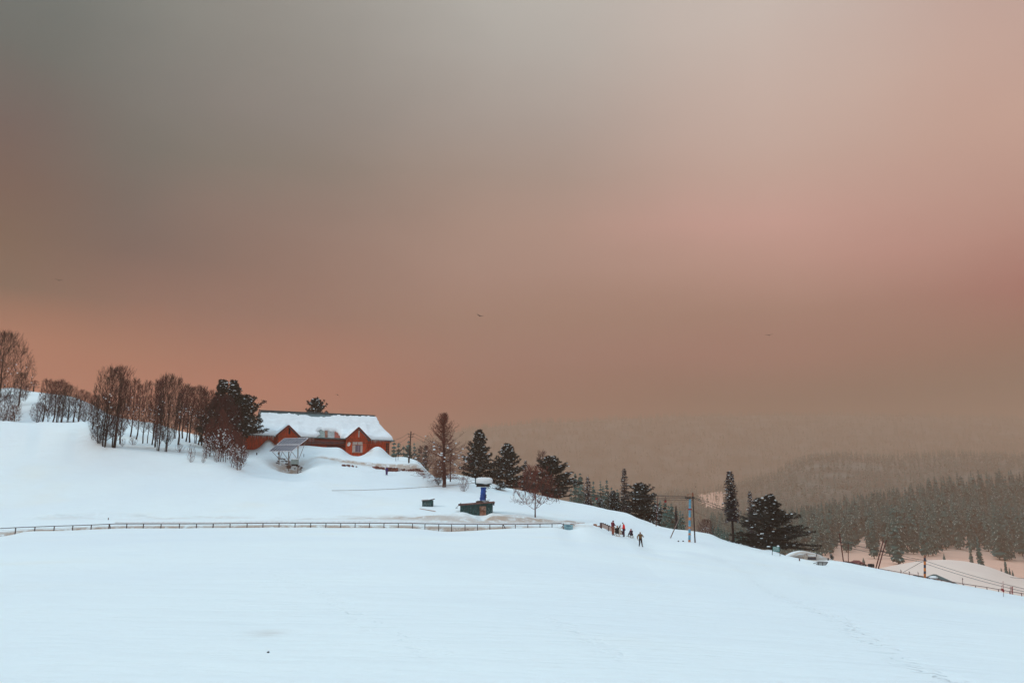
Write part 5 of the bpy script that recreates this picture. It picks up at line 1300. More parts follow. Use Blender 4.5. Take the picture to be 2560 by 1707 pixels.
mb = MB(); prism(mb, [Pq(1232.5, 1262, -.1), Pq(1235, 1262, -.1), Pq(1235, 1256.5, -.1), Pq(1232.5, 1256.5, -.1)], 2.8); mb.build('fascia', M_BLACK, hut, hg)
mb = MB(); prism(mb, [Pq(1199.2, 1296, -.05), Pq(1215.2, 1296, -.05), Pq(1215.2, 1265, -.05), Pq(1199.2, 1265, -.05)], .06); door = mb.build('door', M_DOORH, hut, hg)
mb = MB(); 
for q in ((1197.6, 1199.1), (1215.3, 1216.6)): prism(mb, [Pq(q[0], 1297, -.09), Pq(q[1], 1297, -.09), Pq(q[1], 1263.6, -.09), Pq(q[0], 1263.6, -.09)], .1)
prism(mb, [Pq(1197.6, 1264.8, -.09), Pq(1216.6, 1264.8, -.09), Pq(1216.6, 1263.4, -.09), Pq(1197.6, 1263.4, -.09)], .1); mb.build('frame', M_GREENH, door, hg)
mb = MB(); rd = random.Random(3)
for _ in range(46):
    px = rd.choice((rd.uniform(1153, 1180), rd.uniform(1156, 1178), rd.uniform(1181, 1195), rd.uniform(1218, 1229))); py = rd.uniform(1268, 1280); h = rd.uniform(.6, 2.8); w = rd.uniform(.15, .5)
    prism(mb, [Pq(px, py + h, -.012), Pq(px + w, py + h, -.012), Pq(px + w * .7, py, -.012), Pq(px + .1, py, -.012)], .02)
mb.build('peeled_paint', M_FLAKE, hut, hg)
mb = MB()
for _ in range(26):
    px = rd.uniform(1200, 1214.5); py = rd.uniform(1266, 1276); h = rd.uniform(.4, 1.8); w = rd.uniform(.3, .9)
    prism(mb, [Pq(px, py + h, -.062), Pq(px + w, py + h * .8, -.062), Pq(px + w * .7, py, -.062), Pq(px + .1, py + .2, -.062)], .02)
mb.build('peeled_paint', M_FLAKE, door, hg)
# plank leaning at the left end of the hut
mb = MB(); mb.beam(W(1139, 1271, 105.6), W(1153, 1256, 105.7), .22, .05); mb.beam(W(1139.5, 1268, 105.5), W(1144, 1270, 105.5), .1, .05)
tag(mb.build('leaning_plank', M_WOODP, None, W(1139, 1271, 105.6)), 'dark plank leaning against the left end of the green hut', 'plank')
# drive column wrapped in a blue tarpaulin
YC = 107.4; cbs = W(1208, 1252.5, YC); st_ = thing('lift_drive_station', 'lift drive column wrapped in blue tarpaulin under a snow-capped hood, on the hut roof', 'lift station', cbs)
mb = MB(); rt = random.Random(6); V = []; n = 16; K = 13
for k in range(K + 1):
    t = k / K; pxc = 1206.8 + 1.9 * t; w = (13.0 + 1.2 * math.sin(t * 7)) * YC / F / 2; c = W(pxc, 1250.8 - 33 * t, YC)
    for j in range(n):
        a_ = 2 * math.pi * j / n; q = 1 + .10 * math.sin(j * 2.3 + k * 1.1) + rt.uniform(-.05, .05); V.append(c + V3((math.cos(a_) * w * q, math.sin(a_) * w * q, rt.uniform(-.02, .02))))
mb.add(V, [(k * n + j, k * n + (j + 1) % n, (k + 1) * n + (j + 1) % n, (k + 1) * n + j) for k in range(K) for j in range(n)] + [tuple(range(n))[::-1], tuple(K * n + j for j in range(n))])
mb.build('blue_tarpaulin', M_BLUE, st_, cbs)
mb = MB(); mb.tube([W(1214.2, 1251, YC - .3), W(1214.6, 1235, YC - .45)], .035, 6)
for py in (1228, 1238, 1242): mb.blob(W(1215, py, YC - .4), .09, 6, 4)
mb.build('side_pipe', M_BLACK, st_, cbs)
mb = MB(); mb.box(W(1209, 1213.4, YC), (30 * YC / F, 1.0, 4.6 * YC / F)); mb.box(W(1196, 1213, YC), (9 * YC / F, .8, 5.5 * YC / F)); mb.beam(W(1190, 1210.6, YC), W(1226, 1210.6, YC), .1, .06); mb.beam(W(1190, 1216, YC), W(1212, 1216, YC), .1, .06)
mb.build('gear_housing', M_BLACK, st_, cbs, bevel=.02)
for px, py, r in ((1218, 1218.5, 3.0), (1222.5, 1216.5, 3.4)):
    mb = MB(); c = W(px, py, YC - .4); rad = r * YC / F; ring = [c + V3((math.cos(a) * rad, 0, math.sin(a) * rad)) for a in [2 * math.pi * k / 14 for k in range(15)]]; mb.tube(ring, .028, 5, cap=False)
    for k in range(4): mb.tube([c, ring[k * 3]], .015, 4)
    mb.build('pulley', M_BLACK, st_, cbs)
mb = MB(); prism(mb, [W(1187.5, 1209, YC - .75), W(1189.5, 1208, YC - .75), W(1189.5, 1194, YC - .75), W(1187.5, 1195.5, YC - .75)], 1.5); mb.beam(W(1188, 1209.5, YC), W(1229, 1209.5, YC), 1.3, .07)
mb.build('hood', M_GREENH, st_, cbs)
mb = MB(); c = W(1210, 1202, YC); hw, hh = 21.6 * YC / F, 8.6 * YC / F; V = []; nu_ = 16
prof = [(-1, -.55), (-.98, .2), (-.9, .72), (-.6, .98), (0, 1.0), (.55, .95), (.9, .75), (1.0, .35), (.98, -.3), (.8, -.75), (.3, -1.0), (0, -.95), (-.4, -.8), (-.8, -.78)]
for d_, s_ in ((-.75, .86), (-.6, .97), (0, 1.0), (.6, .97), (.75, .86)): V += [c + V3((x * hw * s_, d_, z * hh * s_)) for x, z in prof]
L = len(prof); Fq = [(k * L + j, k * L + (j + 1) % L, (k + 1) * L + (j + 1) % L, (k + 1) * L + j) for k in range(4) for j in range(L)] + [tuple(range(L))[::-1], tuple(4 * L + j for j in range(L))]
mb.add(V, Fq); mb.build('snow_cap', M_SNOW, st_, cbs, smooth=True)
mb = MB(); mb.blob(W(1199, 1254, YC - .3), (.55, .5, .16), 9, 5, jit=.2, seed=2); mb.box(W(1214, 1252.6, YC - .3), (.9, .5, .10)); mb.build('base_plate', M_WOODP, st_, cbs)
mb = MB(); mb.tube([W(1217, 1251.5, YC - .3), W(1218, 1249, YC - .3), W(1223.5, 1248.5, YC - .3), W(1225, 1249.5, YC - .3)], .03, 5); mb.build('bent_pipe', M_BLACK, st_, cbs)
rope_a = hit(829, 1226, 100, 140)
mb = MB(); mb.tube(catenary(rope_a, W(1189, 1206.5, YC), .25, 20), .035, 5); tag(mb.build('guy_rope', M_GALV, None, rope_a), 'long brown rope running over the snow from the tarpaulined station to the left', 'rope')
# small green box
YB = 112.5; bs = W(1069, 1266, YB); bx = thing('green_box', 'small dark green box with a snow-covered crooked lid on the slope left of the hut', 'box', V3((bs.x, bs.y, tz(bs.x, bs.y))))
bo = bx.location.copy(); YB = bo.y
mb = MB(); prism(mb, [W(1055.5, 1270, YB), W(1082, 1270, YB), W(1082, 1249.5, YB), W(1055.5, 1250.8, YB)], .9); mb.build('body', M_GREENH, bx, bo)
mb = MB(); prism(mb, [W(1053, 1251.6, YB - .1), W(1066, 1252.2, YB - .1), W(1085.5, 1247, YB - .1), W(1085.5, 1245.6, YB - .1), W(1066, 1251, YB - .1), W(1053, 1250.2, YB - .1)], 1.1); mb.build('lid', M_WOODP, bx, bo)
mb = MB(); mb.blob(W(1064, 1249, YB + .4), (.55, .45, .12), 9, 5, seed=1, jit=.2); mb.build('snow_cap', M_SNOW, bx, bo, smooth=True)
mb = MB()
for _ in range(16):
    px = rd.uniform(1057, 1080); py = rd.uniform(1254, 1262); h = rd.uniform(1, 4); prism(mb, [W(px, py + h, YB - .012), W(px + .5, py + h, YB - .012), W(px + .4, py, YB - .012), W(px + .1, py, YB - .012)], .02)
mb.build('peeled_paint', M_FLAKE, bx, bo)
p0 = hit(1050, 1271.5, 90, 118); p1 = hit(1088, 1279, 90, 118); mb = MB(); mb.beam(p0 + V3((0, 0, .03)), p1 + V3((0, 0, .08)), .16, .05)
tag(mb.build('plank', M_PLANK, None, p0), 'thin brown board lying half-buried between the green box and the hut', 'plank')

# ------------------------------------------------------------------ long fence
FR = [(-60, 1324), (0, 1320.6), (40, 1318.2), (137, 1314.6), (229, 1311.6), (287, 1309), (506, 1309), (700, 1307), (1007, 1307.6), (1130, 1310), (1288, 1310.6), (1408, 1308)]
FX, FY = [p[0] for p in FR], [p[1] for p in FR]
def fenceY(px): return float(np.interp(px, [-60, 0, 120, 300, 480, 1000, 1300, 1440], [84.5, 85.0, 86.9, 88.9, 89.4, 89.9, 90.3, 91.4]))
def frail(px): return W(px, float(np.interp(px, FX, FY)), fenceY(px))
fo = frail(700); fo.z = tz(fo.x, fo.y); fence = thing('long_fence', 'long dark steel fence with comb netting crossing the snow below the lodge', 'fence', fo)
mb = MB(); mb.tube([frail(p) for p in range(-60, 1412, 8)], .042, 6); mb.build('rail', M_RAIL, fence, fo)
posts = [-8, 39.6, 87.8, 136, 182.4, 228.6, 273.2, 317.3, 359, 403, 449, 491.7, 533, 575.6, 618, 657.7, 698, 738, 777, 815, 852, 888, 924, 960, 996, 1031.5, 1062.5, 1097, 1129, 1162.7, 1193.7, 1224.7, 1257, 1288.5, 1319.5, 1350, 1380, 1408]
for px in posts:
    t = frail(px); zb = min(tz(t.x, t.y), t.z - .3) - .25; mb = MB(); mb.beam((t.x, t.y, zb), (t.x, t.y, t.z + .02), .075, .075, up=(0, 1, 0)); mb.build('post', M_RAIL, fence, fo)
for px, dx in ((274, 11), (534, 4), (1258, 8)):
    t = frail(px); e = frail(px + dx); mb = MB(); mb.beam(t, (e.x, e.y - .5, tz(e.x, e.y - .5) - .1), .06, .06); mb.build('brace', M_RAIL, fence, fo)
mb = MB(); px = 288.0
while px < 1440:
    seg = (int(px / 118) % 2); y_ = float(np.interp(px, FX, FY)); Yf = fenceY(px) + .35; h = 5.0 + 1.0 * seg
    if px < 430 or px > 620 or True:
        a = W(px, y_ - .8, Yf); b = W(px, y_ - h, Yf); mb.beam(a, b, .030, .02, up=(0, 1, 0))
    px += 3.1
mb.beam(W(288, 1308, fenceY(288) + .38), W(700, 1306.2, fenceY(700) + .38), .02, .03); mb.beam(W(700, 1306.2, fenceY(700) + .38), W(1007, 1306.6, fenceY(1007) + .38), .02, .03); mb.beam(W(1007, 1306.6, fenceY(1007) + .38), W(1288, 1309.6, fenceY(1288) + .38), .02, .03); mb.beam(W(1288, 1309.6, fenceY(1288) + .38), W(1440, 1306, fenceY(1440) + .38), .02, .03)
mb.build('comb_netting', M_NETP, fence, fo)
for dz_ in (.18, .36):
    mb = MB(); mb.tube([frail(p) - V3((0, 0, dz_)) for p in range(-60, 1412, 16)], .007, 3); mb.build('wire', M_RAIL, fence, fo)
# blue notice board at its right end
Ys = fenceY(1420) + .1; sbp = W(1421, 1326, Ys); sgn = thing('notice_board', 'pale blue notice board half sunk in snow at the right end of the long fence', 'sign', V3((sbp.x, sbp.y, tz(sbp.x, sbp.y))))
so_ = sgn.location.copy(); mb = MB(); prism(mb, [W(1412, 1332, Ys), W(1432, 1332, Ys), W(1432.4, 1311.2, Ys), W(1409.5, 1311, Ys)], .05); board = mb.build('board', M_SIGNB, sgn, so_)
mb = MB()
for (x0, x1, y0, y1) in [(1416.2, 1417.6, 1313, 1315.6), (1418.2, 1419.6, 1313.4, 1315.6), (1420.2, 1421.6, 1313.4, 1315.8), (1422.2, 1423.4, 1313.2, 1315.6), (1424, 1425.4, 1314, 1316.2), (1426, 1427, 1314, 1315.6), (1418.4, 1421.6, 1318, 1318.8), (1416, 1419, 1321, 1321.7), (1419.8, 1422.5, 1321.1, 1321.8), (1423.2, 1426, 1321.3, 1322)]:
    prism(mb, [W(x0, y1, Ys - .012), W(x1, y1, Ys - .012), W(x1, y0, Ys - .012), W(x0, y0, Ys - .012)], .014)
mb.build('lettering', M_TEXTB, board, so_)
mb = MB(); mb.beam(W(1410, 1311, Ys + .1), W(1404, 1318, Ys), .05, .05); mb.beam(W(1408, 1308.5, Ys + .1), W(1416, 1318, Ys + .1), .05, .05); mb.beam(W(1404, 1310, Ys + .1), W(1437, 1311.5, Ys + .1), .07, .07); mb.build('bracket', M_RAIL, sgn, so_)
mb = MB(); mb.beam(W(1426, 1309.6, 93.2), W(1448, 1307.6, 93.4), .25, .07); mb.beam(W(1446, 1307.8, 93.4), W(1462, 1306.4, 93.5), .12, .04)
tag(mb.build('plank', M_PLANK, None, W(1440, 1309, 93.3)), 'long tapering orange-brown board lying on the snow above the blue notice board', 'plank')

# ------------------------------------------------------------------ barrier, log and the group
Yb1, Yb2 = 97.0, 98.5
bo_ = W(1503, 1318, Yb1); bar = thing('barrier_fence', 'pale netting barrier with dark rails slanting down behind the group of people', 'fence', V3((bo_.x, bo_.y, tz(bo_.x, bo_.y))))
bl = bar.location.copy(); mb = MB()
def bp(t, dz): px = 1504 + (1556 - 1504) * t; return W(px, 1306.6 + 21 * t + dz, Yb1 + (Yb2 - Yb1) * t)
for t in (0, .5, 1): pass
mb.beam(bp(0, 0), bp(1, 0), .07, .07); mb.build('rail', M_RAIL, bar, bl)
mb = MB(); prism(mb, [bp(0, 11), bp(1, 12), bp(1, .6), bp(0, .6)], .03); mb.build('netting_panel', mat('dirty_pink_netting', (.60, .47, .42), .85, .12, 3), bar, bl)
for t in (0, .33, .66, 1): mb = MB(); mb.beam(bp(t, -.5), bp(t, 15), .07, .07, up=(0, 1, 0)); mb.build('post', M_RAIL, bar, bl)
mb = MB()
for k in range(9): t = .08 + k * .1; mb.beam(bp(t, -.5), bp(t + .01, -2.0), .10, .02, up=(0, 1, 0))
mb.build('slat_tips', M_RAIL, bar, bl)
gp_ = hit(1501.5, 1317, 90, 110); mb = MB()
for px in (1500.4, 1503): mb.beam(W(px, 1319.5, Yb1 - .3), W(px + .2, 1306, Yb1 - .3), .10, .08, up=(0, 1, 0))
for py in (1307.5, 1311): mb.beam(W(1500.2, py, Yb1 - .3), W(1503.4, py, Yb1 - .3), .08, .06)
tag(mb.build('gate_post', M_REDP, None, gp_), 'pair of brown gate posts at the left end of the netting barrier', 'post')
mb = MB(); c0, c1 = W(1483.5, 1311.2, Yb1 - .2), W(1492, 1313.2, Yb1 - .2); mb.tube([c0, c0.lerp(c1, .5), c1], [.12, .15, .14], 9); mb.tube([c0 + V3((.05, 0, -.13)), c1 + V3((.5, 0, -.14))], .05, 6); mb.beam(c1 + V3((0, 0, -.1)), W(1500, 1314, Yb1 - .2), .06, .07); mb.beam(W(1491.5, 1317, Yb1 - .2), W(1491.5, 1313, Yb1 - .2), .05, .05, up=(0, 1, 0)); mb.beam(W(1496, 1317, Yb1 - .2), W(1496, 1313.4, Yb1 - .2), .05, .05, up=(0, 1, 0))
tag(mb.build('log_trestle', M_PLANK, None, W(1490, 1316, Yb1 - .2)), 'short pale log on a dark low trestle left of the gate posts', 'trestle')

def skin_obj(name, m, nodes, edges, radii, parent, sub=1):
    me = bpy.data.meshes.new(name); me.from_pydata([tuple(n) for n in nodes], edges, []); o = bpy.data.objects.new(name, me); sc.collection.objects.link(o)
    md = o.modifiers.new('s', 'SKIN'); md.use_smooth_shade = True
    for i, r in enumerate(radii): d = me.skin_vertices[0].data[i]; d.radius = r if isinstance(r, tuple) else (r, r); d.use_root = (i == 0)
    if sub: ss = o.modifiers.new('u', 'SUBSURF'); ss.levels = sub; ss.render_levels = sub
    dg = bpy.context.evaluated_depsgraph_get(); dg.update(); nm2 = bpy.data.meshes.new_from_object(o.evaluated_get(dg)); nm2.name = name
    bpy.data.objects.remove(o); nm2.materials.clear(); nm2.materials.append(m)
    if len(nm2.polygons): nm2.polygons.foreach_set('use_smooth', np.ones(len(nm2.polygons), dtype=bool))
    return link(name, nm2, parent)
def person(label, base, H, face, pose, jm, tm, bm, hood=None, hat=None, group=None, robe=False):
    """pose: joints in fractions of a 1.75 m body; x right of the person, y forward, z up"""
    s = H * 1.06 / 1.75; P = {k: V3(v) * s for k, v in pose.items()}
    root_n = ['pelvis', 'waist', 'chest', 'neck', 'head', 'crown']
    nodes, edges, rad, ix = [], [], [], {}
    def nd(k, p, r): ix[k] = len(nodes); nodes.append(p); rad.append(r if isinstance(r, tuple) else r * s)
    def nt(k, p, r): ix[k] = len(nodes); nodes.append(p); rad.append((r[0] * s, r[1] * s))
    nt('pelvis', P['pelvis'], (.145, .105)); nt('waist', P['pelvis'].lerp(P['chest'], .45), (.13, .10)); nt('chest', P['chest'], (.165, .115)); nd('neck', P['neck'], .055)
    fw = (P.get('look', V3((0, 1, 0)))).normalized(); hd = P['head']; nd('head', hd, .088); nd('crown', hd + (hd - P['neck']).normalized() * .085 * s, .07)
    nd('nose', hd + fw * .085 * s, .02); nd('chin', hd + fw * .05 * s - (hd - P['neck']).normalized() * .07 * s, .035)
    edges += [(0, 1), (1, 2), (2, 3), (3, 4), (4, 5), (4, 6), (4, 7)]
    side = fw.cross(V3((0, 0, 1))).normalized()
    for sg in (-1, 1): nd('ear%d' % sg, hd + side * sg * .085 * s, .02); edges.append((4, ix['ear%d' % sg]))
    for sd in ('L', 'R'):
        sh, el, wr, ha = P['sh' + sd], P['el' + sd], P['wr' + sd], P['ha' + sd]
        nd('sh' + sd, sh, .062); nd('el' + sd, el, .045); nd('wr' + sd, wr, .030); pal = wr.lerp(ha, .5); nd('pa' + sd, pal, .036)
        edges += [(2, ix['sh' + sd]), (ix['sh' + sd], ix['el' + sd]), (ix['el' + sd], ix['wr' + sd]), (ix['wr' + sd], ix['pa' + sd])]
        dr = (ha - wr).normalized(); pw = dr.cross(V3((0, 0, 1)) if abs(dr.z) < .8 else V3((0, 1, 0))).normalized(); dn = dr.cross(pw)
        for f in range(4):
            L = (.075, .085, .08, .062)[f] * s; b0 = pal + pw * (f - 1.5) * .019 * s + dr * .035 * s; k1 = b0 + dr * L * .5 + dn * .006 * s; k2 = k1 + (dr + dn * .7).normalized() * L * .5
            nd('f%s%d' % (sd, f), k1, .009); nd('g%s%d' % (sd, f), k2, .008); edges += [(ix['pa' + sd], ix['f%s%d' % (sd, f)]), (ix['f%s%d' % (sd, f)], ix['g%s%d' % (sd, f)])]
        th = pal + pw * -.045 * s + dr * .02 * s; nd('t' + sd, th, .010); nd('u' + sd, th + (dr + dn * .5).normalized() * .04 * s, .009); edges += [(ix['pa' + sd], ix['t' + sd]), (ix['t' + sd], ix['u' + sd])]
        hp, kn, an, to = P['hp' + sd], P['kn' + sd], P['an' + sd], P['to' + sd]
        nd('hp' + sd, hp, .088); nd('kn' + sd, kn, .058); nd('an' + sd, an, .040); nd('to' + sd, to, .035)
        edges += [(0, ix['hp' + sd]), (ix['hp' + sd], ix['kn' + sd]), (ix['kn' + sd], ix['an' + sd]), (ix['an' + sd], ix['to' + sd])]
    body = skin_obj('person', M_SKIN, nodes, edges, rad, None, 1); body.location = base; body.rotation_euler = (0, 0, face); tag(body, label, 'person', group)
    sx = lambda r: tuple(v * s for v in r)
    # jacket
    jn = [P['pelvis'] + V3((0, 0, -.06 * s)), P['pelvis'].lerp(P['chest'], .45), P['chest'], P['neck'] - V3((0, 0, .02 * s))]; jr = [sx((.215, .175)), sx((.20, .165)), sx((.225, .18)), sx((.09, .085))]; je = [(0, 1), (1, 2), (2, 3)]
    if robe: jn[0] = V3((P['pelvis'].x, P['pelvis'].y, .12 * s)); jr[0] = sx((.27, .24))
    for sd in ('L', 'R'): k = len(jn); jn += [P['sh' + sd], P['el' + sd], P['wr' + sd].lerp(P['el' + sd], .06)]; jr += [sx((.088, .088)), sx((.068, .068)), sx((.05, .05))]; je += [(2, k), (k, k + 1), (k + 1, k + 2)]
    skin_obj('jacket' if not robe else 'robe', jm, jn, je, jr, body)
    tn = [P['pelvis']]; tr_ = [sx((.165, .13))]; te = []
    for sd in ('L', 'R'): k = len(tn); tn += [P['hp' + sd], P['kn' + sd], P['an' + sd] + (P['kn' + sd] - P['an' + sd]) * .08]; tr_ += [sx((.112, .112)), sx((.084, .084)), sx((.068, .068))]; te += [(0, k), (k, k + 1), (k + 1, k + 2)]
    skin_obj('trousers', tm, tn, te, tr_, body)
    for sd in ('L', 'R'):
        a, t = P['an' + sd], P['to' + sd]; skin_obj('boot', bm, [a + (P['kn' + sd] - a).normalized() * .10 * s, a, t], [(0, 1), (1, 2)], [sx((.058, .058)), sx((.062, .062)), sx((.045, .045))], body)
    up_ = (hd - P['neck']).normalized()
    if hood: skin_obj('hood', hood, [P['neck'] - fw * .01 * s, hd - fw * .035 * s, hd + up_ * .07 * s - fw * .02 * s], [(0, 1), (1, 2)], [sx((.10, .10)), sx((.108, .108)), sx((.085, .085))], body)
    if hat: skin_obj('hat', hat, [hd + up_ * .045 * s, hd + up_ * .13 * s], [(0, 1)], [sx((.102, .102)), sx((.07, .07))], body)
    mb = MB()
    for sg in (-1, 1): mb.blob(hd + fw * .080 * s + side * sg * .032 * s + up_ * .018 * s, .011 * s, 6, 4)
    mb.build('eyes', M_BLACK, body); mb = MB(); mb.blob(hd + fw * .078 * s - up_ * .042 * s, (.022 * s, .012 * s, .006 * s), 6, 4); mb.build('mouth', mat('lips', (.25, .08, .07), .6, .1, 5), body)
    return body
STAND = dict(pelvis=(0, 0, .94), chest=(0, 0, 1.28), neck=(0, .0, 1.47), head=(0, .02, 1.62), shL=(-.19, 0, 1.40), shR=(.19, 0, 1.40), elL=(-.25, -.02, 1.12), elR=(.25, -.02, 1.12), wrL=(-.25, .08, .88), wrR=(.25, .08, .88), haL=(-.25, .12, .74), haR=(.25, .12, .74),
    hpL=(-.095, 0, .88), hpR=(.095, 0, .88), knL=(-.11, .02, .48), knR=(.11, .02, .48), anL=(-.12, -.02, .08), anR=(.12, -.02, .08), toL=(-.14, .13, .04), toR=(.14, .13, .04))
SIT = dict(pelvis=(0, 0, .30), chest=(0, .06, .64), neck=(0, .09, .83), head=(0, .12, .98), shL=(-.19, .06, .76), shR=(.19, .06, .76), elL=(-.25, .16, .50), elR=(.25, .16, .50), wrL=(-.16, .36, .42), wrR=(.16, .36, .42), haL=(-.10, .46, .38), haR=(.10, .46, .38),
    hpL=(-.10, .05, .26), hpR=(.10, .05, .26), knL=(-.16, .42, .46), knR=(.16, .42, .46), anL=(-.15, .62, .12), anR=(.15, .62, .12), toL=(-.17, .76, .10), toR=(.17, .76, .10))
def P_(base, **kw): d = dict(base); d.update(kw); return d
M_JMAR, M_TBRO, M_JRED, M_TPUR, M_JBLK, M_JPUR, M_JOLI, M_TDRK = cloth('maroon_cloth', (.15, .014, .03)), cloth('red_brown_cloth', (.28, .085, .055)), cloth('bright_red_cloth', (.95, .004, .006)), cloth('dark_purple_cloth', (.045, .008, .03)), cloth('black_cloth', (.010, .009, .010)), cloth('dark_plum_cloth', (.03, .012, .03)), cloth('olive_brown_cloth', (.16, .085, .035)), cloth('dark_brown_cloth', (.025, .012, .014))
M_BOOT, M_PINK, M_HAIR = cloth('black_boot', (.012, .008, .015)), cloth('pink_scarf', (.65, .12, .16)), cloth('dark_hair', (.02, .012, .012))
def Hgt(px, pyb, pyt, Y): return W(px, pyt, Y).z - W(px, pyb, Y).z
b1 = hit(1532.5, 1337.8, 85, 105); person('person in a maroon hooded jacket and brown trousers standing at the left of the group', b1, Hgt(1532, 1337.8, 1301, b1.y), math.radians(-60), P_(STAND, head=(0, .10, 1.60), neck=(0, .05, 1.47), elL=(-.22, .12, 1.14), wrL=(-.10, .33, 1.12), haL=(-.02, .40, 1.10), elR=(.24, .10, 1.14), wrR=(.12, .33, 1.10), haR=(.03, .41, 1.08), look=(0, .9, -.4)), M_JMAR, M_TBRO, M_BOOT, hood=M_JMAR)
b2 = hit(1543.5, 1338.5, 85, 105); person('person in black sitting on a sledge with one arm raised, between the standing two', b2 + V3((0, 0, .10)), Hgt(1543, 1337, 1316.5, b2.y) * 1.75 / 1.05, math.radians(170), P_(SIT, elR=(.44, .10, .66), wrR=(.30, .20, .88), haR=(.22, .22, .96), elL=(-.30, .05, .98), wrL=(-.38, .02, 1.12), haL=(-.40, .02, 1.20)), M_JBLK, M_JBLK, M_BOOT, hat=cloth('tan_hat', (.30, .18, .10)))
b3 = hit(1560.4, 1342, 85, 105); person('person in a bright red jacket and dark trousers standing in profile', b3, Hgt(1560, 1342, 1306.7, b3.y), math.radians(75), P_(STAND, head=(0, .10, 1.60), neck=(0, .04, 1.47), elL=(-.22, .02, 1.14), wrL=(-.14, .22, 1.02), haL=(-.08, .30, 1.0), elR=(.22, .02, 1.14), wrR=(.14, .22, 1.02), haR=(.08, .30, 1.0), look=(0, .95, -.25), knL=(-.09, .10, .49), anL=(-.10, .04, .08), toL=(-.11, .19, .04)), M_JRED, M_TPUR, M_BOOT, hat=M_HAIR)
b4 = hit(1579, 1343, 85, 105); person('person in a plum coat with a pink scarf sitting on the right sledge', b4 + V3((0, 0, .10)), Hgt(1580, 1341, 1322.6, b4.y) * 1.75 / 1.05, math.radians(140), P_(SIT), M_JPUR, M_JPUR, M_BOOT, hood=M_JPUR)
mb = MB(); hp4 = b4 + V3((0, 0, .10)); k_ = Hgt(1580, 1341, 1322.6, b4.y) / 1.05; R_ = Matrix.Rotation(math.radians(140), 3, 'Z'); c = hp4 + R_ @ (V3((0, .17, .90)) * k_); mb.blob(c, (.10 * k_, .10 * k_, .07 * k_), 9, 5, jit=.2, seed=1)
tag(mb.build('scarf', M_PINK, None, c, smooth=True), 'pink scarf round the neck of the person on the right sledge', 'scarf')
b5 = hit(1602, 1375, 80, 105); person('person in an olive-brown jacket standing apart in front of the group', b5, Hgt(1602, 1375, 1338.3, b5.y), math.radians(185), P_(STAND, elL=(-.36, .02, 1.14), wrL=(-.27, .20, 1.16), haL=(-.24, .26, 1.22), elR=(.36, -.06, 1.12), wrR=(.33, .04, .90), haR=(.30, .10, .80), anL=(-.20, -.02, .08), toL=(-.27, .10, .04), anR=(.16, -.1, .08), knL=(-.14, .04, .49), toR=(.22, .03, .04)), M_JOLI, M_TDRK, M_BOOT, hood=cloth('dark_hood', (.03, .02, .018)))
b6 = hit(966.5, 1188, 125, 143); person('person in a long purple robe standing on the slope below the stone terrace wall', b6, Hgt(966, 1188, 1167.5, b6.y), math.radians(20), P_(STAND), M_PURPLE, M_PURPLE, M_BOOT, hood=cloth('dark_purple_hood', (.03, .01, .04)), robe=True)
# long stick in the maroon figure's hands
mb = MB(); mb.tube([W(1535.5, 1315, b1.y - .3), W(1537, 1333, b1.y - .6)], .02, 5); tag(mb.build('walking_stick', mat('pale_stick', (.55, .45, .35), .7, .1, 4), None, W(1537, 1333, b1.y - .6)), 'pale stick held between the maroon and the black figures', 'stick')
def sledge(label, px, py, w, rz, m):
    b = hit(px, py, 80, 105); r = thing('sledge', label, 'sledge', b, rz, 'wooden sledges')
    for s in (-1, 1):
        mb = MB(); y = s * .20; mb.tube([(-.52 * w, y, .02), (.35 * w, y, .02), (.50 * w, y, .07), (.58 * w, y, .20)], .028, 6); mb.build('runner', m, r)
        for x in (-.35, 0, .3): mb = MB(); mb.beam((x * w, y, .03), (x * w, y, .17), .04, .04, up=(0, 1, 0)); mb.build('strut', m, r)
    mb = MB()
    for k in range(4): mb.beam((-.5 * w, -.21 + .14 * k, .19), (.45 * w, -.21 + .14 * k, .19), .10, .025)
    mb.build('seat_slats', m, r); return r
M_SLED = mat('tan_sledge_wood', (.48, .32, .20), .7, .25, 4); M_SLED2 = mat('brown_sledge_wood', (.20, .13, .07), .75, .35, 4)
sledge('tan wooden sledge under the person in black', 1541.5, 1339.5, .85, math.radians(170), M_SLED)
sledge('brown wooden sledge under the person with the pink scarf', 1576.5, 1343.8, .8, math.radians(175), M_SLED2)
q = hit(1550, 1336, 85, 110); r = thing('sledge', 'pale sledge stood on end behind the person in black, horns upward', 'sledge', q + V3((0, .5, 0)), 0, 'wooden sledges')
for s in (-1, 1):
    mb = MB(); mb.tube([(s * .16, 0, -.05), (s * .16, .04, .75), (s * .15, -.02, .98), (s * .15, -.06, 1.10)], [.03, .03, .025, .01], 6); mb.build('runner', M_SLED, r)
mb = MB()
for k in range(3): mb.beam((-.2, -.04, .25 + .22 * k), (.2, -.04, .25 + .22 * k), .025, .16)
mb.build('seat_slats', mat('pale_sledge_wood', (.62, .52, .42), .7, .15, 4), r)
p = hit(1521, 1325.5, 85, 105); mb = MB(); mb.blob(p + V3((0, 0, .04)), (.17, .12, .08), 8, 5, jit=.4, seed=5); mb.tube([p + V3((-.2, 0, .05)), p + V3((.25, 0, .08))], .03, 5)
tag(mb.build('snow_shoe_pile', M_BLACK, None, p), 'small dark heap on the snow left of the maroon figure', 'heap')

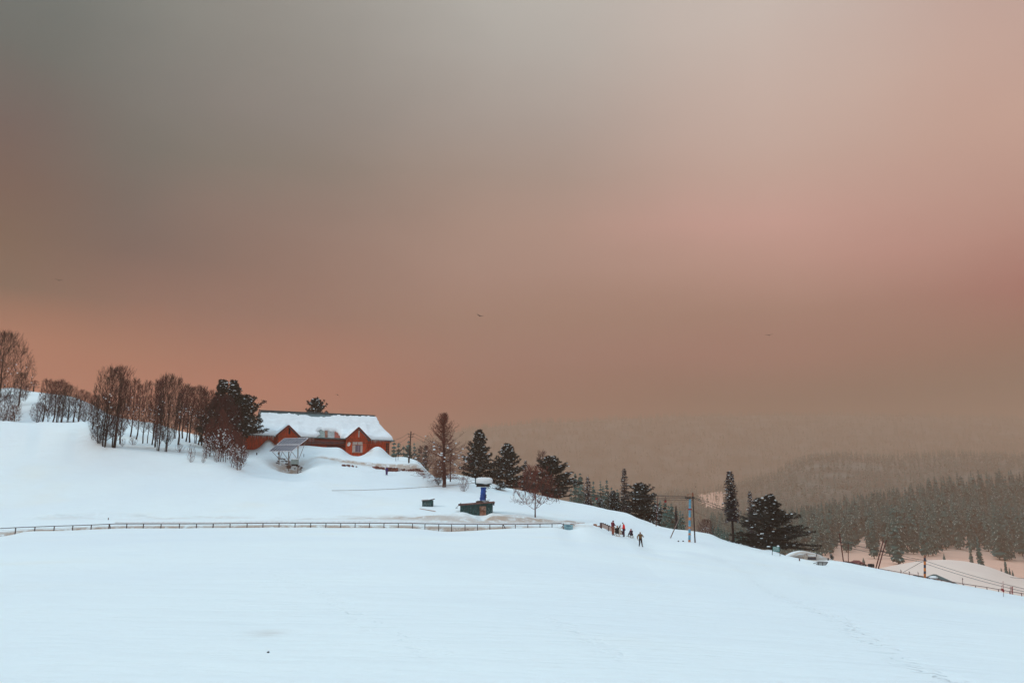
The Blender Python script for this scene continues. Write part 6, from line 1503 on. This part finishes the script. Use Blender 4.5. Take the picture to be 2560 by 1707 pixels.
# ------------------------------------------------------------------ lift tower and its neighbours
Yt = hit(1723.5, 1354.5, 90, 115).y
tb = W(1723.5, 1355, Yt); tw = thing('lift_tower', 'slim blue and orange banded lift tower with sheaves on the crest', 'lift tower', tb)
def tp(py): return W(1723.5 + (1355 - py) * .014, py, Yt)
bands = [(1356.5, 1348.8, M_PORA), (1348.8, 1337, M_PBLUE), (1337, 1332, M_PORA), (1332, 1321.7, M_PBLUE), (1321.7, 1315.6, M_PORA), (1315.6, 1299.8, M_PBLUE), (1299.8, 1292.6, M_PORA), (1292.6, 1274.5, M_PBLUE), (1274.5, 1248, M_PBLUE)]
mats_ = [M_PBLUE, M_PORA]; mb = MB()
for y0, y1, m in bands: mb.tube([tp(y0 + (2 if y0 > 1356 else 0)), tp(y1)], [.150, .148], 10, m=0 if m is M_PBLUE else 1, cap=False)
mb.tube([tp(1248.2), tp(1247.6)], .15, 10); mb.build('shaft', mats_, tw, tb, smooth=False)
mb = MB(); mb.tube([tp(1274.5), tp(1271)], .21, 10); mb.box(tp(1272.5), (.5, .16, .10)); mb.build('collar', M_PRED, tw, tb)
mb = MB(); c = tp(1238)
for dz_ in (-.14, .14): mb.beam(c + V3((-.28, 0, dz_)), c + V3((.30, 0, dz_)), .06, .05)
for dx in (-.28, .28): mb.beam(c + V3((dx, 0, -.5)), c + V3((dx, 0, .16)), .06, .06, up=(0, 1, 0))
mb.build('head_frame', M_RUST, tw, tb)
mb = MB(); c = tp(1244); mb.beam(c + V3((-.55, 0, 0)), c + V3((.55, 0, 0)), .14, .10); mb.build('crossarm', M_BLACK, tw, tb)
for px in (1716, 1724.5, 1733):
    c = W(px, 1244, Yt - .15); mb = MB(); ring = [c + V3((math.cos(a) * .15, 0, math.sin(a) * .15)) for a in [2 * math.pi * k / 14 for k in range(15)]]; mb.tube(ring, .03, 5, cap=False)
    for k in range(3): mb.tube([ring[k * 2], ring[k * 2 + 7]], .015, 4)
    mb.build('sheave', M_BLACK, tw, tb)
mb = MB()
for py in range(1256, 1350, 9): mb.beam(tp(py) + V3((-.24, 0, 0)), tp(py) + V3((.24, 0, 0)), .02, .02)
mb.build('climbing_rung', M_PORA, tw, tb)
wp, wg, wb, wt = pole('wooden_pole', 'dark wooden pole leaning left right beside the banded lift tower', 'pole', (1737.6, 1353.4), (1731.5, 1231.4), .085, .07, M_WOODP, Yt + .2)
mb = MB(); mb.tube([wt - V3((0, 0, .5)), wt + V3((0, 0, .03))], [.11, .10], 8); mb.build('cap', M_RUST, wp, wg)
Ys_ = hit(1676, 1344.5, 90, 115).y; mb = MB(); mb.tube([W(1675.5, 1346, Ys_), W(1688, 1318, Ys_), W(1698, 1296, Ys_), W(1707, 1281, Ys_), W(1716.7, 1268.7, Ys_)], [.075, .06, .05, .03, .02], 7)
tag(mb.build('leaning_pole', M_GALV, None, W(1676, 1345, Ys_), smooth=True), 'grey pole leaning steeply right in front of the dark stump', 'pole')
gx = G(1690, 126); tt = W(1690, 1264, 126); r = thing('dead_trunk', 'dark broken-off tree trunk standing just behind the crest', 'tree', gx); mb = MB(); rr = random.Random(2)
mb.tube([gx - V3((0, 0, .4)), gx.lerp(tt, .35) + V3((.04, 0, 0)), gx.lerp(tt, .7) - V3((.03, 0, 0)), tt], [.20, .16, .15, .05], 8); mb.build('trunk', M_BARK, r, gx)
mb = MB()
for _ in range(60): p = gx.lerp(tt, rr.uniform(.1, .98)); mb.tube([p, p + V3((rr.gauss(0, .22), rr.gauss(0, .2), rr.uniform(.02, .25)))], [.03, .008], 3)
mb.build('twigs', M_TWIG, r, gx)
pole('thin_pole', 'thin dark pole on the crest left of the lift tower, touching the cable', 'pole', (1640, 1316.6), (1644.8, 1239.6), .055, .045, M_REDP, hit(1640, 1315.5, 90, 130).y)
for px, lab in ((1696, 'left one of the two small black lumps on the snow left of the lift tower'), (1708, 'right one of the two small black lumps on the snow left of the lift tower')):
    p = hit(px, 1353.5, 90, 115); mb = MB(); mb.blob(p + V3((0, 0, .05)), (.11, .1, .09), 8, 5, jit=.35, seed=px); tag(mb.build('black_lump', M_BLACK, None, p), lab, 'lump')
# cables
canopy = W(1226, 1210, YC); th = W(1716, 1242.5, Yt - .15)
wire('haul cable running from the tarpaulined station to the banded lift tower, upper strand', canopy, th + V3((0, 0, .12)), .25, .024, 'haul_cable', 'haul cables', 'cable', 24)
wire('haul cable running from the tarpaulined station to the banded lift tower, lower strand', canopy + V3((0, .7, -.12)), th + V3((0, .5, -.10)), .55, .022, 'haul_cable', 'haul cables', 'cable', 24)
wire('upper of two long wires from the utility pole over the pines to the lift tower', upt + V3((.5, 0, -.35)), wt + V3((0, 0, -.6)), 2.5, .020, group='long wires over the pines')
wire('lower of two long wires from the utility pole over the pines to the lift tower', upt + V3((.35, 0, -.85)), wt + V3((0, 0, -.9)), 2.9, .020, group='long wires over the pines')
Yo = hit(2312, 1443, 90, 110).y
op_top = W(2311, 1400.5, Yo); op2 = W(2311, 1404.5, Yo)
wire('haul cable descending from the banded tower to the orange and navy post, upper strand', W(1735, 1242.5, Yt - .15), op_top, .55, .024, 'haul_cable', 'haul cables', 'cable', 24)
wire('haul cable descending from the banded tower to the orange and navy post, lower strand', W(1735, 1245.5, Yt + .3), op2, .9, .024, 'haul_cable', 'haul cables', 'cable', 24)
wire('haul cable leaving the orange and navy post to the right, upper strand', op_top, W(2620, 1484, 88), .25, .022, 'haul_cable', 'haul cables', 'cable')
wire('haul cable leaving the orange and navy post to the right, lower strand', W(2314, 1408.5, Yo), W(2620, 1491, 88), .25, .022, 'haul_cable', 'haul cables', 'cable')
wire('thin wire from the collar of the banded tower down towards the leaning right poles', tp(1272.5), W(2099, 1352, 104), 1.3, .014)
def hanger(name, label, top, seat, foot, Y, cat='lift hanger'):
    t = W(*top, Y); s_ = W(*seat, Y); f = W(*foot, Y); r = thing(name, label, cat, f, group='red hangers on the haul cable')
    mb = MB(); mb.tube([t, t.lerp(s_, .6) + V3((.08, 0, 0)), s_], .022, 5); mb.build('rod', M_REDP, r, f)
    mb = MB(); mb.tube([s_ + V3((0, -.09, 0)), s_ + V3((0, .09, 0))], .15, 12); mb.build('spring_drum', M_PRED, r, f)
    mb = MB(); mb.tube([s_, f], .025, 5); mb.beam(f + V3((-.13, 0, 0)), f + V3((.13, 0, .02)), .05, .05); mb.build('t_bar', M_REDP, r, f)
hanger('drag_hanger', 'red drag hanger on the cable between the wooden poles left of the tower', (1663, 1241), (1663.5, 1253), (1659, 1260), Yt - .1)
hanger('drag_hanger', 'red drag hanger on the cable in front of the snowy conifers', (1491.5, 1236), (1491.5, 1246.5), (1494, 1252), 107.3)
Yh = 90.5; hz_ = W(2508.7, 1493, Yh); r = thing('drag_hanger', 'red drag hanger hanging low at the right edge in front of the fence', 'lift hanger', hz_, group='red hangers on the haul cable')
mb = MB(); mb.tube([W(2507.6, 1452, Yh), W(2508, 1462, Yh)], .02, 5); mb.tube([W(2508, 1462, Yh), W(2505, 1463, Yh), W(2504.5, 1470, Yh)], .02, 5); mb.tube([W(2508, 1462, Yh), W(2509.4, 1480, Yh)], .022, 5); mb.build('rod', M_PRED, r, hz_)
mb = MB(); c = W(2506, 1473.5, Yh); mb.tube([c + V3((0, -.08, 0)), c + V3((0, .08, 0))], .13, 12); mb.box(c + V3((.08, 0, -.13)), (.16, .12, .16)); mb.build('spring_drum', M_PRED, r, hz_)
mb = MB(); mb.tube([W(2509, 1478, Yh), hz_], .022, 5); mb.beam(W(2502, 1492, Yh), W(2515, 1493.5, Yh), .05, .05); mb.build('t_bar', M_REDP, r, hz_)

# ------------------------------------------------------------------ right side
YG = hit(1950, 1389.5, 85, 115).y; gl_ = W(1940, 1387, YG); gs = thing('green_sign', 'green sign with pale lettering on two posts in front of the biggest conifer', 'sign', gl_)
for x0, y0, x1, y1 in ((1930.4, 1385.5, 1931.2, 1366), (1949.6, 1391, 1950.8, 1366)): mb = MB(); mb.beam(W(x0, y0 + 2, YG), W(x1, y1, YG), .055, .055, up=(0, 1, 0)); mb.build('post', M_BLACK, gs, gl_)
mb = MB(); prism(mb, [W(1931.6, 1377.4, YG - .03), W(1949.2, 1379.8, YG - .03), W(1949.6, 1367, YG - .03), W(1932, 1365, YG - .03)], .04); bd = mb.build('board', M_SIGNG, gs, gl_)
mb = MB(); rl = random.Random(5)
for row_, y in enumerate((1366.6, 1368.9, 1371.4, 1374)):
    x = 1933.2 + (row_ == 0) * .8
    while x < 1948.0:
        w = rl.uniform(.6, 2.2); dy = (x - 1932) * .115; hgt = 1.15 if row_ < 3 else 1.0
        if x + w < 1948.6: prism(mb, [W(x, y + dy + hgt, YG - .045), W(x + w, y + dy + hgt, YG - .045), W(x + w, y + dy, YG - .045), W(x, y + dy, YG - .045)], .012)
        x += w + rl.uniform(.3, .7)
mb.build('lettering', M_TEXTW, bd, gl_)
mb = MB(); mb.blob(W(1945.5, 1364.5, YG), (.16, .08, .09), 8, 5, jit=.4, seed=3); mb.build('snow_cap', M_SNOW, gs, gl_)
# half-buried vehicle
YV = 107.0; vb = G(2030, YV); veh = thing('buried_vehicle', 'small vehicle with a dark windscreen buried to its bonnet in snow behind the crest', 'vehicle', vb)
mb = MB(); prism(mb, [W(2017, 1410, YV), W(2042, 1410, YV), W(2042, 1399.8, YV), W(2041.4, 1391, YV), W(2039.5, 1389.8, YV), W(2020, 1389.4, YV), W(2018, 1391, YV), W(2017, 1399.8, YV)], 1.9); mb.build('body', mat('dirty_pale_paint', (.36, .30, .25), .55, .2, 3), veh, vb, bevel=.05)
mb = MB(); prism(mb, [W(2019, 1398.4, YV - .04), W(2040.4, 1398.8, YV - .04), W(2039.4, 1392.4, YV - .04), W(2020, 1392, YV - .04)], .05); mb.build('windscreen', mat('dark_glass', (.03, .02, .03), .15, .2, 3, spec=.7), veh, vb)
mb = MB(); prism(mb, [W(2017.6, 1404, YV - 1.0), W(2041.6, 1404.4, YV - 1.0), W(2041.0, 1400.2, YV - .9), W(2018.4, 1399.8, YV - .9)], .9); mb.build('bonnet', mat('snow_dusted_bonnet', (.55, .50, .45), .7, .15, 3), veh, vb)
mb = MB(); prism(mb, [W(2025, 1402.4, YV - 1.03), W(2034, 1402.6, YV - 1.03), W(2034, 1401.2, YV - 1.03), W(2025, 1401, YV - 1.03)], .04); mb.build('grille', M_DARK, veh, vb)
mb = MB()
for sx_ in (2019.6, 2039): mb.blob(W(sx_, 1401.8, YV - 1.0), (.07, .04, .06), 8, 5)
mb.build('headlight', M_ALU, veh, vb)
mb = MB(); mb.blob(W(2030, 1389.6, YV + .9), (.62, .8, .09), 10, 5, jit=.15, seed=7); mb.build('roof_snow', M_SNOW, veh, vb, smooth=True)
mb = MB(); mb.tube([W(2040.3, 1393, YV + .2), W(2043, 1380.5, YV + .2)], [.04, .05], 6); mb.build('exhaust_stack', M_BLACK, veh, vb)
YR = hit(2050, 1412.5, 90, 110).y; rb = W(2050, 1412, YR); r = thing('metal_railing', 'slanted dark metal railing frame with grey mesh half sunk in the crest', 'railing', rb)
mb = MB(); A_, B_, C_, D_ = W(2033, 1408.2, YR), W(2046.5, 1404.2, YR), W(2069.6, 1404.6, YR), W(2063.5, 1412, YR)
for p, q in ((A_, B_), (B_, C_), (C_, D_)): mb.beam(p, q, .06, .06)
mb.build('frame', M_RAIL, r, rb)
for (x, y) in ((2046, 1404.4), (2057, 1404.6)): mb = MB(); mb.beam(W(x, y, YR), W(x - .5, 1414, YR), .05, .05, up=(0, 1, 0)); mb.build('post', M_RAIL, r, rb)
mb = MB(); prism(mb, [W(2036, 1413, YR + .03), W(2062, 1413, YR + .03), C_ + V3((-.05, .03, 0)), B_ + V3((0, .03, 0))], .02); mb.build('mesh_panel', mat('grey_mesh', (.42, .45, .45), .8, .1, 4), r, rb)
r, g, b, tA = pole('utility_pole', 'dark red pole leaning left with fittings at its top, leftmost of the right-hand poles', 'pole', (2109.4, 1408), (2098.5, 1333), .075, .06, M_REDP, 104.5)
mb = MB()
for dz_ in (-.1, -.6, -1.1): mb.beam(tA + V3((-.14, 0, dz_)), tA + V3((.2, 0, dz_)), .05, .05)
mb.build('fitting', M_BLACK, r, g)
r, g, b, tB = pole('utility_pole', 'short straight pole right of the leaning red pole', 'pole', (2121, 1411), (2120.3, 1356), .05, .045, M_REDP, 104)
mb = MB(); mb.beam(tB + V3((-.1, 0, .02)), tB + V3((.12, 0, -.05)), .05, .05); mb.build('fitting', M_BLACK, r, g)
for lab, bo2, to2 in (('left one of the twin poles leaning right by the dark barrier', (2189.7, 1420), (2208.3, 1350)), ('right one of the twin poles leaning right by the dark barrier', (2195.4, 1422), (2216, 1349))):
    r, g, b, tC = pole('leaning_pole', lab, 'pole', bo2, to2, .075, .065, M_REDP, 101.5, group='twin leaning poles')
    mb = MB(); q = b.lerp(tC, .62); mb.beam(q + V3((-.25, 0, .05)), q + V3((.25, 0, -.12)), .07, .08); mb.build('crossarm', M_BLACK, r, g)
wire('thin level wire between the leaning red pole and the twin leaning poles', tA + V3((0, 0, -.9)), W(2208, 1351, 101.5), .15, .014)
# red hut roof behind the crest
YK = 117.0; kb = G(2145, YK); r = thing('red_hut', 'half-buried hut with a dark red hipped roof behind the crest', 'hut', kb)
e = [W(2127, 1403.4, YK), W(2163, 1412, YK), W(2165, 1410.5, YK + 3), W(2130, 1402.8, YK + 3)]; rd1, rd2 = W(2134.5, 1399.4, YK + 1.5), W(2148, 1400.2, YK + 1.5)
mb = MB(); mb.add(e + [rd1, rd2], [(0, 1, 5, 4), (1, 2, 5), (2, 3, 4, 5), (3, 0, 4), (3, 2, 1, 0)]); mb.build('roof', mat('dusty_red_roof', (.20, .05, .045), .7, .25, 2), r, kb)
mb = MB(); ww = [e[0] + V3((.15, .1, -.02)), e[1] + V3((-.15, .1, -.02))]; prism(mb, [V3((ww[0].x, ww[0].y, kb.z - 1.5)), V3((ww[1].x, ww[1].y, kb.z - 1.5)), ww[1], ww[0]], 2.7); mb.build('wall', mat('plum_wall', (.10, .045, .06), .8, .25, 2), r, kb)
# dark barrier with a box
YD = 102.6; db = W(2168, 1417, YD); r = thing('steel_barrier', 'dark steel barrier with a boxy end on the crest beside the twin leaning poles', 'barrier', db)
for px, y0, y1 in ((2150, 1406.5, 1418), (2164.5, 1411, 1419), (2171, 1411, 1420), (2184.6, 1413, 1421)): mb = MB(); mb.beam(W(px, y1, YD), W(px, y0, YD), .10, .08, up=(0, 1, 0)); mb.build('post', M_BLACK, r, db)
mb = MB(); mb.beam(W(2150, 1408, YD), W(2172, 1412.5, YD), .07, .09); mb.beam(W(2136, 1414.4, YD), W(2150, 1415, YD), .06, .05); mb.beam(W(2150, 1415, YD), W(2186, 1418.6, YD), .06, .07); mb.build('rail', M_BLACK, r, db)
mb = MB(); mb.box(W(2175.5, 1413, YD), (.42, .3, .42)); mb.box(W(2182, 1413, YD), (.30, .25, .30)); mb.beam(W(2178, 1409, YD), W(2185, 1409.3, YD), .05, .04); mb.build('box', M_BLACK, r, db, bevel=.02)
# right fence
FR2 = [(2196, 1420.6), (2240, 1428), (2308, 1440.4), (2354, 1449.4), (2409, 1458.6), (2467, 1467.4), (2524, 1477.6), (2560, 1483.4), (2620, 1494)]
rf_x = [p[0] for p in FR2]; rf_y = [p[1] for p in FR2]; f2Y = lambda px: float(np.interp(px, [2196, 2300, 2400, 2560, 2620], [102.4, 99.6, 98.2, 96.0, 95]))
rl2 = lambda px: W(px, float(np.interp(px, rf_x, rf_y)), f2Y(px)); f2o = rl2(2409); f2o.z = tz(f2o.x, f2o.y); r = thing('slope_fence', 'dark red steel fence running down the right edge of the slope', 'fence', f2o)
mb = MB(); mb.tube([rl2(p) for p in range(2196, 2621, 6)], .036, 6); mb.build('rail', M_REDP, r, f2o)
for px in (2197, 2212, 2222, 2252, 2273, 2296, 2324, 2353.6, 2382, 2409, 2438.6, 2467, 2496, 2524, 2553.6, 2583): t = rl2(px); mb = MB(); mb.beam((t.x, t.y, min(tz(t.x, t.y), t.z - .2) - .2), (t.x, t.y, t.z + .03), .06, .06, up=(0, 1, 0)); mb.build('post', M_REDP, r, f2o)
for px, lab in ((2252, 'leftmost of the three small hooked red posts behind the slope fence'), (2273, 'middle one of the three small hooked red posts behind the slope fence'), (2295, 'rightmost and tallest of the small hooked red posts behind the slope fence')):
    y_ = float(np.interp(px, rf_x, rf_y)); b = W(px, y_ + 4, f2Y(px) + .8); h = 7 if px < 2290 else 9.5; mb = MB(); mb.tube([b - V3((0, 0, .3)), W(px + .4, y_ - h + 1.5, f2Y(px) + .8), W(px - 1.2, y_ - h, f2Y(px) + .8)], .03, 5); mb.beam(W(px - 1.5, y_ - h * .55, f2Y(px) + .8), W(px + 2.0, y_ - h * .5, f2Y(px) + .8), .04, .05)
    tag(mb.build('hooked_post', M_REDP, None, b), lab, 'post')
# orange and navy post
ob = W(2312, 1444, Yo); r = thing('striped_post', 'thick orange and navy banded lift post at the crest near the right edge', 'lift post', ob); mb = MB()
for k, (y0, y1) in enumerate(((1446, 1433.3), (1433.3, 1427), (1427, 1419), (1419, 1411), (1411, 1402.6), (1402.6, 1393.8), (1393.8, 1387))): mb.tube([W(2312, y0, Yo), W(2312, y1, Yo)], .125, 12, m=1 if k in (1, 3, 5) else (2 if k == 6 else 0), cap=(k in (0, 6)))
mb.build('shaft', [M_PORB, M_NAVY, M_RUST], r, ob)
mb = MB(); mb.beam(op_top + V3((-.1, 0, 0)), op_top + V3((.25, 0, 0)), .1, .08); mb.build('cable_saddle', M_BLACK, r, ob)
mb = MB(); mb.tube([W(2309, 1401.5, Yo), W(2297, 1408, Yo + .3), W(2257.7, 1430, Yo + 2.5)], .022, 5); tag(mb.build('guy_rope', M_CABLE, None, W(2257.7, 1430, Yo + 2.5)), 'thin guy line slanting left from the orange and navy post to the snow', 'rope')
# green roof
e = [W(2315, 1441.6, 103), W(2393, 1460.0, 100.6), W(2399, 1461, 106), W(2322, 1441, 107.5)]; a1, a2 = W(2333.5, 1434.4, 105), W(2341, 1435.2, 104.8)
gb = V3((e[0].x, e[0].y, tz(e[0].x, e[0].y))); r = thing('green_roofed_hut', 'hut buried to its dark green hipped roof beside the orange and navy post', 'hut', gb)
mb = MB(); mb.add(e + [a1, a2], [(0, 1, 5, 4), (1, 2, 5), (2, 3, 4, 5), (3, 0, 4), (3, 2, 1, 0)]); mb.build('roof', mat('dark_green_roof', (.055, .10, .10), .6, .15, 1.5), r, gb)
mb = MB(); prism(mb, [e[0] + V3((.3, .3, -1.6)), e[1] + V3((-.4, .3, -1.6)), e[1] + V3((-.4, .3, -.02)), e[0] + V3((.3, .3, -.02))], 3.6); mb.build('wall', M_GREENH, r, gb)
mb = MB(); mb.blob(W(2333, 1443.2, 102.6), (.62, .3, .20), 10, 5, jit=.2, seed=8); mb.build('snow_patch', M_SNOW, r, gb, smooth=True)
mb = MB(); b = W(2406, 1463, 101); mb.tube([b - V3((0, 0, .4)), W(2406.3, 1443, 101)], .03, 5); mb.beam(W(2405, 1447, 101), W(2408, 1447, 101), .06, .06); tag(mb.build('marker_post', M_REDP, None, b), 'thin marker post with a cross piece behind the slope fence', 'post')
for px, y0, y1, lab in ((2525.5, 1465, 1483, 'left one of three red posts by the slope fence'), (2528.5, 1466, 1484, 'middle one of three red posts by the slope fence'), (2531, 1465.5, 1484, 'right one of three red posts by the slope fence')):
    b = W(px, y1, 97.5); mb = MB(); mb.tube([b - V3((0, 0, .4)), W(px, y0, 97.5)], .028 if px < 2530 else .05, 6); mb.beam(W(px - .8, y0 + 2, 97.5), W(px + .8, y0 + 2, 97.5), .03, .03); tag(mb.build('red_post', M_PRED, None, b), lab, 'post', 'red posts by the slope fence')
# red machine lying on the valley mound
YM = 255.0; mbp = W(2450, 1436, YM); mbp.z = min(mbp.z, tz(mbp.x, mbp.y) + .3); r = thing('lift_machine', 'dark red lift wheel with a long boom lying on the valley snow mound', 'machine', mbp)
mb = MB(); mb.beam(W(2429, 1424, YM), W(2446, 1429, YM), .35, .3); mb.beam(W(2429, 1419, YM), W(2429.5, 1425, YM), .2, .2, up=(0, 1, 0)); mb.beam(W(2433, 1430, YM), W(2443, 1427, YM), .2, .2); mb.beam(W(2446, 1427, YM), W(2457, 1424, YM), .2, .15); mb.build('boom', M_REDP, r, mbp)
mb = MB(); c = W(2453, 1430.5, YM)
for rr2, dz_ in ((1.0, .25), (1.05, -.15)): ring = [c + V3((math.cos(a) * rr2, math.sin(a) * rr2 * .8, dz_)) for a in [2 * math.pi * k / 16 for k in range(17)]]; mb.tube(ring, .10, 6, cap=False)
for k in range(6): a = math.pi * k / 3; mb.tube([c + V3((0, 0, .1)), c + V3((math.cos(a), math.sin(a) * .8, .1))], .06, 5); mb.tube([c + V3((math.cos(a), math.sin(a) * .8, .25)), c + V3((math.cos(a) * 1.05, math.sin(a) * .84, -.15))], .05, 4)
mb.build('wheel', M_PRED, r, mbp)
mb = MB(); mb.tube([c, V3((c.x, c.y, tz(c.x, c.y) - .3))], .16, 6); mb.build('pedestal', M_REDP, r, mbp)
p = G(2407, 300); mb = MB(); mb.blob(W(2407, 1421, 300), (.55, .5, .35), 8, 5, jit=.3, seed=3); mb.tube([W(2407, 1421, 300), W(2411, 1422.5, 300)], .1, 5); tag(mb.build('red_drum', M_REDP, None, W(2407, 1422.5, 300)), 'small red drum on the pink valley snow left of the lift wheel', 'drum')
wire('sagging cable leaving the red lift wheel across the valley to the right', W(2460, 1430, YM), W(2640, 1446, 240), .8, .05, 'valley_cable', None, 'cable')

# ------------------------------------------------------------------ birds
def bird(label, px, py, span_px, Y, bank, up_=.35):
    c = W(px, py, Y); s = span_px * 1.3 * Y / F / 2; nodes = [V3((0, .32 * s, 0)), V3((0, 0, 0)), V3((0, -.30 * s, .02 * s)), V3((0, .52 * s, .03 * s))]
    mb = MB(); mb.tube([(0, -.42 * s, .01), (0, -.25 * s, 0), (0, .05 * s, 0), (0, .30 * s, .02), (0, .45 * s, .03)], [.02 * s, .07 * s, .11 * s, .07 * s, .02 * s], 8)
    mb.add([V3((-.14 * s, -.62 * s, 0)), V3((.14 * s, -.62 * s, 0)), V3((.05 * s, -.30 * s, .02 * s)), V3((-.05 * s, -.30 * s, .02 * s))], [(0, 1, 2, 3)])
    for sg in (-1, 1):
        V = [V3((sg * .05 * s, .16 * s, .03 * s)), V3((sg * .45 * s, .26 * s, up_ * .45 * s)), V3((sg * 1.0 * s, .02 * s, up_ * .62 * s)), V3((sg * .92 * s, -.12 * s, up_ * .60 * s)), V3((sg * .45 * s, -.14 * s, up_ * .42 * s)), V3((sg * .05 * s, -.18 * s, .02 * s))]
        V2 = [v + V3((0, 0, .03 * s)) for v in V]; mb.add(V + V2, [(0, 1, 4, 5), (1, 2, 3, 4), (11, 10, 7, 6), (10, 9, 8, 7), (0, 6, 7, 1), (1, 7, 8, 2), (2, 8, 9, 3), (3, 9, 10, 4), (4, 10, 11, 5)])
    o = mb.build('bird', cloth('dark_feathers', (.035, .02, .015)) if 'dark_feathers' not in bpy.data.materials else bpy.data.materials['dark_feathers']); o.location = c; o.rotation_euler = (.1, bank, .3 + bank * 3); return tag(o, label, 'bird', 'soaring birds')
bird('dark bird soaring high at the far left of the sky', 147, 701, 14, 190, .06)
bird('dark bird soaring in the middle of the sky', 1200, 790, 16, 190, .12)
bird('dark bird soaring over the misty mountain on the right', 1923, 838, 15, 200, -.1)
bird('small dark bird flying just above the lodge roof', 843, 986, 9, 170, .2, -.3)
bird('tiny bird above the head of the banded lift tower', 1739, 1217, 5, 120, .1, .6)
# ------------------------------------------------------------------ haze
hm_ = bpy.data.materials.new('smoky_haze'); hm_.use_nodes = True
hn, hl = hm_.node_tree.nodes, hm_.node_tree.links
hn.clear()
pv = hn.new('ShaderNodeVolumePrincipled'); pv.inputs['Color'].default_value = (*HAZE_COL, 1); pv.inputs['Density'].default_value = HAZE_DENS
pv.inputs['Density Attribute'].default_value = ''; pv.inputs['Anisotropy'].default_value = 0.0
ho = hn.new('ShaderNodeOutputMaterial'); hl.new(pv.outputs[0], ho.inputs['Volume'])
hm_.cycles.homogeneous_volume = True
hb = MB(); hb.box((0, 2400, (HAZE_TOP - 200) / 2), (12400, 5800, HAZE_TOP + 200))
tag(hb.build('haze', hm_), kind='stuff')
